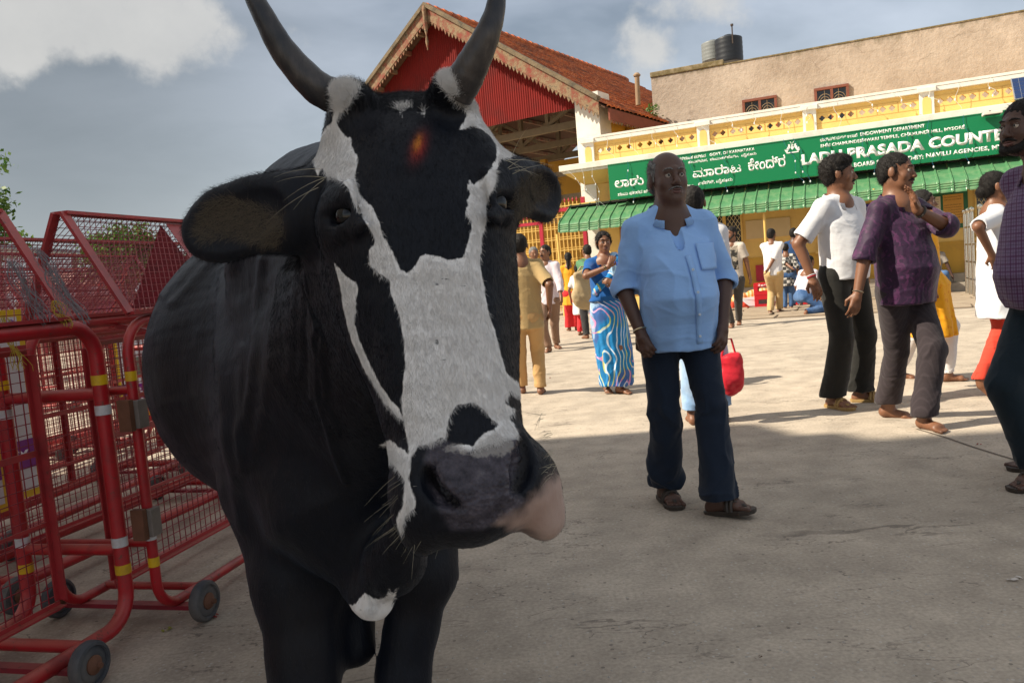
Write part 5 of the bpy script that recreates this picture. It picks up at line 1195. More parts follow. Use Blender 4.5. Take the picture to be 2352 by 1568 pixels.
def fur(mask, n, ln, lift, mt, name, rad=.00022, base=None, jit=.35):
    i, r_ = sample(mask, n); nn = fn[i]; bd = np.tile(base if base is not None else downface, (n, 1)) + rsH.normal(size=(n, 3)) * jit
    bd = bd - nn * (bd * nn).sum(1)[:, None]; bd /= np.linalg.norm(bd, axis=1)[:, None] + 1e-9; d = bd + nn * lift
    hair_mesh(name, r_ - nn * .0008 - CO, d, ln * rsH.uniform(.6, 1.3, n), rad, mt, cow)
isear = headf & (fpx < 735) & (fpy > 380) & (fpy < 620) & (fc[:, 1] > 1.08); isear |= headf & (fpx > 1180) & (fpy < 520) & (fc[:, 1] > 1.08)
fur(headf & (fw > 2) & ~isear, 42000, .0085, .28, M_hwht, 'white_coat_hair', .00020)
fur(headf & (fw < -2) & ~isear & (fpy < 1000), 40000, .0085, .25, M_hblk, 'black_coat_hair', .00020)
fur(headf & (fw > 0) & (fpy < 260), 5000, .011, .45, M_hwht, 'poll_hair', .00025, np.array(Mh.to_3x3() @ Vector((0, 0, 1))), .6)
fur(headf & (fw < 0) & (fpy < 260) & ~isear, 4000, .012, .45, M_hblk, 'poll_hair', .00025, np.array(Mh.to_3x3() @ Vector((0, 0, 1))), .6)
fur(isear & (fbr > .3), 5000, .016, .25, M_hbrn, 'ear_hair', .00022, np.array([-1, 0, -.2]), .6)
body_ = vis & (fc[:, 1] >= 1.30) & (fpy > 540)
fur(body_ & (fw < 0), 75000, .010, .10, mat('sleek_black_hair', (.003, .0048, .010), .30, .3, spec=.6), 'body_coat_hair', .00028, np.array([0, .15, -1.]), .22)
fur(headf & (fw < -2) & ~isear & (fpy >= 1000) & (fno < .1), 12000, .007, .2, M_hblk, 'chin_hair', .0002)
rim = isear & (np.abs(((fc - np.array(CAM)) * fn).sum(1)) < .30)
fur(rim, 5000, .010, .6, M_hblk, 'ear_fringe', .00022, np.array([-.6, 0, -.4]), .7)
# whiskers
def whisk(roots, dirv, ln, n, mt=M_whisk, spread=.35, rad=.00045, g=.25):
    r_ = []; d_ = []; rr = np.random.RandomState(n)
    for i in range(n):
        a = roots[rr.randint(len(roots))]; r_.append(np.array(P(a[0] + rr.uniform(-12, 12), a[1] + rr.uniform(-16, 16), a[2]))); d_.append(np.array(dirv) + rr.normal(size=3) * spread)
    hair_mesh('whiskers', np.array(r_) - CO, np.array(d_), ln * rr.uniform(.5, 1.2, n), rad, mt, cow, g, 5)
whisk([(965, 1075, .965), (960, 1110, .965), (962, 1150, .965), (968, 1180, .97), (990, 1190, .96)], (-1, -.25, -.28), .062, 46)
whisk([(1262, 1000, .975), (1275, 1040, .975), (1270, 1080, .98), (1245, 960, .97)], (-.7, -.7, .1), .022, 30, spread=.3)
whisk([(990, 1205, .97), (1010, 1215, .97), (960, 1200, .99)], (-.5, -.2, -.8), .028, 30, spread=.4)
whisk([(735, 395, 1.05), (742, 420, 1.04)], (-1, -.1, -.25), .065, 5, spread=.25); whisk([(1172, 370, 1.07), (1178, 395, 1.07)], (.9, -.2, .25), .055, 8, spread=.35)
# ------------------------------------------------------------------ people
def skin_mat(name, col):
    m, t, b = new_mat(name); v = coords(t); n = noise(t, v, 14, 5, .6)
    c = mixc(t, n, tuple(x * .72 for x in col), tuple(x * 1.22 for x in col)); L(c, b.inputs['Base Color'], t)
    b.inputs['Roughness'].default_value = .48; b.inputs['Subsurface Weight'].default_value = .06; b.inputs['Subsurface Radius'].default_value = (.02, .008, .004); bump(t, b, noise(t, v, 120, 4), .25, .002); return m
def cloth(name, col, kind='plain', col2=None, rough=.85, sc=1.0, var=.08):
    m, t, b = new_mat(name); v = coords(t); weave = noise(t, coords(t, (1, 1, 1)), 420, 2, .5); n = noise(t, v, 3.5, 4)
    c = mixc(t, n, tuple(x * (1 - var) for x in col), tuple(min(1, x * (1 + var)) for x in col))
    sep = N('ShaderNodeSeparateXYZ', t); L(v, sep.inputs[0], t)
    def stripe(out, f, w_, ph=0.):
        s_ = mth(t, 'FRACT', mth(t, 'ADD', mth(t, 'MULTIPLY', out, f), ph)); return mth(t, 'LESS_THAN', s_, w_)
    if kind == 'plaid':
        wx = mth(t, 'ADD', sep.outputs[0], mth(t, 'MULTIPLY', sep.outputs[1], .9))
        a = stripe(wx, 30 * sc, .22); b2 = stripe(sep.outputs[2], 26 * sc, .22); a2 = stripe(wx, 30 * sc, .06, .42); b3 = stripe(sep.outputs[2], 26 * sc, .06, .42)
        c = mixc(t, mth(t, 'MULTIPLY', a, .75), c, col2); c = mixc(t, mth(t, 'MULTIPLY', b2, .65), c, col2); c = mixc(t, mth(t, 'MULTIPLY', mth(t, 'MAXIMUM', a2, b3), .7), c, tuple(x * .5 for x in col2))
    elif kind == 'check':
        ch = N('ShaderNodeTexChecker', t, Scale=18.0 * sc); L(v, ch.inputs['Vector'], t); c = mixc(t, ch.outputs['Fac'], c, col2); c = mixc(t, mth(t, 'MULTIPLY', stripe(sep.outputs[2], 16 * sc, .3), .6), c, (.02, .02, .02))
    elif kind == 'pin':
        wv = sep.outputs[0]; c = mixc(t, mth(t, 'MULTIPLY', stripe(mth(t, 'ADD', wv, mth(t, 'MULTIPLY', sep.outputs[1], .35)), 62 * sc, .3), .6), c, col2)
    elif kind == 'batik':
        w1 = N('ShaderNodeTexWave', t, Scale=9.0, Distortion=9.0, Detail=3.0); L(v, w1.inputs['Vector'], t); w1.inputs['Detail Scale'].default_value = 2.5
        c = mixc(t, mth(t, 'MULTIPLY', ramp(t, w1.outputs['Fac'], [(.45, (0,) * 3), (.7, (1,) * 3)]), ramp(t, noise(t, v, 16, 3), [(.42, (.15,) * 3), (.6, (1,) * 3)])), c, col2)
    elif kind == 'saree':
        dm = noise(t, v, 1.9, 2, .5); q = mth(t, 'ADD', mth(t, 'MULTIPLY', sep.outputs[0], 1.0), mth(t, 'MULTIPLY', mth(t, 'ADD', dm, mth(t, 'MULTIPLY', sep.outputs[2], .22)), .75))
        fr = mth(t, 'FRACT', mth(t, 'MULTIPLY', q, 17.0)); ln = mth(t, 'LESS_THAN', fr, .26)
        pick = noise(t, v, 2.6, 2); lc = ramp(t, pick, [(.40, (.62, .72, .80)), (.48, (.55, .60, .05)), (.54, (.60, .18, .42)), (.6, (.62, .72, .80))])
        blot = ramp(t, noise(t, coords(t, (1, 1, .6)), 4.2, 3), [(.50, (0,) * 3), (.56, (1,) * 3)]); c = mixc(t, mth(t, 'MULTIPLY', blot, .55), c, (.07, .05, .22)); blot2 = ramp(t, noise(t, coords(t, (1.3, 1, .7)), 3.1, 3, .5, .4), [(.58, (0,) * 3), (.62, (1,) * 3)]); c = mixc(t, mth(t, 'MULTIPLY', blot2, .6), c, (.45, .62, .74))
        c = mixc(t, mth(t, 'MULTIPLY', ln, .85), c, lc)
    elif kind == 'pallu':
        w1 = N('ShaderNodeTexVoronoi', t, Scale=15.0); L(coords(t, (1, 1, .6)), w1.inputs['Vector'], t); sc_ = N('ShaderNodeSeparateColor', t); L(w1.outputs['Color'], sc_.inputs[0], t)
        c = ramp(t, sc_.outputs[0], [(.3, (.02, .12, .55)), (.34, (.55, .08, .40)), (.5, (.10, .05, .45)), (.62, (.35, .55, .75))]); 
        for n_ in [x for x in t.nodes if x.bl_idname == 'ShaderNodeValToRGB']: n_.color_ramp.interpolation = 'CONSTANT'
    elif kind == 'print':
        fy = mth(t, 'LESS_THAN', sep.outputs[1], 0.0); inx = mth(t, 'LESS_THAN', mth(t, 'ABSOLUTE', sep.outputs[0]), .13); inz = mth(t, 'LESS_THAN', mth(t, 'ABSOLUTE', mth(t, 'SUBTRACT', sep.outputs[2], 1.17)), .20)
        ms = mth(t, 'MULTIPLY', mth(t, 'MULTIPLY', fy, inx), inz); pc = ramp(t, noise(t, v, 14, 4, .6), [(.45, (.03, .028, .025)), (.55, (.42, .36, .28)), (.60, (.03, .03, .03)), (.7, (.5, .12, .06))]); c = mixc(t, ms, c, pc)
    elif kind == 'jeans':
        c = mixc(t, ramp(t, noise(t, coords(t, (1, 1, .5)), 5, 3), [(.4, (0,) * 3), (.7, (1,) * 3)]), c, col2)
    elif kind == 'motif':
        w1 = N('ShaderNodeTexVoronoi', t, Scale=22.0); L(v, w1.inputs['Vector'], t); c = mixc(t, mth(t, 'LESS_THAN', w1.outputs['Distance'], .28), c, col2)
    L(c, b.inputs['Base Color'], t); b.inputs['Roughness'].default_value = rough; b.inputs['Specular IOR Level'].default_value = .25
    b.inputs['Sheen Weight'].default_value = .12
    h = mth(t, 'ADD', mth(t, 'MULTIPLY', weave, .15), noise(t, coords(t, (1, 1, 1.6)), 22, 4, .6)); bump(t, b, h, .45, .006); return m
def hair_mat(name, col, grey=0.):
    m, t, b = new_mat(name); v = coords(t, (1, 1, .35)); n = noise(t, v, 170, 4, .65); hi = tuple(x * 1.6 + grey * .30 for x in col)
    c = mixc(t, ramp(t, n, [(.4, (0,) * 3), (.7, (1,) * 3)]), col, hi); L(c, b.inputs['Base Color'], t); b.inputs['Roughness'].default_value = .6; b.inputs['Specular IOR Level'].default_value = .2; bump(t, b, n, .9, .006); return m
SK = dict(dark=skin_mat('skin_dark', (.088, .042, .028)), brown=skin_mat('skin_brown', (.20, .085, .042)), mid=skin_mat('skin_mid', (.30, .135, .075)))
HM = dict(black=hair_mat('hair_black', (.012, .010, .009)), grey=hair_mat('hair_grey', (.09, .085, .08), .5), salt=hair_mat('hair_salt', (.05, .045, .04), .25))
M_eyew = mat('eye_white', (.50, .44, .38), .25, .05); M_iris = mat('iris_dark', (.010, .007, .005), .15, .1); M_lip = mat('lips', (.13, .055, .045), .45, .1)
M_sandal = mat('sandal_leather', (.045, .035, .028), .6, .3); M_sandal2 = mat('sandal_tan', (.35, .22, .08), .6, .2); M_gold = mat('bangle_metal', (.55, .45, .30), .25, .1, metal=1.); M_redthread = mat('wrist_thread', (.4, .02, .03), .8); M_btn = mat('button', (.55, .62, .7), .3)

def loft_fn(prof, zlo=None, zhi=None, rnd=.01, nfold=0, famp=0., fz=(0, 1), ph=0., twist=0.):
    z_ = np.array([p[0] for p in prof]); o = np.argsort(z_); z_ = z_[o]; A = np.array([p[1:] for p in prof], float)[o]
    zlo = z_[0] if zlo is None else zlo; zhi = z_[-1] if zhi is None else zhi
    def fn(X, Y, Z):
        cx, cy, rx, ry = [np.interp(Z, z_, A[:, i]) for i in range(4)]
        x = X - cx; y = Y - cy; th = np.arctan2(y, x); k = np.sqrt((x / rx) ** 2 + (y / ry) ** 2) + 1e-6
        if nfold:
            w = np.clip((Z - fz[0]) / (fz[1] - fz[0]), 0, 1); k = k - famp * w * (np.sin(nfold * th + ph + twist * Z + .8 * np.sin(2 * th + ph)) + .4 * np.sin((nfold * 1.7 // 1 + 1) * th + ph * 2 - twist * Z))
        d = (k - 1) * np.minimum(rx, ry) * .9; dz = np.maximum(zlo - Z, Z - zhi); a = np.maximum(d + rnd, 0); b = np.maximum(dz + rnd, 0)
        return np.minimum(np.maximum(d, dz), 0) + np.sqrt(a * a + b * b) * ((a > 0) | (b > 0)) - rnd * ((a > 0) | (b > 0)) if rnd else np.maximum(d, dz)
    r = A[:, 2:].max(); lo = (A[:, 0].min() - r, A[:, 1].min() - r, zlo); hi = (A[:, 0].max() + r, A[:, 1].max() + r, zhi)
    return fn, lo, hi
def vloft(V, prof, k=.01, op='add', **kw):
    fn, lo, hi = loft_fn(prof, **kw); V._app(fn, lo, hi, k, op)
def ik(a, c, l1, l2, hint):
    a, c = Vector(a), Vector(c); d = c - a; L_ = d.length; 
    if L_ > (l1 + l2) * .999: c = a + d * ((l1 + l2) * .999 / L_); d = c - a; L_ = d.length
    x = (l1 * l1 - l2 * l2 + L_ * L_) / (2 * L_); h = math.sqrt(max(l1 * l1 - x * x, 0)); u = d / L_; hv = Vector(hint); hv = hv - u * hv.dot(u); hv.normalize()
    return a + u * x + hv * h, c
def fit_axes(lo, hi, h, fine=None):
    """rectilinear axes, finer inside the box fine=(lo,hi,h)"""
    out = []
    for i in range(3):
        if fine and fine[2] < h:
            a, b = max(lo[i], fine[0][i]), min(hi[i], fine[1][i]); segs = []
            if a - lo[i] > h: segs.append((lo[i], a, h))
            segs.append((a, b, fine[2]))
            if hi[i] - b > h: segs.append((b, hi[i], h))
            out.append(axis(*segs))
        else: out.append(axis((lo[i], hi[i], h)))
    return out
def hand(V, wr, d, nrm, sc, curl, side, k=.006):
    """wrist point, finger direction, palm normal (away from the palm), side=+1 when the thumb is on +cross"""
    d = Vector(d).normalized(); n = Vector(nrm); n = (n - d * n.dot(d)).normalized(); s = d.cross(n) * side
    B = lambda a, b, c: np.array(wr + (d * a + s * b + n * c) * sc)
    V.cone(B(-.01, 0, 0), B(.03, 0, 0), .023 * sc, .028 * sc, .01)
    V.cone(B(.03, .016, 0), B(.085, .024, 0), .018 * sc, .014 * sc, k * 1.6); V.cone(B(.03, -.012, 0), B(.08, -.022, 0), .018 * sc, .013 * sc, k * 1.6); V.cone(B(.03, 0, 0), B(.088, 0, 0), .018 * sc, .015 * sc, k * 1.6)
    for i, (o, ln) in enumerate(((.030, .068), (.011, .078), (-.009, .072), (-.028, .056))):
        p = Vector((.088 - abs(i - 1) * .004, o, 0)); a = curl * .5
        for j, f in enumerate((.42, .33, .27)):
            q = p + Vector((math.cos(a), 0, -math.sin(a))) * ln * f; r_ = (.0092 - j * .0009)
            V.cone(B(*p), B(*q), r_ * sc, (r_ - .0008) * sc, k * .4); p = q; a += curl * (.75 if j == 0 else .5)
    t0 = Vector((.018, .026, -.004)); t1 = Vector((.052, .050, -.016 - curl * .008)); t2 = Vector((.082, .052 - curl * .010, -.022 - curl * .014))
    V.cone(B(*t0), B(*t1), .013 * sc, .0105 * sc, k); V.cone(B(*t1), B(*t2), .0105 * sc, .008 * sc, k)
def person(label, root, h=1.68, yaw=0, res=.009, skin='brown', build=1.0, belly=0., hipoff=(0, 0), hipz=None, lean=(0, 0), twist=0,
           feet=None, knees=None, hands=None, elbows=None, curls=(.5, .5), hd=(0, 0, 0), hair='short', haircol='black', tache=False, beard=False, fem=False,
           top=None, bottom=None, shoes=None, headfine=None, glasses=False, hn=(None, None), collar=True, age=0, group=None, palm=(None, None), neck=.150, nf=0.):
    s = h / 1.70; e = empty('person', root, R(yaw), label, 'person', group); Mi = (Matrix.Translation(root) @ Matrix.Rotation(R(yaw), 4, 'Z')).inverted()
    def loc(p): return Mi @ Vector(p)
    near = res <= .0075
    ft = [loc(f[0]) for f in feet]
    for f in ft:
        q_ = math.hypot(f.x, f.y)
        if q_ > .36 * s: f.x *= .36 * s / q_; f.y *= .36 * s / q_
    fy = [f[1] - yaw for f in feet]; fp = [f[2] if len(f) > 2 else 0 for f in feet]
    zh = hipz if hipz is not None else .895 * s
    leglen = .412 * s
    ank = [Vector((f.x, f.y, f.z + .085 * s)) for f in ft]
    if hipz is None: zh = min([zh] + [a.z + math.sqrt(max((.995 * 2 * leglen) ** 2 - (a.x - hipoff[0] - sg * .092 * s) ** 2 - (a.y - hipoff[1]) ** 2, .1)) for a, sg in zip(ank, (-1, 1))])
    hip = Vector((hipoff[0], hipoff[1], zh))
    hj = [hip + Vector((sg * .092 * s, 0, 0)) for sg in (-1, 1)]
    for i in range(2):       # keep within reach
        pass
    kh = knees or [(0, -1, 0), (0, -1, 0)]; KN = []; AN = []
    for i in range(2):
        k_, a_ = ik(hj[i], ank[i], leglen, leglen, kh[i]); KN.append(k_); AN.append(a_)
    up_ = Vector((lean[0], lean[1], (h - zh - (neck + .115) * s) / 1.10 if hipz is None else .49 * s)); ch = hip + up_ * .70; nb = hip + up_ * 1.10; tw_ = R(twist); sx = math.cos(tw_); sy = math.sin(tw_)
    sw = (.150 if fem else .166) * s * (1 + (build - 1) * .3); SH = [nb + Vector((sg * sw * sx, sg * sw * sy, (-.068 if age == 0 else -.082) * s)) for sg in (-1, 1)]
    HD = nb + Vector((lean[0] * .25, lean[1] * .3 - .012 - nf, neck * s)); MH = Matrix.Translation(HD) @ Euler((R(hd[1]), R(hd[2]), R(hd[0])), 'ZYX').to_matrix().to_4x4()
    MH = Matrix.Translation(HD) @ Matrix.Rotation(R(hd[0]), 4, 'Z') @ Matrix.Rotation(R(hd[2]), 4, 'Y') @ Matrix.Rotation(R(hd[1]), 4, 'X') @ Matrix.Scale(s * (.95 if fem else 1. + .07 * age), 4)
    EL_, HN = [], []; eh = elbows or [(-.3, .6, 0), (.3, .6, 0)]
    for i in range(2):
        hp = loc(hands[i]) if hands and hands[i] is not None else SH[i] + Vector(((-.10, .10)[i] * s, -.03, -.50 * s))
        a_, b_ = ik(SH[i], hp, .285 * s, .25 * s, eh[i]); EL_.append(a_); HN.append(b_)
    allp = ft + KN + AN + EL_ + HN + SH + [hip, HD]; lo = np.min([np.array(p) for p in allp], 0) - .24; hi = np.max([np.array(p) for p in allp], 0) + .24
    lo[2] = min(min(f.z for f in ft) - .03, 0) - .02; hi[2] = HD.z + .20 * s
    fine = None
    if headfine: fine = (np.array(HD) - .135 * s, np.array(HD) + .135 * s, headfine)
    # ---- body
    V = Vol(*fit_axes(lo, hi, res, fine)); q = s
    B = dict(M=MH)
    V.ell((0, .014, .030), (.075, .094, .086), .02, **B); V.ell((0, -.026, -.028), (.061 + .006 * age, .060, .086), .03, **B); V.ell((0, -.036, -.078), (.048 + .008 * age, .044, .038), .03, **B); V.ell((0, -.070, -.098), (.022, .016, .016), .02, **B)
    for g in (-1, 1):
        V.ell((g * .036, -.056, -.030), (.026, .022, .026), .02, **B); V.ell((g * .079, .008, -.008), (.010, .021, .033), .006, **B); V.cone((0, -.080, .026), (g * .034, -.072, .022), .011, .009, .014, **B)
        V.ell((g * .030, -.094, .003), (.016, .012, .010), .010, 'sub', **B); V.ell((g * .012, -.094, -.036), (.009, .010, .008), .006, **B)
    V.cone((0, -.084, .008), (0, -.105, -.030), .0085, .0135, .010, **B)
    V.cone((-.020, -.084, -.060), (.020, -.084, -.060), .0065, .0065, .006, **B); V.cone((-.018, -.082, -.074), (.018, -.082, -.074), .0075, .0075, .006, **B)
    if near or headfine: V.cone((-.024, -.094, -.067), (.024, -.094, -.067), .0025, .0025, .003, 'sub', **B)
    nr = (.044 if fem else .056 * (1 + (build - 1) * .5)) * s
    V.cone(np.array(MH @ Vector((0, .022, -.06))), np.array(nb + Vector((0, .01, -.03 * s))), nr, nr * 1.12, .02)
    if age: V.cone(np.array(MH @ Vector((0, -.035, -.090))), np.array(nb + Vector((0, -.035, .0))), .046 * s, .045 * s, .03)
    V.cone(np.array(nb) + [0, 0, -.06 * s], np.array(hip), .095 * s * build, .095 * s * build, .04)
    V.ell(np.array(ch) + [0, 0, .05 * s], (.125 * s * build, .085 * s, .13 * s), .03); V.cone(np.array(SH[0]), np.array(SH[1]), .048 * s, .048 * s, .04)
    ar = (.85 if fem else 1.0) * (1 + (build - 1) * .5)
    for i in range(2):
        V.cone(SH[i], EL_[i], .047 * s * ar, .040 * s * ar, .02); V.cone(EL_[i], HN[i], .041 * s * ar, .026 * s * ar, .012)
        md = (HN[i] - EL_[i]); 
        hd_ = Vector(hn[i]) if hn[i] is not None else md
        pn = Vector(palm[i]) if palm[i] is not None else Vector(((-1, 1)[i], -.2, .1))
        hand(V, HN[i], hd_, pn, s * .98, curls[i], (1 if i == 0 else -1), min(.008, res))
        V.cone(hj[i], KN[i], .075 * s, .055 * s, .03); V.cone(KN[i], AN[i], .050 * s, .036 * s, .02)
        c_, s_ = math.cos(R(fy[i])), math.sin(R(fy[i])); MF = Matrix.Translation(Vector((AN[i].x, AN[i].y, AN[i].z - .085 * s))) @ Matrix.Rotation(R(fy[i]), 4, 'Z') @ Matrix.Rotation(R(fp[i]), 4, 'X') @ Matrix.Scale(s, 4)
        z0 = .018 if shoes else 0
        V.cone((0, .0, .075), (0, .03, .035), .036, .032, .02, M=MF); V.cone((0, .02, .034), (0, -.10, .028 + z0 * .5), .033, .030, .02, M=MF); V.cone((-.022, -.10, .024 + z0 * .6), (.020, -.11, .024 + z0 * .6), .020, .022, .012, M=MF)
        for j, (tx_, tl_) in enumerate(((.030 * (1 if i == 0 else -1), .050), (.012 * (1 if i == 0 else -1), .045), (-.003 * (1 if i == 0 else -1), .040), (-.017 * (1 if i == 0 else -1), .033), (-.030 * (1 if i == 0 else -1), .024))):
            V.cone((tx_, -.115, .018 + z0 * .6), (tx_ * 1.12, -.118 - tl_, .013 + z0 * .6), .0125 if j == 0 else .009, .011 if j == 0 else .0075, .004, M=MF)
        if shoes:
            m_ = MB(); prof = []
            ol = [(-.034, .055), (-.040, 0), (-.040, -.06), (-.050, -.12), (-.040, -.165), (-.010, -.182), (.022, -.178), (.044, -.155), (.050, -.115), (.040, -.06), (.038, 0), (.034, .055), (.015, .07), (-.015, .07)]
            n_ = len(ol); bv = [MF @ Vector((x, y, .0)) for x, y in ol] + [MF @ Vector((x * 1.03, y * 1.02, .022)) for x, y in ol]; m_.add(bv, [tuple(range(n_))[::-1], tuple(range(n_, 2 * n_))] + [(j, (j + 1) % n_, (j + 1) % n_ + n_, j + n_) for j in range(n_)])
            so_ = m_.build('sandal', shoes, e, bevel=.003); m_ = MB()
            arch = lambda y, w_, hh: [MF @ Vector((w_ * math.cos(a), y, .018 + hh * math.sin(a))) for a in np.linspace(0, math.pi, 9)]
            m_.tube(arch(-.085, .043, .052), .010 * s, 6); m_.tube(arch(-.065, .042, .058), .010 * s, 6); m_.tube([MF @ Vector((.0, -.14, .03)), MF @ Vector((.018, -.10, .062)), MF @ Vector((.04, -.05, .03))], .007 * s, 6); m_.tube([MF @ Vector((.0, -.14, .03)), MF @ Vector((-.018, -.10, .062)), MF @ Vector((-.04, -.05, .03))], .007 * s, 6); m_.build('strap', shoes, so_, True)
    bv, bq = V.surf(); bv = vsmooth(bv, bq, 1, .4); link('body', qmesh('body', bv, bq), SK[skin], e)
    # ---- eyes, moustache, lips
    if res <= .010 or headfine:
        for g in (-1, 1):
            m_ = MB(); m_.lathe([(.0115 * math.sin(a), -.0115 * math.cos(a)) for a in np.linspace(.05, math.pi - .05, 9)], 12, MH @ Matrix.Translation((g * .030, -.0770, .003))); eo = m_.build('eye', M_eyew, e, True)
            m_ = MB(); m_.lathe([(.0055, 0), (.0045, .0012), (.0005, .0018)], 10, MH @ Matrix.Translation((g * .030, -.0880, .0025)) @ Matrix.Rotation(R(90), 4, 'X')); m_.build('iris', M_iris, eo, True)
            m_ = MB(); m_.tube([MH @ Vector((g * x, y, z)) for x, y, z in ((.014, -.0865, .006), (.022, -.0895, .0105), (.030, -.0900, .0120), (.038, -.0865, .0098), (.045, -.080, .005))], .0022 * s, 5); m_.build('eyelid', SK[skin], e, True)
            m_ = MB(); m_.tube([MH @ Vector((g * x, y, z)) for x, y, z in ((.012, -.0925, .026), (.025, -.0935, .031), (.038, -.086, .030), (.049, -.072, .024))], [.003 * s, .0042 * s, .0038 * s, .001 * s], 6); m_.build('eyebrow', HM[haircol], e, True)
        m_ = MB(); m_.tube([MH @ Vector(p) for p in ((-.025, -.0825, -.067), (-.012, -.0915, -.072), (0, -.0935, -.073), (.012, -.0915, -.072), (.025, -.0825, -.067))], [.002 * s, .006 * s, .0068 * s, .006 * s, .002 * s], 8)
        m_.tube([MH @ Vector(p) for p in ((-.025, -.0825, -.066), (-.010, -.0925, -.060), (0, -.094, -.061), (.010, -.0925, -.060), (.025, -.0825, -.066))], [.002 * s, .0042 * s, .004 * s, .0042 * s, .002 * s], 8); m_.build('lips', M_lip, e, True)
    if tache or beard:
        m_ = MB(); pts = [MH @ Vector(p) for p in ((-.034, -.078, -.062), (-.018, -.0935, -.053), (0, -.0985, -.049), (.018, -.0935, -.053), (.034, -.078, -.062))]; tk = 1.0 if tache != 'thin' else .55
        m_.tube(pts, [.002 * s, .0065 * s * tk, .0060 * s * tk, .0065 * s * tk, .002 * s], 8); m_.build('moustache', HM['black' if haircol == 'black' else haircol], e, True)
    # ---- hair
    hres = headfine or min(res, .008)
    if hair:
        lo2 = np.array(HD) - .16 * s; hi2 = np.array(HD) + .17 * s
        if hair in ('bun', 'long'): hi2[1] += .06; lo2[2] -= .30 if hair == 'long' else 0.05
        VH = Vol.uni(lo2, hi2, hres)
        VH.ell((0, .020, .036), (.080, .098, .087), .01, **B)
        if hair != 'bald': VH.ell((0, .055, -.010), (.073, .055, .075), .02, **B)
        VH.ell((0, -.095, -.038), (.074, .085, .098), .012, 'sub', **B); VH.ell((0, -.06, -.09), (.10, .085, .06), .01, 'sub', **B)
        if hair == 'bald': VH.ell((0, -.02, .085), (.063, .115, .080), .01, 'sub', **B); VH.ell((0, -.09, .03), (.085, .085, .09), .01, 'sub', **B); VH.ell((0, .060, -.015), (.074, .050, .055), .01, **B)
        if hair == 'curly': VH.ell((0, .0, .085), (.075, .085, .050), .02, **B); VH.ell((0, .04, .03), (.088, .085, .085), .02, **B)
        if fem: VH.cone((-.04, -.055, .07), (-.075, -.01, .0), .018, .015, .01, **B); VH.cone((.04, -.055, .07), (.075, -.01, .0), .018, .015, .01, **B)
        if hair == 'bun': VH.ell((0, .105, -.035), (.048, .040, .045), .012, **B)
        if hair == 'long': VH.cone((0, .085, -.02), (.0, .10, -.16), .045, .035, .02, **B); VH.cone((0, .10, -.16), (.01, .10, -.33), .035, .018, .01, **B)
        for g in (-1, 1):
            VH.cone((g * .074, -.012, .03), (g * .075, -.020, -.012), .007, .004, .006, **B)
            if beard: VH.cone((g * .072, -.02, -.03), (g * .040, -.070, -.090), .016, .014, .01, **B)
        if beard: VH.cone((-.03, -.078, -.095), (.03, -.078, -.095), .018, .018, .01, **B)
        hv, hq = VH.surf()
        if len(hv):
            hn_ = vnormals(hv, hq); hv = hv + hn_ * (.0035 * snoise(hv, 26 if hair != 'curly' else 18, 3) * (2.2 if hair == 'curly' else 1))[:, None]; link('hair', qmesh('hair', hv, hq), HM[haircol], e)
            if headfine:
                rs_ = np.random.RandomState(len(label)); nS = 5200 if hair != 'bald' else 2600; ii = rs_.randint(len(hv), size=nS); hc = np.array(HD) + np.array([0, .02, .03]); dd = hn_[ii] * .55 + np.array([0, .25, -.55 if hair != 'curly' else .1]) + rs_.normal(size=(nS, 3)) * .45
                hair_mesh('hair_strands', hv[ii] - hn_[ii] * .002, dd, rs_.uniform(.008, .020, nS) * (1 if hair != 'curly' else 1.2), .0006, HM[haircol], e, 0, 2, .3)
    if beard is False and age == 0: pass
    # ---- clothes
    def wrinkle(v, qd, amp, f, seed, st=(1, 1, 1.7), low=None):
        n_ = vnormals(v, qd); w_ = np.ones(len(v)) if low is None else low(v)
        wv = v + .035 * np.stack([snoise(v, 3.1, seed + 11, 2), snoise(v, 3.3, seed + 12, 2), snoise(v, 2.9, seed + 13, 2)], 1)
        a_ = snoise(wv * np.array(st), f * .7, seed, 2); r1 = np.clip(1 - np.abs(snoise(wv * np.array([1.5, 1.2, .55]), f * .8, seed + 5, 1)) * 1.5, 0, 1) ** 1.5; r2 = np.clip(1 - np.abs(snoise(wv * np.array([.9, 1, 1.5]), f * .75, seed + 8, 1)) * 1.8, 0, 1) ** 1.5
        return v + n_ * (amp * (a_ * .6 + r1 * .75 + r2 * .35 - .4) * w_)[:, None]
    def emit(V, name, material, amp, f, seed, sm=1, **kw):
        v, qd = V.surf(); v = vsmooth(v, qd, sm, .4); v = wrinkle(v, qd, amp, f, seed, **kw); return link(name, qmesh(name, v, qd), material, e)
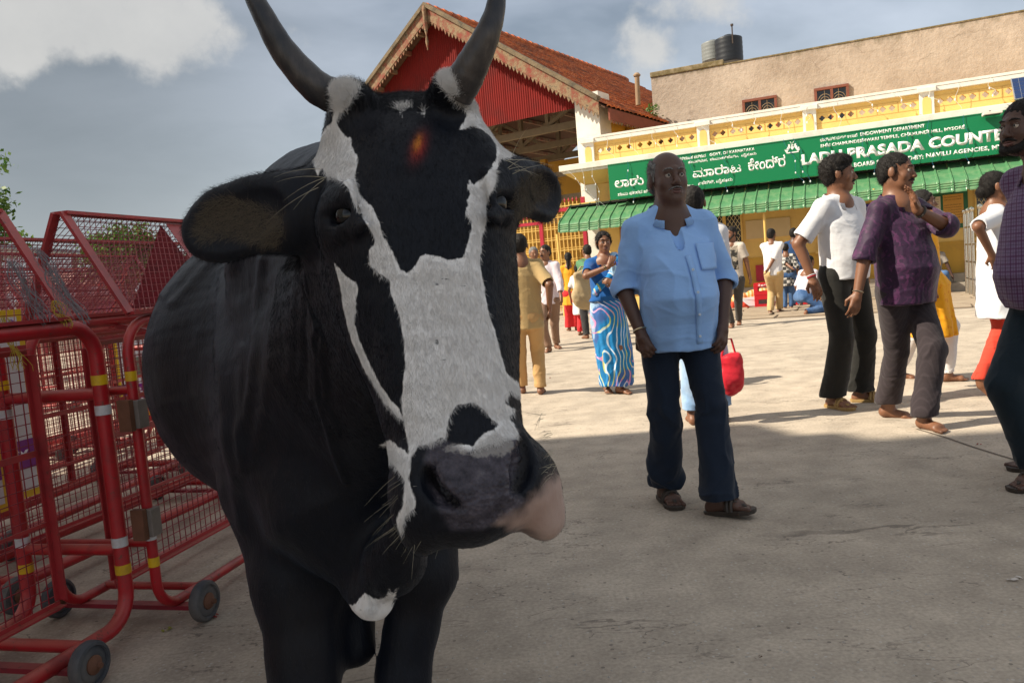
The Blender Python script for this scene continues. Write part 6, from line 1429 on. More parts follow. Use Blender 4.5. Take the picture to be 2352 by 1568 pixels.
    if bottom:
        T_ = dict(r=1.0, hem=.075, flare=1.0, kind='trousers'); T_.update(bottom); V = Vol(*fit_axes(lo, hi, res)); r_ = T_['r']
        if T_['kind'] == 'skirt':
            pr = T_['prof']; vloft(V, [(z * s, hip.x * min(1, z / .9) + dx, hip.y * min(1, z / .9) + dy, rx * s, ry * s) for z, dx, dy, rx, ry in pr], .01, nfold=T_.get('folds', 9), famp=T_.get('famp', .06), fz=(.95 * s, .25 * s), ph=1.)
        else:
            V.ell(hip + Vector((0, 0, .045 * s)), (.158 * s * r_, .118 * s * (1 + belly * .6) * r_, .13 * s), .02)
            V.cone(hip + Vector((-.05 * s, .02, -.01)), hip + Vector((.05 * s, .02, -.01)), .10 * s * r_, .10 * s * r_, .03)
            for i in range(2):
                hm = KN[i] + (AN[i] - KN[i]) * (T_.get('len', 1.02) if not isinstance(T_.get('len', 1.02), tuple) else T_['len'][i])
                V.cone(hj[i], KN[i], .102 * s * r_, .074 * s * r_ * T_['flare'] ** .5, .03); V.cone(KN[i], hm, .074 * s * r_ * T_['flare'] ** .5, T_['hem'] * s * T_['flare'], .02)
                d_ = (hm - KN[i]).normalized(); V.box(hm + d_ * (T_['hem'] * s + .0), (.2, .2, T_['hem'] * s * 1.0), M=Matrix.Identity(4), op='sub', k=.004, rot=None) if abs(d_.z) > .8 else V.ell(hm + d_ * (T_['hem'] * s * 1.25), (T_['hem'] * s * 1.5,) * 3, .01, 'sub')
                V.cone(hm - d_ * .03, hm + d_ * .1, T_['hem'] * s * T_['flare'] * .80, T_['hem'] * s * T_['flare'] * .85, .004, 'sub')
        low = lambda v: .45 + 1.3 * np.exp(-np.abs(v[:, 2] - .12 * s) / .12) + .8 * np.exp(-np.abs(v[:, 2] - .47 * s) / .08)
        emit(V, T_.get('name', 'trousers'), T_['mat'], T_.get('amp', .006), 4.2, hash(label) % 50 if False else len(label), st=(1.5, 1.5, 1.0), low=low)
    if top:
        T_ = dict(hem=.78, sleeve=.5, r=1.0, kind='shirt', v=.10, cuff=.062, flare=.0); T_.update(top); V = Vol(*fit_axes(lo, hi, res)); zt = nb.z; zb_ = T_['hem'] * s; bu = build
        def cx(z): f = (z - hip.z) / up_.z; f = max(f, 0); return hip.x + up_.x * f, hip.y + up_.y * f
        pr = []
        sec = [(zb_, .168 + T_['flare'], .125 + T_['flare'] * .8 + belly * .055), (hip.z + .02 * s, .168 + T_['flare'] * .6, .122 + T_['flare'] * .5 + belly * .08), (hip.z + .14 * s, .160 if not fem else .135, .118 + belly * .125), (hip.z + .25 * s, .165 if not fem else .140, .118 + belly * .095), (zt - .17 * s, .176 if not fem else .152, .118 + belly * .03), (zt - .10 * s, .150 if not fem else .130, .102), (zt - .045 * s, .108 if not fem else .095, .082), (zt + .008 * s, .078, .066)]
        for z, rx, ry in sec:
            if z < zb_ and z != zb_: continue
            c = cx(z); pr.append((z, c[0], c[1] - (ry - .118) * .55 * s if ry > .118 else c[1], rx * s * (bu if z < hip.z + .33 * s else 1 + (bu - 1) * .45) * T_['r'], ry * s * T_['r']))
        if belly: pr = [(z, x, y, rx * (1 + .10 * belly * math.exp(-((z - hip.z - .15 * s) / (.16 * s)) ** 2)), ry) for z, x, y, rx, ry in pr]
        nf = T_.get('folds', 7); vloft(V, pr, .0, zlo=zb_, rnd=.006, nfold=nf, famp=T_.get('famp', .022), fz=(hip.z + .35 * s, zb_), ph=len(label) * .7, twist=3.)
        for i in range(2):
            g = (-1, 1)[i]; V.cone(nb + Vector((g * .045 * s, 0, -.030 * s)), SH[i], .046 * s, .058 * s * T_['r'], .04); VM = V; V = Vol(*VM.ax)
            sl = T_['sleeve']; sl = sl[i] if isinstance(sl, tuple) else sl; ra, rb = .064 * s * T_['r'] * (1 + (bu - 1) * .5), T_['cuff'] * s * T_['r']
            ua, fa = SH[i] + Vector((-g * .01, 0, -.01)), EL_[i]
            if sl <= .5:
                en = ua + (fa - ua) * (sl * 2); d_ = (fa - ua).normalized(); V.cone(ua, en, ra, rb, .03)
            else:
                en = fa + (HN[i] - fa) * ((sl - .5) * 2); d_ = (en - fa).normalized(); V.cone(ua, fa, ra, (ra + rb) / 2, .03); V.cone(fa, en, (ra + rb) / 2, rb, .02)
            if T_.get('roll') and near: V.cone(en - d_ * .020, en - d_ * .046, rb * 1.10, rb * 1.08, .004)
            qn = Vector((0, 0, 1)).rotation_difference(d_).to_matrix().to_4x4(); V.box((0, 0, rb * 1.3), (rb * 1.8, rb * 1.8, rb * 1.3), 0, 0, 'sub', M=Matrix.Translation(en) @ qn)
            V.cone(en - d_ * .025, en + d_ * .08, rb * .76, rb * .80, .003, 'sub')
            hh = np.clip(.035 - np.abs(VM.D - V.D), 0, None) / .035; VM.D = np.minimum(VM.D, V.D) - hh * hh * .035 * .25; V = VM
        nk = np.array(nb)
        if T_['v']:
            vz = T_['v'] * s; fr_ = pr[-3][4] + .03; V.cone(nk + [0, -.060, .055 * s], nk + [0, -.150 - belly * .02, -vz - .03 * s], .050 * s, .010, .003, 'sub')
        if T_.get('round'): V.ell(nk + np.array([0, -.025, .035 * s]), (.085 * s, .085 * s, .06 * s), .006, 'sub')
        if T_.get('slit'):
            for g in (-1, 1): V.box(np.array([hip.x + g * .19 * s, hip.y, zb_ + .0]), (.03, .02, .22 * s), .0, .01, 'sub')
        emit(V, T_.get('name', 'shirt'), T_['mat'], T_.get('amp', .0065), T_.get('f', 3.6), len(label) + 7, st=(1.2, 1, 1.3))
        if T_['kind'] == 'shirt' and collar and near:
            m_ = MB(); nrc = nr * 1.20
            for g in (-1, 1):
                ring = []
                for j in range(8):
                    a = R(90) - g * R(155) * j / 7; rr_ = max(nrc, .079 * s) * (1.0 + .22 * (j / 7)); bx = nb + Vector((rr_ * math.cos(a) * 1.05, .012 + rr_ * math.sin(a) * .98, .022 * s - .066 * s * (j / 7) ** 1.5))
                    ring.append((bx + Vector((0, 0, -.012)), bx + Vector((0, 0, .012 * s)), bx + Vector((math.cos(a) * .026, math.sin(a) * .030, -.024 * s - (.034 * s if j >= 6 else 0)))))
                Vv = [p for r3 in ring for p in r3]; m_.add(Vv, [(3 * j, 3 * j + 3, 3 * j + 4, 3 * j + 1) for j in range(7)] + [(3 * j + 1, 3 * j + 4, 3 * j + 5, 3 * j + 2) for j in range(7)])
            o_ = m_.build('collar', T_['mat'], e, True); sd_ = o_.modifiers.new('s', 'SOLIDIFY'); sd_.thickness = .003; sd_.offset = 0
    if glasses:
        m_ = MB()
        for g in (-1, 1): m_.tube([MH @ Vector((g * .031 + .021 * math.cos(a), -.103 + .002 * abs(math.cos(a)), .002 + .015 * math.sin(a))) for a in np.linspace(0, 6.28, 15)[:-1]], .0016 * s, 4, closed=True); m_.tube([MH @ Vector((g * .052, -.100, .006)), MH @ Vector((g * .079, -.02, .006)), MH @ Vector((g * .080, .01, .004))], .0016 * s, 4)
        m_.tube([MH @ Vector((-.011, -.104, .006)), MH @ Vector((.011, -.104, .006))], .0016 * s, 4); m_.build('spectacles', M_sandal, e)
    return dict(e=e, hip=hip, nb=nb, HN=HN, EL=EL_, MH=MH, s=s, KN=KN, AN=AN, Mw=Mi.inverted(), SH=SH)

def bracelet(p, i, mt, name='bangle', r=.030, t=.004, back=.015):
    d = (p['HN'][i] - p['EL'][i]).normalized(); c = p['HN'][i] - d * back; x = d.orthogonal().normalized(); y = d.cross(x); m = MB(); m.tube([c + (x * math.cos(a) + y * math.sin(a)) * r for a in np.linspace(0, 6.28, 17)[:-1]], t, 6, closed=True); m.build(name, mt, p['e'], True)

C_blue = cloth('blue_shirt', (.28, .48, .84), var=.04); C_navy = cloth('navy_trousers', (.009, .017, .034)); 
root = G(1588, 1160)
blue = person('heavy balding man in light blue rolled sleeve shirt and navy trousers in the shade', root, h=1.675, yaw=3, res=.006, headfine=.0036, skin='dark', build=1.04, belly=.95, age=1, neck=.135,
    hipoff=(-.015, 0), lean=(.0, -.01), feet=[(G(1530, 1150), 8), (G(1652, 1180), 50, -9)], knees=[(0, -1, 0), (.35, -1, 0)],
    hands=[P(1472, 765, 3.66), P(1660, 745, 3.68)], elbows=[(-.5, .6, 0), (.6, .6, 0)], curls=(1.35, .8), hd=(7, -2, 0), hair='bald', haircol='grey', tache='thin',
    top=dict(mat=C_blue, hem=.78, sleeve=.58, cuff=.062, r=.96, v=.22, roll=True, amp=.008, famp=.035), bottom=dict(mat=C_navy, hem=.080, flare=1.10, r=.96, amp=.010), shoes=M_sandal, palm=((-.5, -.9, 0), (.6, -.8, 0)))
bracelet(blue, 0, M_gold)
# placket, buttons and pocket of the blue shirt
def front_z(p, x, z, off=.004):
    """point on the front of the shirt mesh of person p"""
    o = [c for c in p['e'].children if c.name.startswith(('shirt', 'kurta'))][0]; me = o.data
    if 'co_' not in p: co = np.empty(len(me.vertices) * 3); me.vertices.foreach_get('co', co); p['co_'] = co.reshape(-1, 3)
    co = p['co_']; m = (np.abs(co[:, 0] - x) < .012) & (np.abs(co[:, 2] - z) < .012)
    return Vector((x, (co[m, 1].min() if m.any() else -.15) - off, z))
def shirt_front(p, mt, z0, z1, x0, x1, pocket=None, nb_=4, bm=M_btn):
    m = MB(); zs = np.linspace(z0, z1, 22); L_ = []; 
    for z in zs: x = x0 + (x1 - x0) * (z - z0) / (z1 - z0); L_.append((front_z(p, x - .014, z, .0012), front_z(p, x + .014, z, .0012)))
    V = [q for pr in L_ for q in pr]; m.add(V, [(2 * i, 2 * i + 1, 2 * i + 3, 2 * i + 2) for i in range(len(L_) - 1)]); o = m.build('placket', mt, p['e'], True); sd_ = o.modifiers.new('s', 'SOLIDIFY'); sd_.thickness = .0016; sd_.offset = 0
    for i in range(nb_):
        z = z0 + (z1 - z0) * (i + .35) / nb_; x = x0 + (x1 - x0) * (z - z0) / (z1 - z0); c = front_z(p, x, z, .006); m = MB(); m.lathe([(.0062, 0), (.0062, .002), (.004, .003)], 10, Matrix.Translation(c) @ Matrix.Rotation(R(90), 4, 'X')); m.build('button', bm, p['e'])
    if pocket:
        xa, xb, za, zb = pocket; m = MB(); nx, nz = 9, 10; V = [front_z(p, xa + (xb - xa) * i / (nx - 1), za + (zb - za) * j / (nz - 1), .0012) for j in range(nz) for i in range(nx)]
        m.add(V, [(j * nx + i, j * nx + i + 1, (j + 1) * nx + i + 1, (j + 1) * nx + i) for j in range(nz - 1) for i in range(nx - 1)]); o = m.build('pocket', mt, p['e'], True); sd_ = o.modifiers.new('s', 'SOLIDIFY'); sd_.thickness = .0016; sd_.offset = 0
shirt_front(blue, C_blue, .80, 1.20, .035, .005, pocket=(.055, .165, 1.13, 1.25))

# man in white short sleeved shirt
C_white = cloth('white_shirt', (.66, .66, .68), var=.04); C_black = cloth('black_trousers', (.016, .015, .013))
wh = person('man in white short sleeved shirt and black trousers walking and looking to the right', G(1950, 932), h=1.84, yaw=28, res=.0072, headfine=.005, skin='brown', build=1.0, belly=.35, hipoff=(0, 0), lean=(.0, .0),
    feet=[(G(1915, 936), 20), (G(1978, 922), 62)], knees=[(0, -1, 0), (.3, -1, 0)], hands=[P(1866, 640, 5.75), P(1990, 655, 6.15)], elbows=[(-.6, .6, 0), (.5, .7, 0)], curls=(.55, .6), hd=(42, 2, 0), hair='curly', tache=True,
    top=dict(mat=C_white, hem=.875, sleeve=.42, cuff=.070, r=1.0, v=.09, famp=.02), bottom=dict(mat=C_black, hem=.085, flare=1.05, amp=.006), shoes=M_sandal2, palm=((-.4, -1, 0), (.6, -.8, 0)))
bracelet(wh, 0, M_redthread, 'wrist_thread', .031, .005); bracelet(wh, 0, M_wt, 'wrist_thread', .031, .004, .026)
# man in purple batik shirt on the phone
C_purp = cloth('purple_batik', (.030, .011, .036), 'batik', (.085, .022, .075), .6); C_str = cloth('striped_trousers', (.034, .025, .028), 'pin', (.048, .036, .040), sc=.9)
pu = person('man in dark purple patterned shirt holding a phone to his ear while striding barefoot', G(2082, 974), h=1.74, yaw=26, res=.0068, headfine=.0045, skin='brown', build=1.08, belly=.55, hipoff=(.02, 0), lean=(-.03, -.01),
    feet=[(G(2040, 958), 60, 8), (G(2125, 985), 14)], knees=[(.5, -1, 0), (0, -1, 0)], hands=[P(1966, 690, 4.98), P(2106, 482, 4.86)], elbows=[(-.5, .4, 0), (.9, -.2, -.5)], curls=(.6, .35), hd=(22, 3, 4), hair='short', tache=True,
    hn=(None, (-.22, .12, 1)), palm=((-.4, -1, 0), (.9, -.5, 0)), top=dict(mat=C_purp, hem=.77, sleeve=(.60, .60), cuff=.066, r=1.0, v=.07, roll=True, famp=.025), bottom=dict(mat=C_str, hem=.078, flare=1.05, amp=.007, len=(.97, 1.0)))
bracelet(pu, 0, M_gold); bracelet(pu, 1, M_sandal, 'wrist_watch', .033, .009, .03)
ph = MB(); q = pu['MH'] @ Vector((.090, -.04, -.02)); ph.box(-.006, .006, -.034, .034, -.07, .07, pu['Mw'] @ Matrix.Translation(q) @ Matrix.Rotation(R(12), 4, 'X')); o = ph.build('mobile_phone', M_iris, None, bevel=.004); tag(o, 'black mobile phone held to the ear of the man in purple', 'phone')

# man at the right edge in checked shirt
C_chk = cloth('purple_check', (.155, .105, .185), 'plaid', (.070, .012, .060), .8, 1.15); C_teal = cloth('dark_teal_trousers', (.007, .016, .024))
rt = person('man in purple checked shirt standing in shade at the right edge, facing left', G(2436, 1112), h=1.76, yaw=-80, res=.007, headfine=.0045, skin='dark', build=1.0, belly=.7, nf=.10, hipoff=(0, .0), lean=(0, -.02),
    feet=[(G(2392, 1116), -72), (G(2400, 1074), -88)], hands=[P(2500, 800, 3.6), P(2510, 790, 3.9)], hd=(8, 0, 0), hair='short', haircol='black', tache=True, beard=True, top=dict(mat=C_chk, hem=.80, sleeve=.75, cuff=.05, v=.06, famp=.03), bottom=dict(mat=C_teal, hem=.078, flare=1.05), shoes=M_sandal)

# woman in sari
C_sari = cloth('blue_sari', (.010, .19, .46), 'saree'); C_blouse = cloth('blue_blouse', (.006, .08, .28)); C_pallu = cloth('printed_pallu', (.02, .12, .5), 'pallu')
sa = person('woman in blue wavy patterned sari holding folded cloth to her chest', G(1413, 903), h=1.52, yaw=2, res=.0075, headfine=.005, skin='brown', build=1.12, belly=.45, fem=True, hipoff=(-.02, 0), lean=(.01, 0),
    feet=[(G(1395, 900), 0), (G(1425, 903), 35)], hands=[P(1398, 612, 7.12), P(1412, 650, 7.14)], elbows=[(-.9, .1, -.4), (.8, .1, -.4)], curls=(1.0, 1.0), hd=(4, 2, 0), hair='bun', palm=((-.2, -1, 0), (.2, -1, 0)), hn=((.5, 0, .9), (-.8, 0, .3)),
    top=dict(mat=C_blouse, hem=.98, sleeve=.36, cuff=.058, v=0, round=True, r=.98, famp=.01, name='blouse'),
    bottom=dict(kind='skirt', mat=C_sari, name='sari', prof=[(.085, .03, 0, .165, .14), (.3, .03, 0, .185, .15), (.6, .015, 0, .195, .16), (.85, .0, 0, .185, .15), (1.02, .0, 0, .160, .140), (1.08, .0, 0, .145, .125)], folds=11, famp=.05, amp=.007))
Vp = Vol.uni((-.24, -.24, .9), (.24, .2, 1.36), .0085); nbp = sa['nb']
for i in range(9):
    t0, t1 = i / 9, (i + 1) / 9; f_ = lambda t: np.array([.15 * math.cos(R(20)) - .05 + .10 * (1 - t) - .30 * 0 * t + (.03 - .16 * t) * 0, -.135 - .02 * math.sin(3 * t), 1.31 * sa['s'] / .894 * .894 - .0]) 
Vp.cone((.075, -.03, 1.275), (.06, -.15, 1.12), .042, .050, .02, sc=(1, 1.4, 1)); Vp.cone((.06, -.15, 1.12), (.045, -.17, 1.00), .050, .060, .02, sc=(1, 1.4, 1)); Vp.cone((.05, -.16, 1.18), (.10, -.14, 1.0), .05, .045, .02, sc=(1, 1.5, 1)); Vp.cone((.08, -.02, 1.27), (.10, .12, 1.05), .045, .05, .02)
v, qd = Vp.surf(); v = v + vnormals(v, qd) * (.006 * snoise(v * np.array([2.5, 1, .6]), 7, 2))[:, None]; link('folded_cloth', qmesh('folded_cloth', v, qd), C_pallu, sa['e'])
Vp = Vol.uni((-.28, -.26, .85), (.28, .2, 1.36), .0085)
for q_ in np.linspace(0, 1, 5): Vp.cone((-.13 + .03 * q_, -.11, .96 + .05 * q_), (.02 + .05 * q_, -.155, 1.10 + .03 * q_), .030, .032, .015); Vp.cone((.02 + .05 * q_, -.150, 1.10 + .03 * q_), (.085 + .02 * q_, -.05, 1.265), .032, .028, .015)
v, qd = Vp.surf(); v = v + vnormals(v, qd) * (.005 * snoise(v * np.array([2.5, 1, 2.0]), 6, 2))[:, None]; link('sari_drape', qmesh('sari_drape', v, qd), C_sari, sa['e'])
for i in (0, 1):
    for k in range(3): bracelet(sa, i, M_gold, 'bangle', .026, .0025, .02 + .008 * k)
C_bagb = cloth('beige_bag_cloth', (.42, .32, .18))
def bag(label, px, py, Y, w_, h_, mt, name='bag', rz=0, handle=.12):
    c = P(px, py, Y); e = empty(name, c, R(rz), label, 'bag'); V = Vol.uni((-w_, -.14, -h_), (w_, .14, h_ + .05), .011)
    V.ell((0, 0, -h_ * .35), (w_ * .50, .075, h_ * .55), .03); V.ell((.01, 0, h_ * .15), (w_ * .42, .055, h_ * .45), .03); V.cone((-w_ * .3, 0, h_ * .4), (w_ * .3, 0, h_ * .45), .02, .02, .05)
    v, qd = V.surf(); v = v + vnormals(v, qd) * (.010 * snoise(v, 6, 3))[:, None]; link('bag_body', qmesh('bag_body', v, qd), mt, e); m = MB()
    m.tube([(-w_ * .25, 0, h_ * .5), (-w_ * .12, 0, h_ * .5 + handle), (w_ * .12, 0, h_ * .5 + handle), (w_ * .25, 0, h_ * .5)], .008, 6); m.build('handle', mt, e, True); return e
bag('red plastic bag hanging behind the leg of the man in blue', 1676, 850, 5.55, .20, .20, cloth('red_plastic', (.62, .02, .035), rough=.35), 'carry_bag')
bag('beige cloth bag carried behind the woman in the sari', 1345, 655, 8.6, .34, .30, C_bagb, 'cloth_bag', 20, .05)

C_khs = cloth('khaki_shirt', (.42, .29, .13)); C_tan = cloth('tan_trousers', (.48, .29, .12)); C_wht2 = cloth('white_cotton', (.68, .66, .66), var=.03); C_pink = cloth('pale_pink_shirt', (.62, .54, .58)); C_brn = cloth('brown_trousers', (.22, .13, .085))
C_jean = cloth('blue_jeans', (.035, .085, .20), 'jeans', (.10, .18, .34)); C_ljean = cloth('light_jeans', (.22, .36, .56), 'jeans', (.45, .55, .68)); C_dgrey = cloth('grey_jeans', (.05, .045, .042))
person('man in khaki shirt and tan trousers standing with his back to the camera', G(1222, 912), h=1.565, yaw=176, res=.009, skin='brown', build=1.06, feet=[(G(1243, 905), 170), (G(1200, 903), 195)], knees=[(0, -1, 0)] * 2,
    hands=[P(1262, 705, 7.55), P(1180, 700, 7.7)], top=dict(mat=C_khs, hem=.72, sleeve=.44, cuff=.066, r=1.05, v=0), bottom=dict(mat=C_tan, hem=.066), hair='short')
person('man in pale pink shirt and brown trousers standing barefoot behind the khaki man', G(1270, 806), h=1.60, yaw=-22, res=.010, skin='brown', feet=[(G(1262, 808), -30), (G(1280, 800), 20)], hands=[P(1240, 680, 11.5), P(1292, 700, 11.7)], hd=(-20, 0, 0), tache=True,
    top=dict(mat=C_pink, hem=.76, sleeve=.85, cuff=.05, v=.12, r=1.05), bottom=dict(mat=C_brn, hem=.06))
person('grey haired man looking over the pale pink shoulder', G(1243, 795), h=1.62, yaw=10, res=.012, skin='brown', haircol='grey', feet=[(G(1238, 796), 0), (G(1252, 796), 10)], top=dict(mat=C_wht2, hem=.76, sleeve=.85, cuff=.05, v=.06), bottom=dict(mat=C_brn, hem=.06))
C_or = cloth('orange_kurta', (.75, .33, .02)); C_red = cloth('red_trousers', (.62, .025, .03)); C_yel = cloth('yellow_kurta', (.78, .36, .012), 'motif', (.70, .27, .01)); C_yel2 = cloth('yellow_patterned', (.60, .30, .02), 'motif', (.35, .05, .02))
person('woman with long braid in yellow kurta and red trousers seen from behind', G(1318, 762), h=1.55, yaw=170, res=.011, skin='brown', fem=True, hair='long', feet=[(G(1326, 758), 170), (G(1308, 760), 190)], top=dict(mat=C_or, hem=.58, sleeve=.5, cuff=.055, v=0, flare=.03, slit=True, name='kurta'), bottom=dict(mat=C_red, r=1.05, hem=.085, flare=1.1))
C_green = cloth('green_shirt', (.075, .19, .085)); C_drk = cloth('dark_trousers', (.03, .028, .028))
person('man in green shirt bending away behind the woman in the sari', G(1360, 775), h=1.62, yaw=200, res=.011, skin='brown', feet=[(G(1368, 772), 190), (G(1348, 778), 205)], lean=(-.10, -.16), hands=[P(1330, 640, 12.6), P(1395, 650, 12.9)], top=dict(mat=C_green, hem=.78, sleeve=.7, cuff=.06, v=0, r=1.12), bottom=dict(mat=C_drk, hem=.065))
person('small girl with loose dark hair between the yellow kurta and the green shirt', G(1338, 770), h=1.30, yaw=150, res=.012, skin='brown', fem=True, hair='long', feet=[(G(1342, 768), 150), (G(1332, 770), 150)], top=dict(mat=C_wht2, hem=.5, sleeve=.4, v=0, flare=.03), bottom=dict(mat=C_red, hem=.06))
bh = person('barefoot man in white shirt and light jeans half hidden behind the man in blue', G(1625, 976), h=1.69, yaw=165, res=.009, skin='brown', feet=[(G(1660, 968), 160), (G(1592, 974), 175)], hands=[P(1672, 770, 5.5), P(1560, 760, 5.7)], elbows=[(-.5, .4, 0), (.5, .5, 0)],
    top=dict(mat=C_wht2, hem=.80, sleeve=.46, cuff=.068, r=1.0, v=0), bottom=dict(mat=C_ljean, hem=.072, len=(.92, .95)))
C_tee = cloth('printed_tee', (.48, .42, .36), 'print', (.1, .1, .1))
person('bearded man in printed pale t-shirt and dark jeans by the barred window', G(1693, 750), h=1.70, yaw=-42, res=.010, skin='brown', beard=True, feet=[(G(1682, 752), -30), (G(1704, 742), -20)], hands=[P(1668, 650, 13.2), P(1724, 642, 13.5)], elbows=[(-.4, .3, 0), (.6, .3, 0)], hd=(-18, 0, 0), top=dict(mat=C_tee, hem=.78, sleeve=.36, cuff=.075, v=0, round=True, r=1.02, kind='tee'), bottom=dict(mat=C_dgrey, hem=.055, r=.95))
C_kh2 = cloth('khaki_trousers', (.52, .36, .17))
person('young man in untucked white shirt and khaki trousers walking towards the counter', G(1782, 722), h=1.68, yaw=150, res=.011, skin='brown', feet=[(G(1808, 712), 120), (G(1770, 722), 150)], hands=[P(1745, 655, 15.5), P(1800, 645, 15.7)], hd=(-10, 0, 0), top=dict(mat=C_wht2, hem=.78, sleeve=.58, cuff=.066, v=0, r=1.06), bottom=dict(mat=C_kh2, hem=.07))
C_plaid = cloth('black_white_check', (.50, .47, .43), 'check', (.05, .05, .05), .8, .8)
person('boy in black and white checked shirt between the white shirt and the navy shirt', G(1812, 712), h=1.38, yaw=155, res=.012, skin='brown', feet=[(G(1818, 711), 150), (G(1804, 712), 150)], hands=[None, P(1846, 640, 15.9)], top=dict(mat=C_plaid, hem=.62, sleeve=.6, cuff=.06, v=0), bottom=dict(mat=C_jean, hem=.06))
C_nav2 = cloth('navy_shirt', (.012, .045, .13))
person('tall man in navy shirt and jeans standing at the counter behind the boy', G(1832, 706), h=1.70, yaw=140, res=.012, skin='dark', feet=[(G(1838, 705), 150), (G(1822, 706), 150)], top=dict(mat=C_nav2, hem=.8, sleeve=.7, v=0), bottom=dict(mat=C_jean, hem=.06), shoes=cloth('blue_shoe', (.03, .06, .35)))
person('barefoot person in jeans crouching at the counter, mostly behind the man in white', G(1858, 722), h=1.6, yaw=120, res=.012, skin='brown', hipz=.34, hipoff=(.05, .1), feet=[(G(1848, 728), 140, -30), (G(1866, 722), 120)], knees=[(0, -1, .4)] * 2, lean=(0, -.18), top=dict(mat=C_pink, hem=.40, sleeve=.5, v=0), bottom=dict(mat=C_jean, hem=.06))
yk = person('woman in long yellow kurta and white leggings walking behind the man in purple', G(2135, 878), h=1.60, yaw=62, res=.009, skin='brown', fem=True, hair='bun', feet=[(G(2178, 876), 72), (G(2060, 868), 60, 12)], knees=[(.3, -1, 0), (0, -1, 0)], top=dict(mat=C_yel, hem=.42, sleeve=.62, cuff=.052, v=0, round=True, flare=.085, slit=False, r=1.0, name='kurta', folds=9, famp=.05), bottom=dict(mat=C_wht2, hem=.048, r=.9))
Vp = Vol.uni((-.3, -.25, .6), (.3, .25, 1.42), .012); n3 = yk['nb']
Vp.cone(n3 + Vector((-.10, -.03, -.02)), n3 + Vector((-.17, .08, -.60)), .045, .05, .02, sc=(1, 1.2, 1)); Vp.cone(n3 + Vector((.10, -.03, -.02)), n3 + Vector((.16, -.04, -.45)), .04, .05, .02)
v, qd = Vp.surf(); v = v + vnormals(v, qd) * (.008 * snoise(v * np.array([2.5, 1, .6]), 7, 2))[:, None]; link('dupatta', qmesh('dupatta', v, qd), C_yel2, yk['e'])
C_rleg = cloth('red_leggings', (.60, .055, .03))
wk = person('woman with spectacles in white kurta and red leggings striding right with folded arms', G(2300, 905), h=1.64, yaw=62, res=.0078, headfine=.005, skin='brown', build=1.1, belly=.3, fem=True, hair='bun', glasses=True, feet=[(G(2352, 905), 70), (G(2252, 896, .06), 75, 48)], knees=[(0, -1, 0), (.1, -1, 0)], hipoff=(0, .0),
    hands=[P(2278, 585, 5.62), P(2330, 590, 5.7)], elbows=[(-.6, .3, -.5), (.6, .3, -.5)], curls=(.8, .8), hd=(10, 0, 0), top=dict(mat=C_white, hem=.60, sleeve=.48, cuff=.058, v=0, round=True, flare=.05, r=1.02, name='kurta', famp=.035), bottom=dict(mat=C_rleg, hem=.052, r=.95, amp=.008))
C_gtee = cloth('grey_tee', (.32, .28, .24))
st_ = G(2165, 676); person('man in grey t-shirt and jeans seated on the stone step under the notice board', P(2172, 668, 17.75) * 1.0 if False else Vector((st_.x + .05, st_.y + .35, 0)), h=1.62, yaw=-15, res=.012, skin='dark', hipz=.42, hipoff=(0, .1), feet=[(G(2158, 676), -20), (G(2178, 674), 0)], knees=[(0, -1, .6)] * 2, lean=(0, -.08), hands=[P(2152, 635, 17.6), P(2188, 635, 17.6)], top=dict(mat=C_gtee, hem=.40, sleeve=.36, cuff=.07, v=0, round=True), bottom=dict(mat=C_jean, hem=.06))
# ------------------------------------------------------------------ crates and vendor cloth by the counter
M_crate = mat('red_plastic_crate', (.50, .012, .02), .4, .12, 6)
def crate(loc, rz, label, txt=None):
    e = empty('drinks_crate', loc, R(rz), label, 'crate', 'red drinks crates'); w_, d_, h_ = .42, .32, .28; m = MB()
    m.box(-w_ / 2, w_ / 2, -d_ / 2, d_ / 2, 0, .015)
    for y in (-d_ / 2, d_ / 2 - .014):
        m.box(-w_ / 2, w_ / 2, y, y + .014, .016, .09); m.box(-w_ / 2, w_ / 2, y, y + .014, .19, h_); m.box(-w_ / 2, -w_ / 2 + .09, y, y + .014, .0905, .1895); m.box(w_ / 2 - .09, w_ / 2, y, y + .014, .0905, .1895)
    for x in (-w_ / 2, w_ / 2 - .014): m.box(x, x + .014, -d_ / 2 + .015, d_ / 2 - .015, .016, h_)
    m.build('crate_body', M_crate, e, bevel=.004)
    if txt: put_text('lettering', txt, .22, .05, -.11, .205, -d_ / 2 - .0015, M_letter, e, .01, .001)
crate(P(1757, 688, 16.9) * 1 if False else Vector((*G(1757, 706).xy, .0)), -20, 'red plastic drinks crate at the bottom of the stack by the vendor cloth')
c0 = G(1757, 706); crate(Vector((c0.x, c0.y, .285)), -22, 'red plastic drinks crate with white script, top of the stack by the vendor cloth', '2gm')
c1_ = G(1842, 702); crate(Vector((c1_.x, c1_.y, .0)), -22, 'red drinks crate on the ground behind the boy in the checked shirt'); crate(Vector((c1_.x, c1_.y, .285)), -24, 'red drinks crate with white script behind the boy in the checked shirt', 'Coca-Cola')
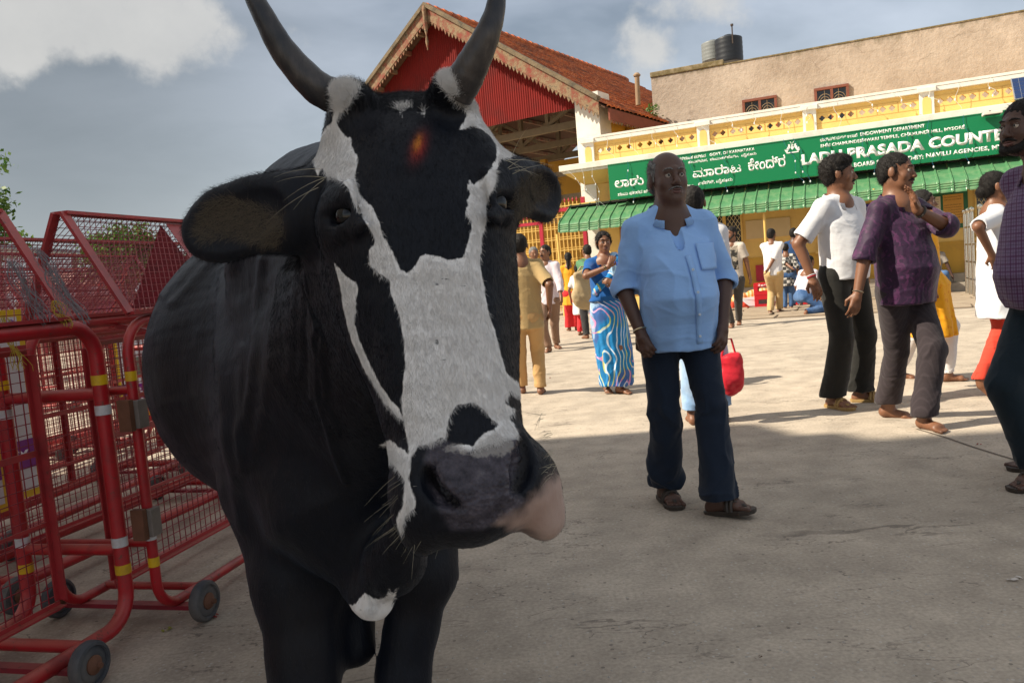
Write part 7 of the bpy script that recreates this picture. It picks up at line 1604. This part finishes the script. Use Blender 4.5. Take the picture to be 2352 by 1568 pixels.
def sheet_goods(px, py, label):
    c = G(px, py); e = empty('vendor_bundle', c, R(-12), label, 'bundle'); V = Vol.uni((-.65, -.45, -.02), (.65, .45, .5), .014)
    V.box((0, 0, .12), (.48, .26, .12), .04, .02); V.ell((-.25, -.02, .27), (.18, .15, .10), .03); V.ell((.02, 0, .29), (.17, .15, .11), .03); V.ell((.28, .05, .31), (.18, .16, .12), .03)
    v, qd = V.surf(); v = v + vnormals(v, qd) * (.012 * snoise(v, 4, 3))[:, None]; z = v[:, 2]
    m, t, b = new_mat('orange_cloth_bundle'); vv = coords(t); sep = N('ShaderNodeSeparateXYZ', t); L(vv, sep.inputs[0], t); zz = mth(t, 'ADD', sep.outputs[2], mth(t, 'MULTIPLY', noise(t, vv, 5, 3), .12))
    w1 = N('ShaderNodeTexWave', t, Scale=4.0, Distortion=2.0); L(vv, w1.inputs['Vector'], t)
    top_ = mixc(t, ramp(t, w1.outputs['Fac'], [(.4, (0,) * 3), (.6, (1,) * 3)]), (.62, .25, .05), (.70, .50, .28)); mr = N('ShaderNodeMapRange', t); L(zz, mr.inputs[0], t); mr.inputs[1].default_value = .22; mr.inputs[2].default_value = .26
    c_ = mixc(t, mr.outputs[0], (.55, .05, .02), top_); L(c_, b.inputs['Base Color'], t); b.inputs['Roughness'].default_value = .8
    link('cloth_cover', qmesh('cloth_cover', v, qd), m, e)
    m_ = MB(); m_.add([(-.3, -.32, .24), (.5, -.32, .12), (.6, -.30, .02), (-.1, -.34, .06), (.1, -.30, .27)], [(0, 4, 1), (0, 1, 2, 3)]); m_.build('white_sheet', M_pw, e)
sheet_goods(1728, 706, 'low vendor bundle covered with orange and red cloth by the red crates')
# scraps of litter on the road
M_lit = [mat('litter_red', (.30, .02, .02), .8), mat('litter_pale', (.6, .55, .5), .8), mat('litter_leaf', (.30, .30, .05), .8), mat('litter_brown', (.12, .07, .04), .8)]
rr = random.Random(9)
for (px, py, k, sz, lab) in [(500, 1418, 0, .022, 'crushed red petals beside the farther barrier wheel'), (385, 1449, 2, .02, 'small yellow green leaf scrap on the ground left of the cow'), (2335, 1330, 1, .025, 'pale twig lying on the ground at the right edge'), (265, 1342, 0, .012, 'tiny red scrap on the ground under the barrier'), (1262, 868, 0, .02, 'small red scrap in the sunlit square by the khaki man'), (2250, 1022, 0, .014, 'small red scrap near the joint in the road'), (1410, 1660, 3, .012, 'dark pebble near the bottom edge of the road'), (1740, 1510, 3, .01, 'dark pebble in the middle of the shaded road')]:
    c = G(px, py); m = MB()
    for i in range(4):
        a = Vector((rr.uniform(-1, 1), rr.uniform(-1, 1), 0)) * sz; d = Vector((rr.uniform(-1, 1), rr.uniform(-1, 1), rr.uniform(0, .3))).normalized() * sz; n_ = Vector((-d.y, d.x, 0)) * .35
        m.add([a, a + d * .5 + n_ + Vector((0, 0, .004)), a + d + Vector((0, 0, .003)), a + d * .5 - n_ + Vector((0, 0, .001))], [(0, 1, 2, 3)])
    o = m.build('litter_scrap', M_lit[k], None); o.location = (c.x, c.y, .003); tag(o, lab, 'litter')
# weed growing where the tiled roof meets the beige wall
wd = empty('roof_weed', P(1497, 262, 24.3), 0, 'small green weed rooted between the tiled eave and the beige wall', 'plant'); m = MB(); rr = random.Random(4)
for i in range(160):
    a = Vector((rr.gauss(0, .1), rr.gauss(0, .1), rr.uniform(-.15, .25))); d = Vector((rr.gauss(0, 1), rr.gauss(0, 1), rr.gauss(.3, .7))).normalized() * .10; n_ = d.orthogonal().normalized() * .03; m.add([a, a + d * .5 + n_, a + d, a + d * .5 - n_], [(0, 1, 2, 3)])
o = m.build('leaves', M_leaf, wd); o['kind'] = 'stuff'; m = MB(); m.tube([(0, 0, -.25), (.02, 0, .1)], .01, 5); m.build('stem', M_bark, wd)

# loose grit on the shaded road near the camera
rr = random.Random(21); m = MB()
for i in range(1300):
    px, py = rr.uniform(560, 2500), rr.uniform(1010, 1700); c = G(px, py); sz = rr.choice((.0014, .002, .002, .003, .0045)); 
    m.add([(c.x + sz * a_, c.y + sz * b2, z_ * sz) for a_, b2, z_ in ((-1, -.6, 0), (.8, -.9, 0), (1, .7, 0), (-.7, 1, 0), (.1, .1, .8))], [(0, 1, 4), (1, 2, 4), (2, 3, 4), (3, 0, 4)])
o = m.build('grit', mat('pale_grit', (.42, .38, .33), .8, .5, 90), None); tag(o, 'fine pale grit scattered over the shaded concrete', 'grit', kind='stuff')
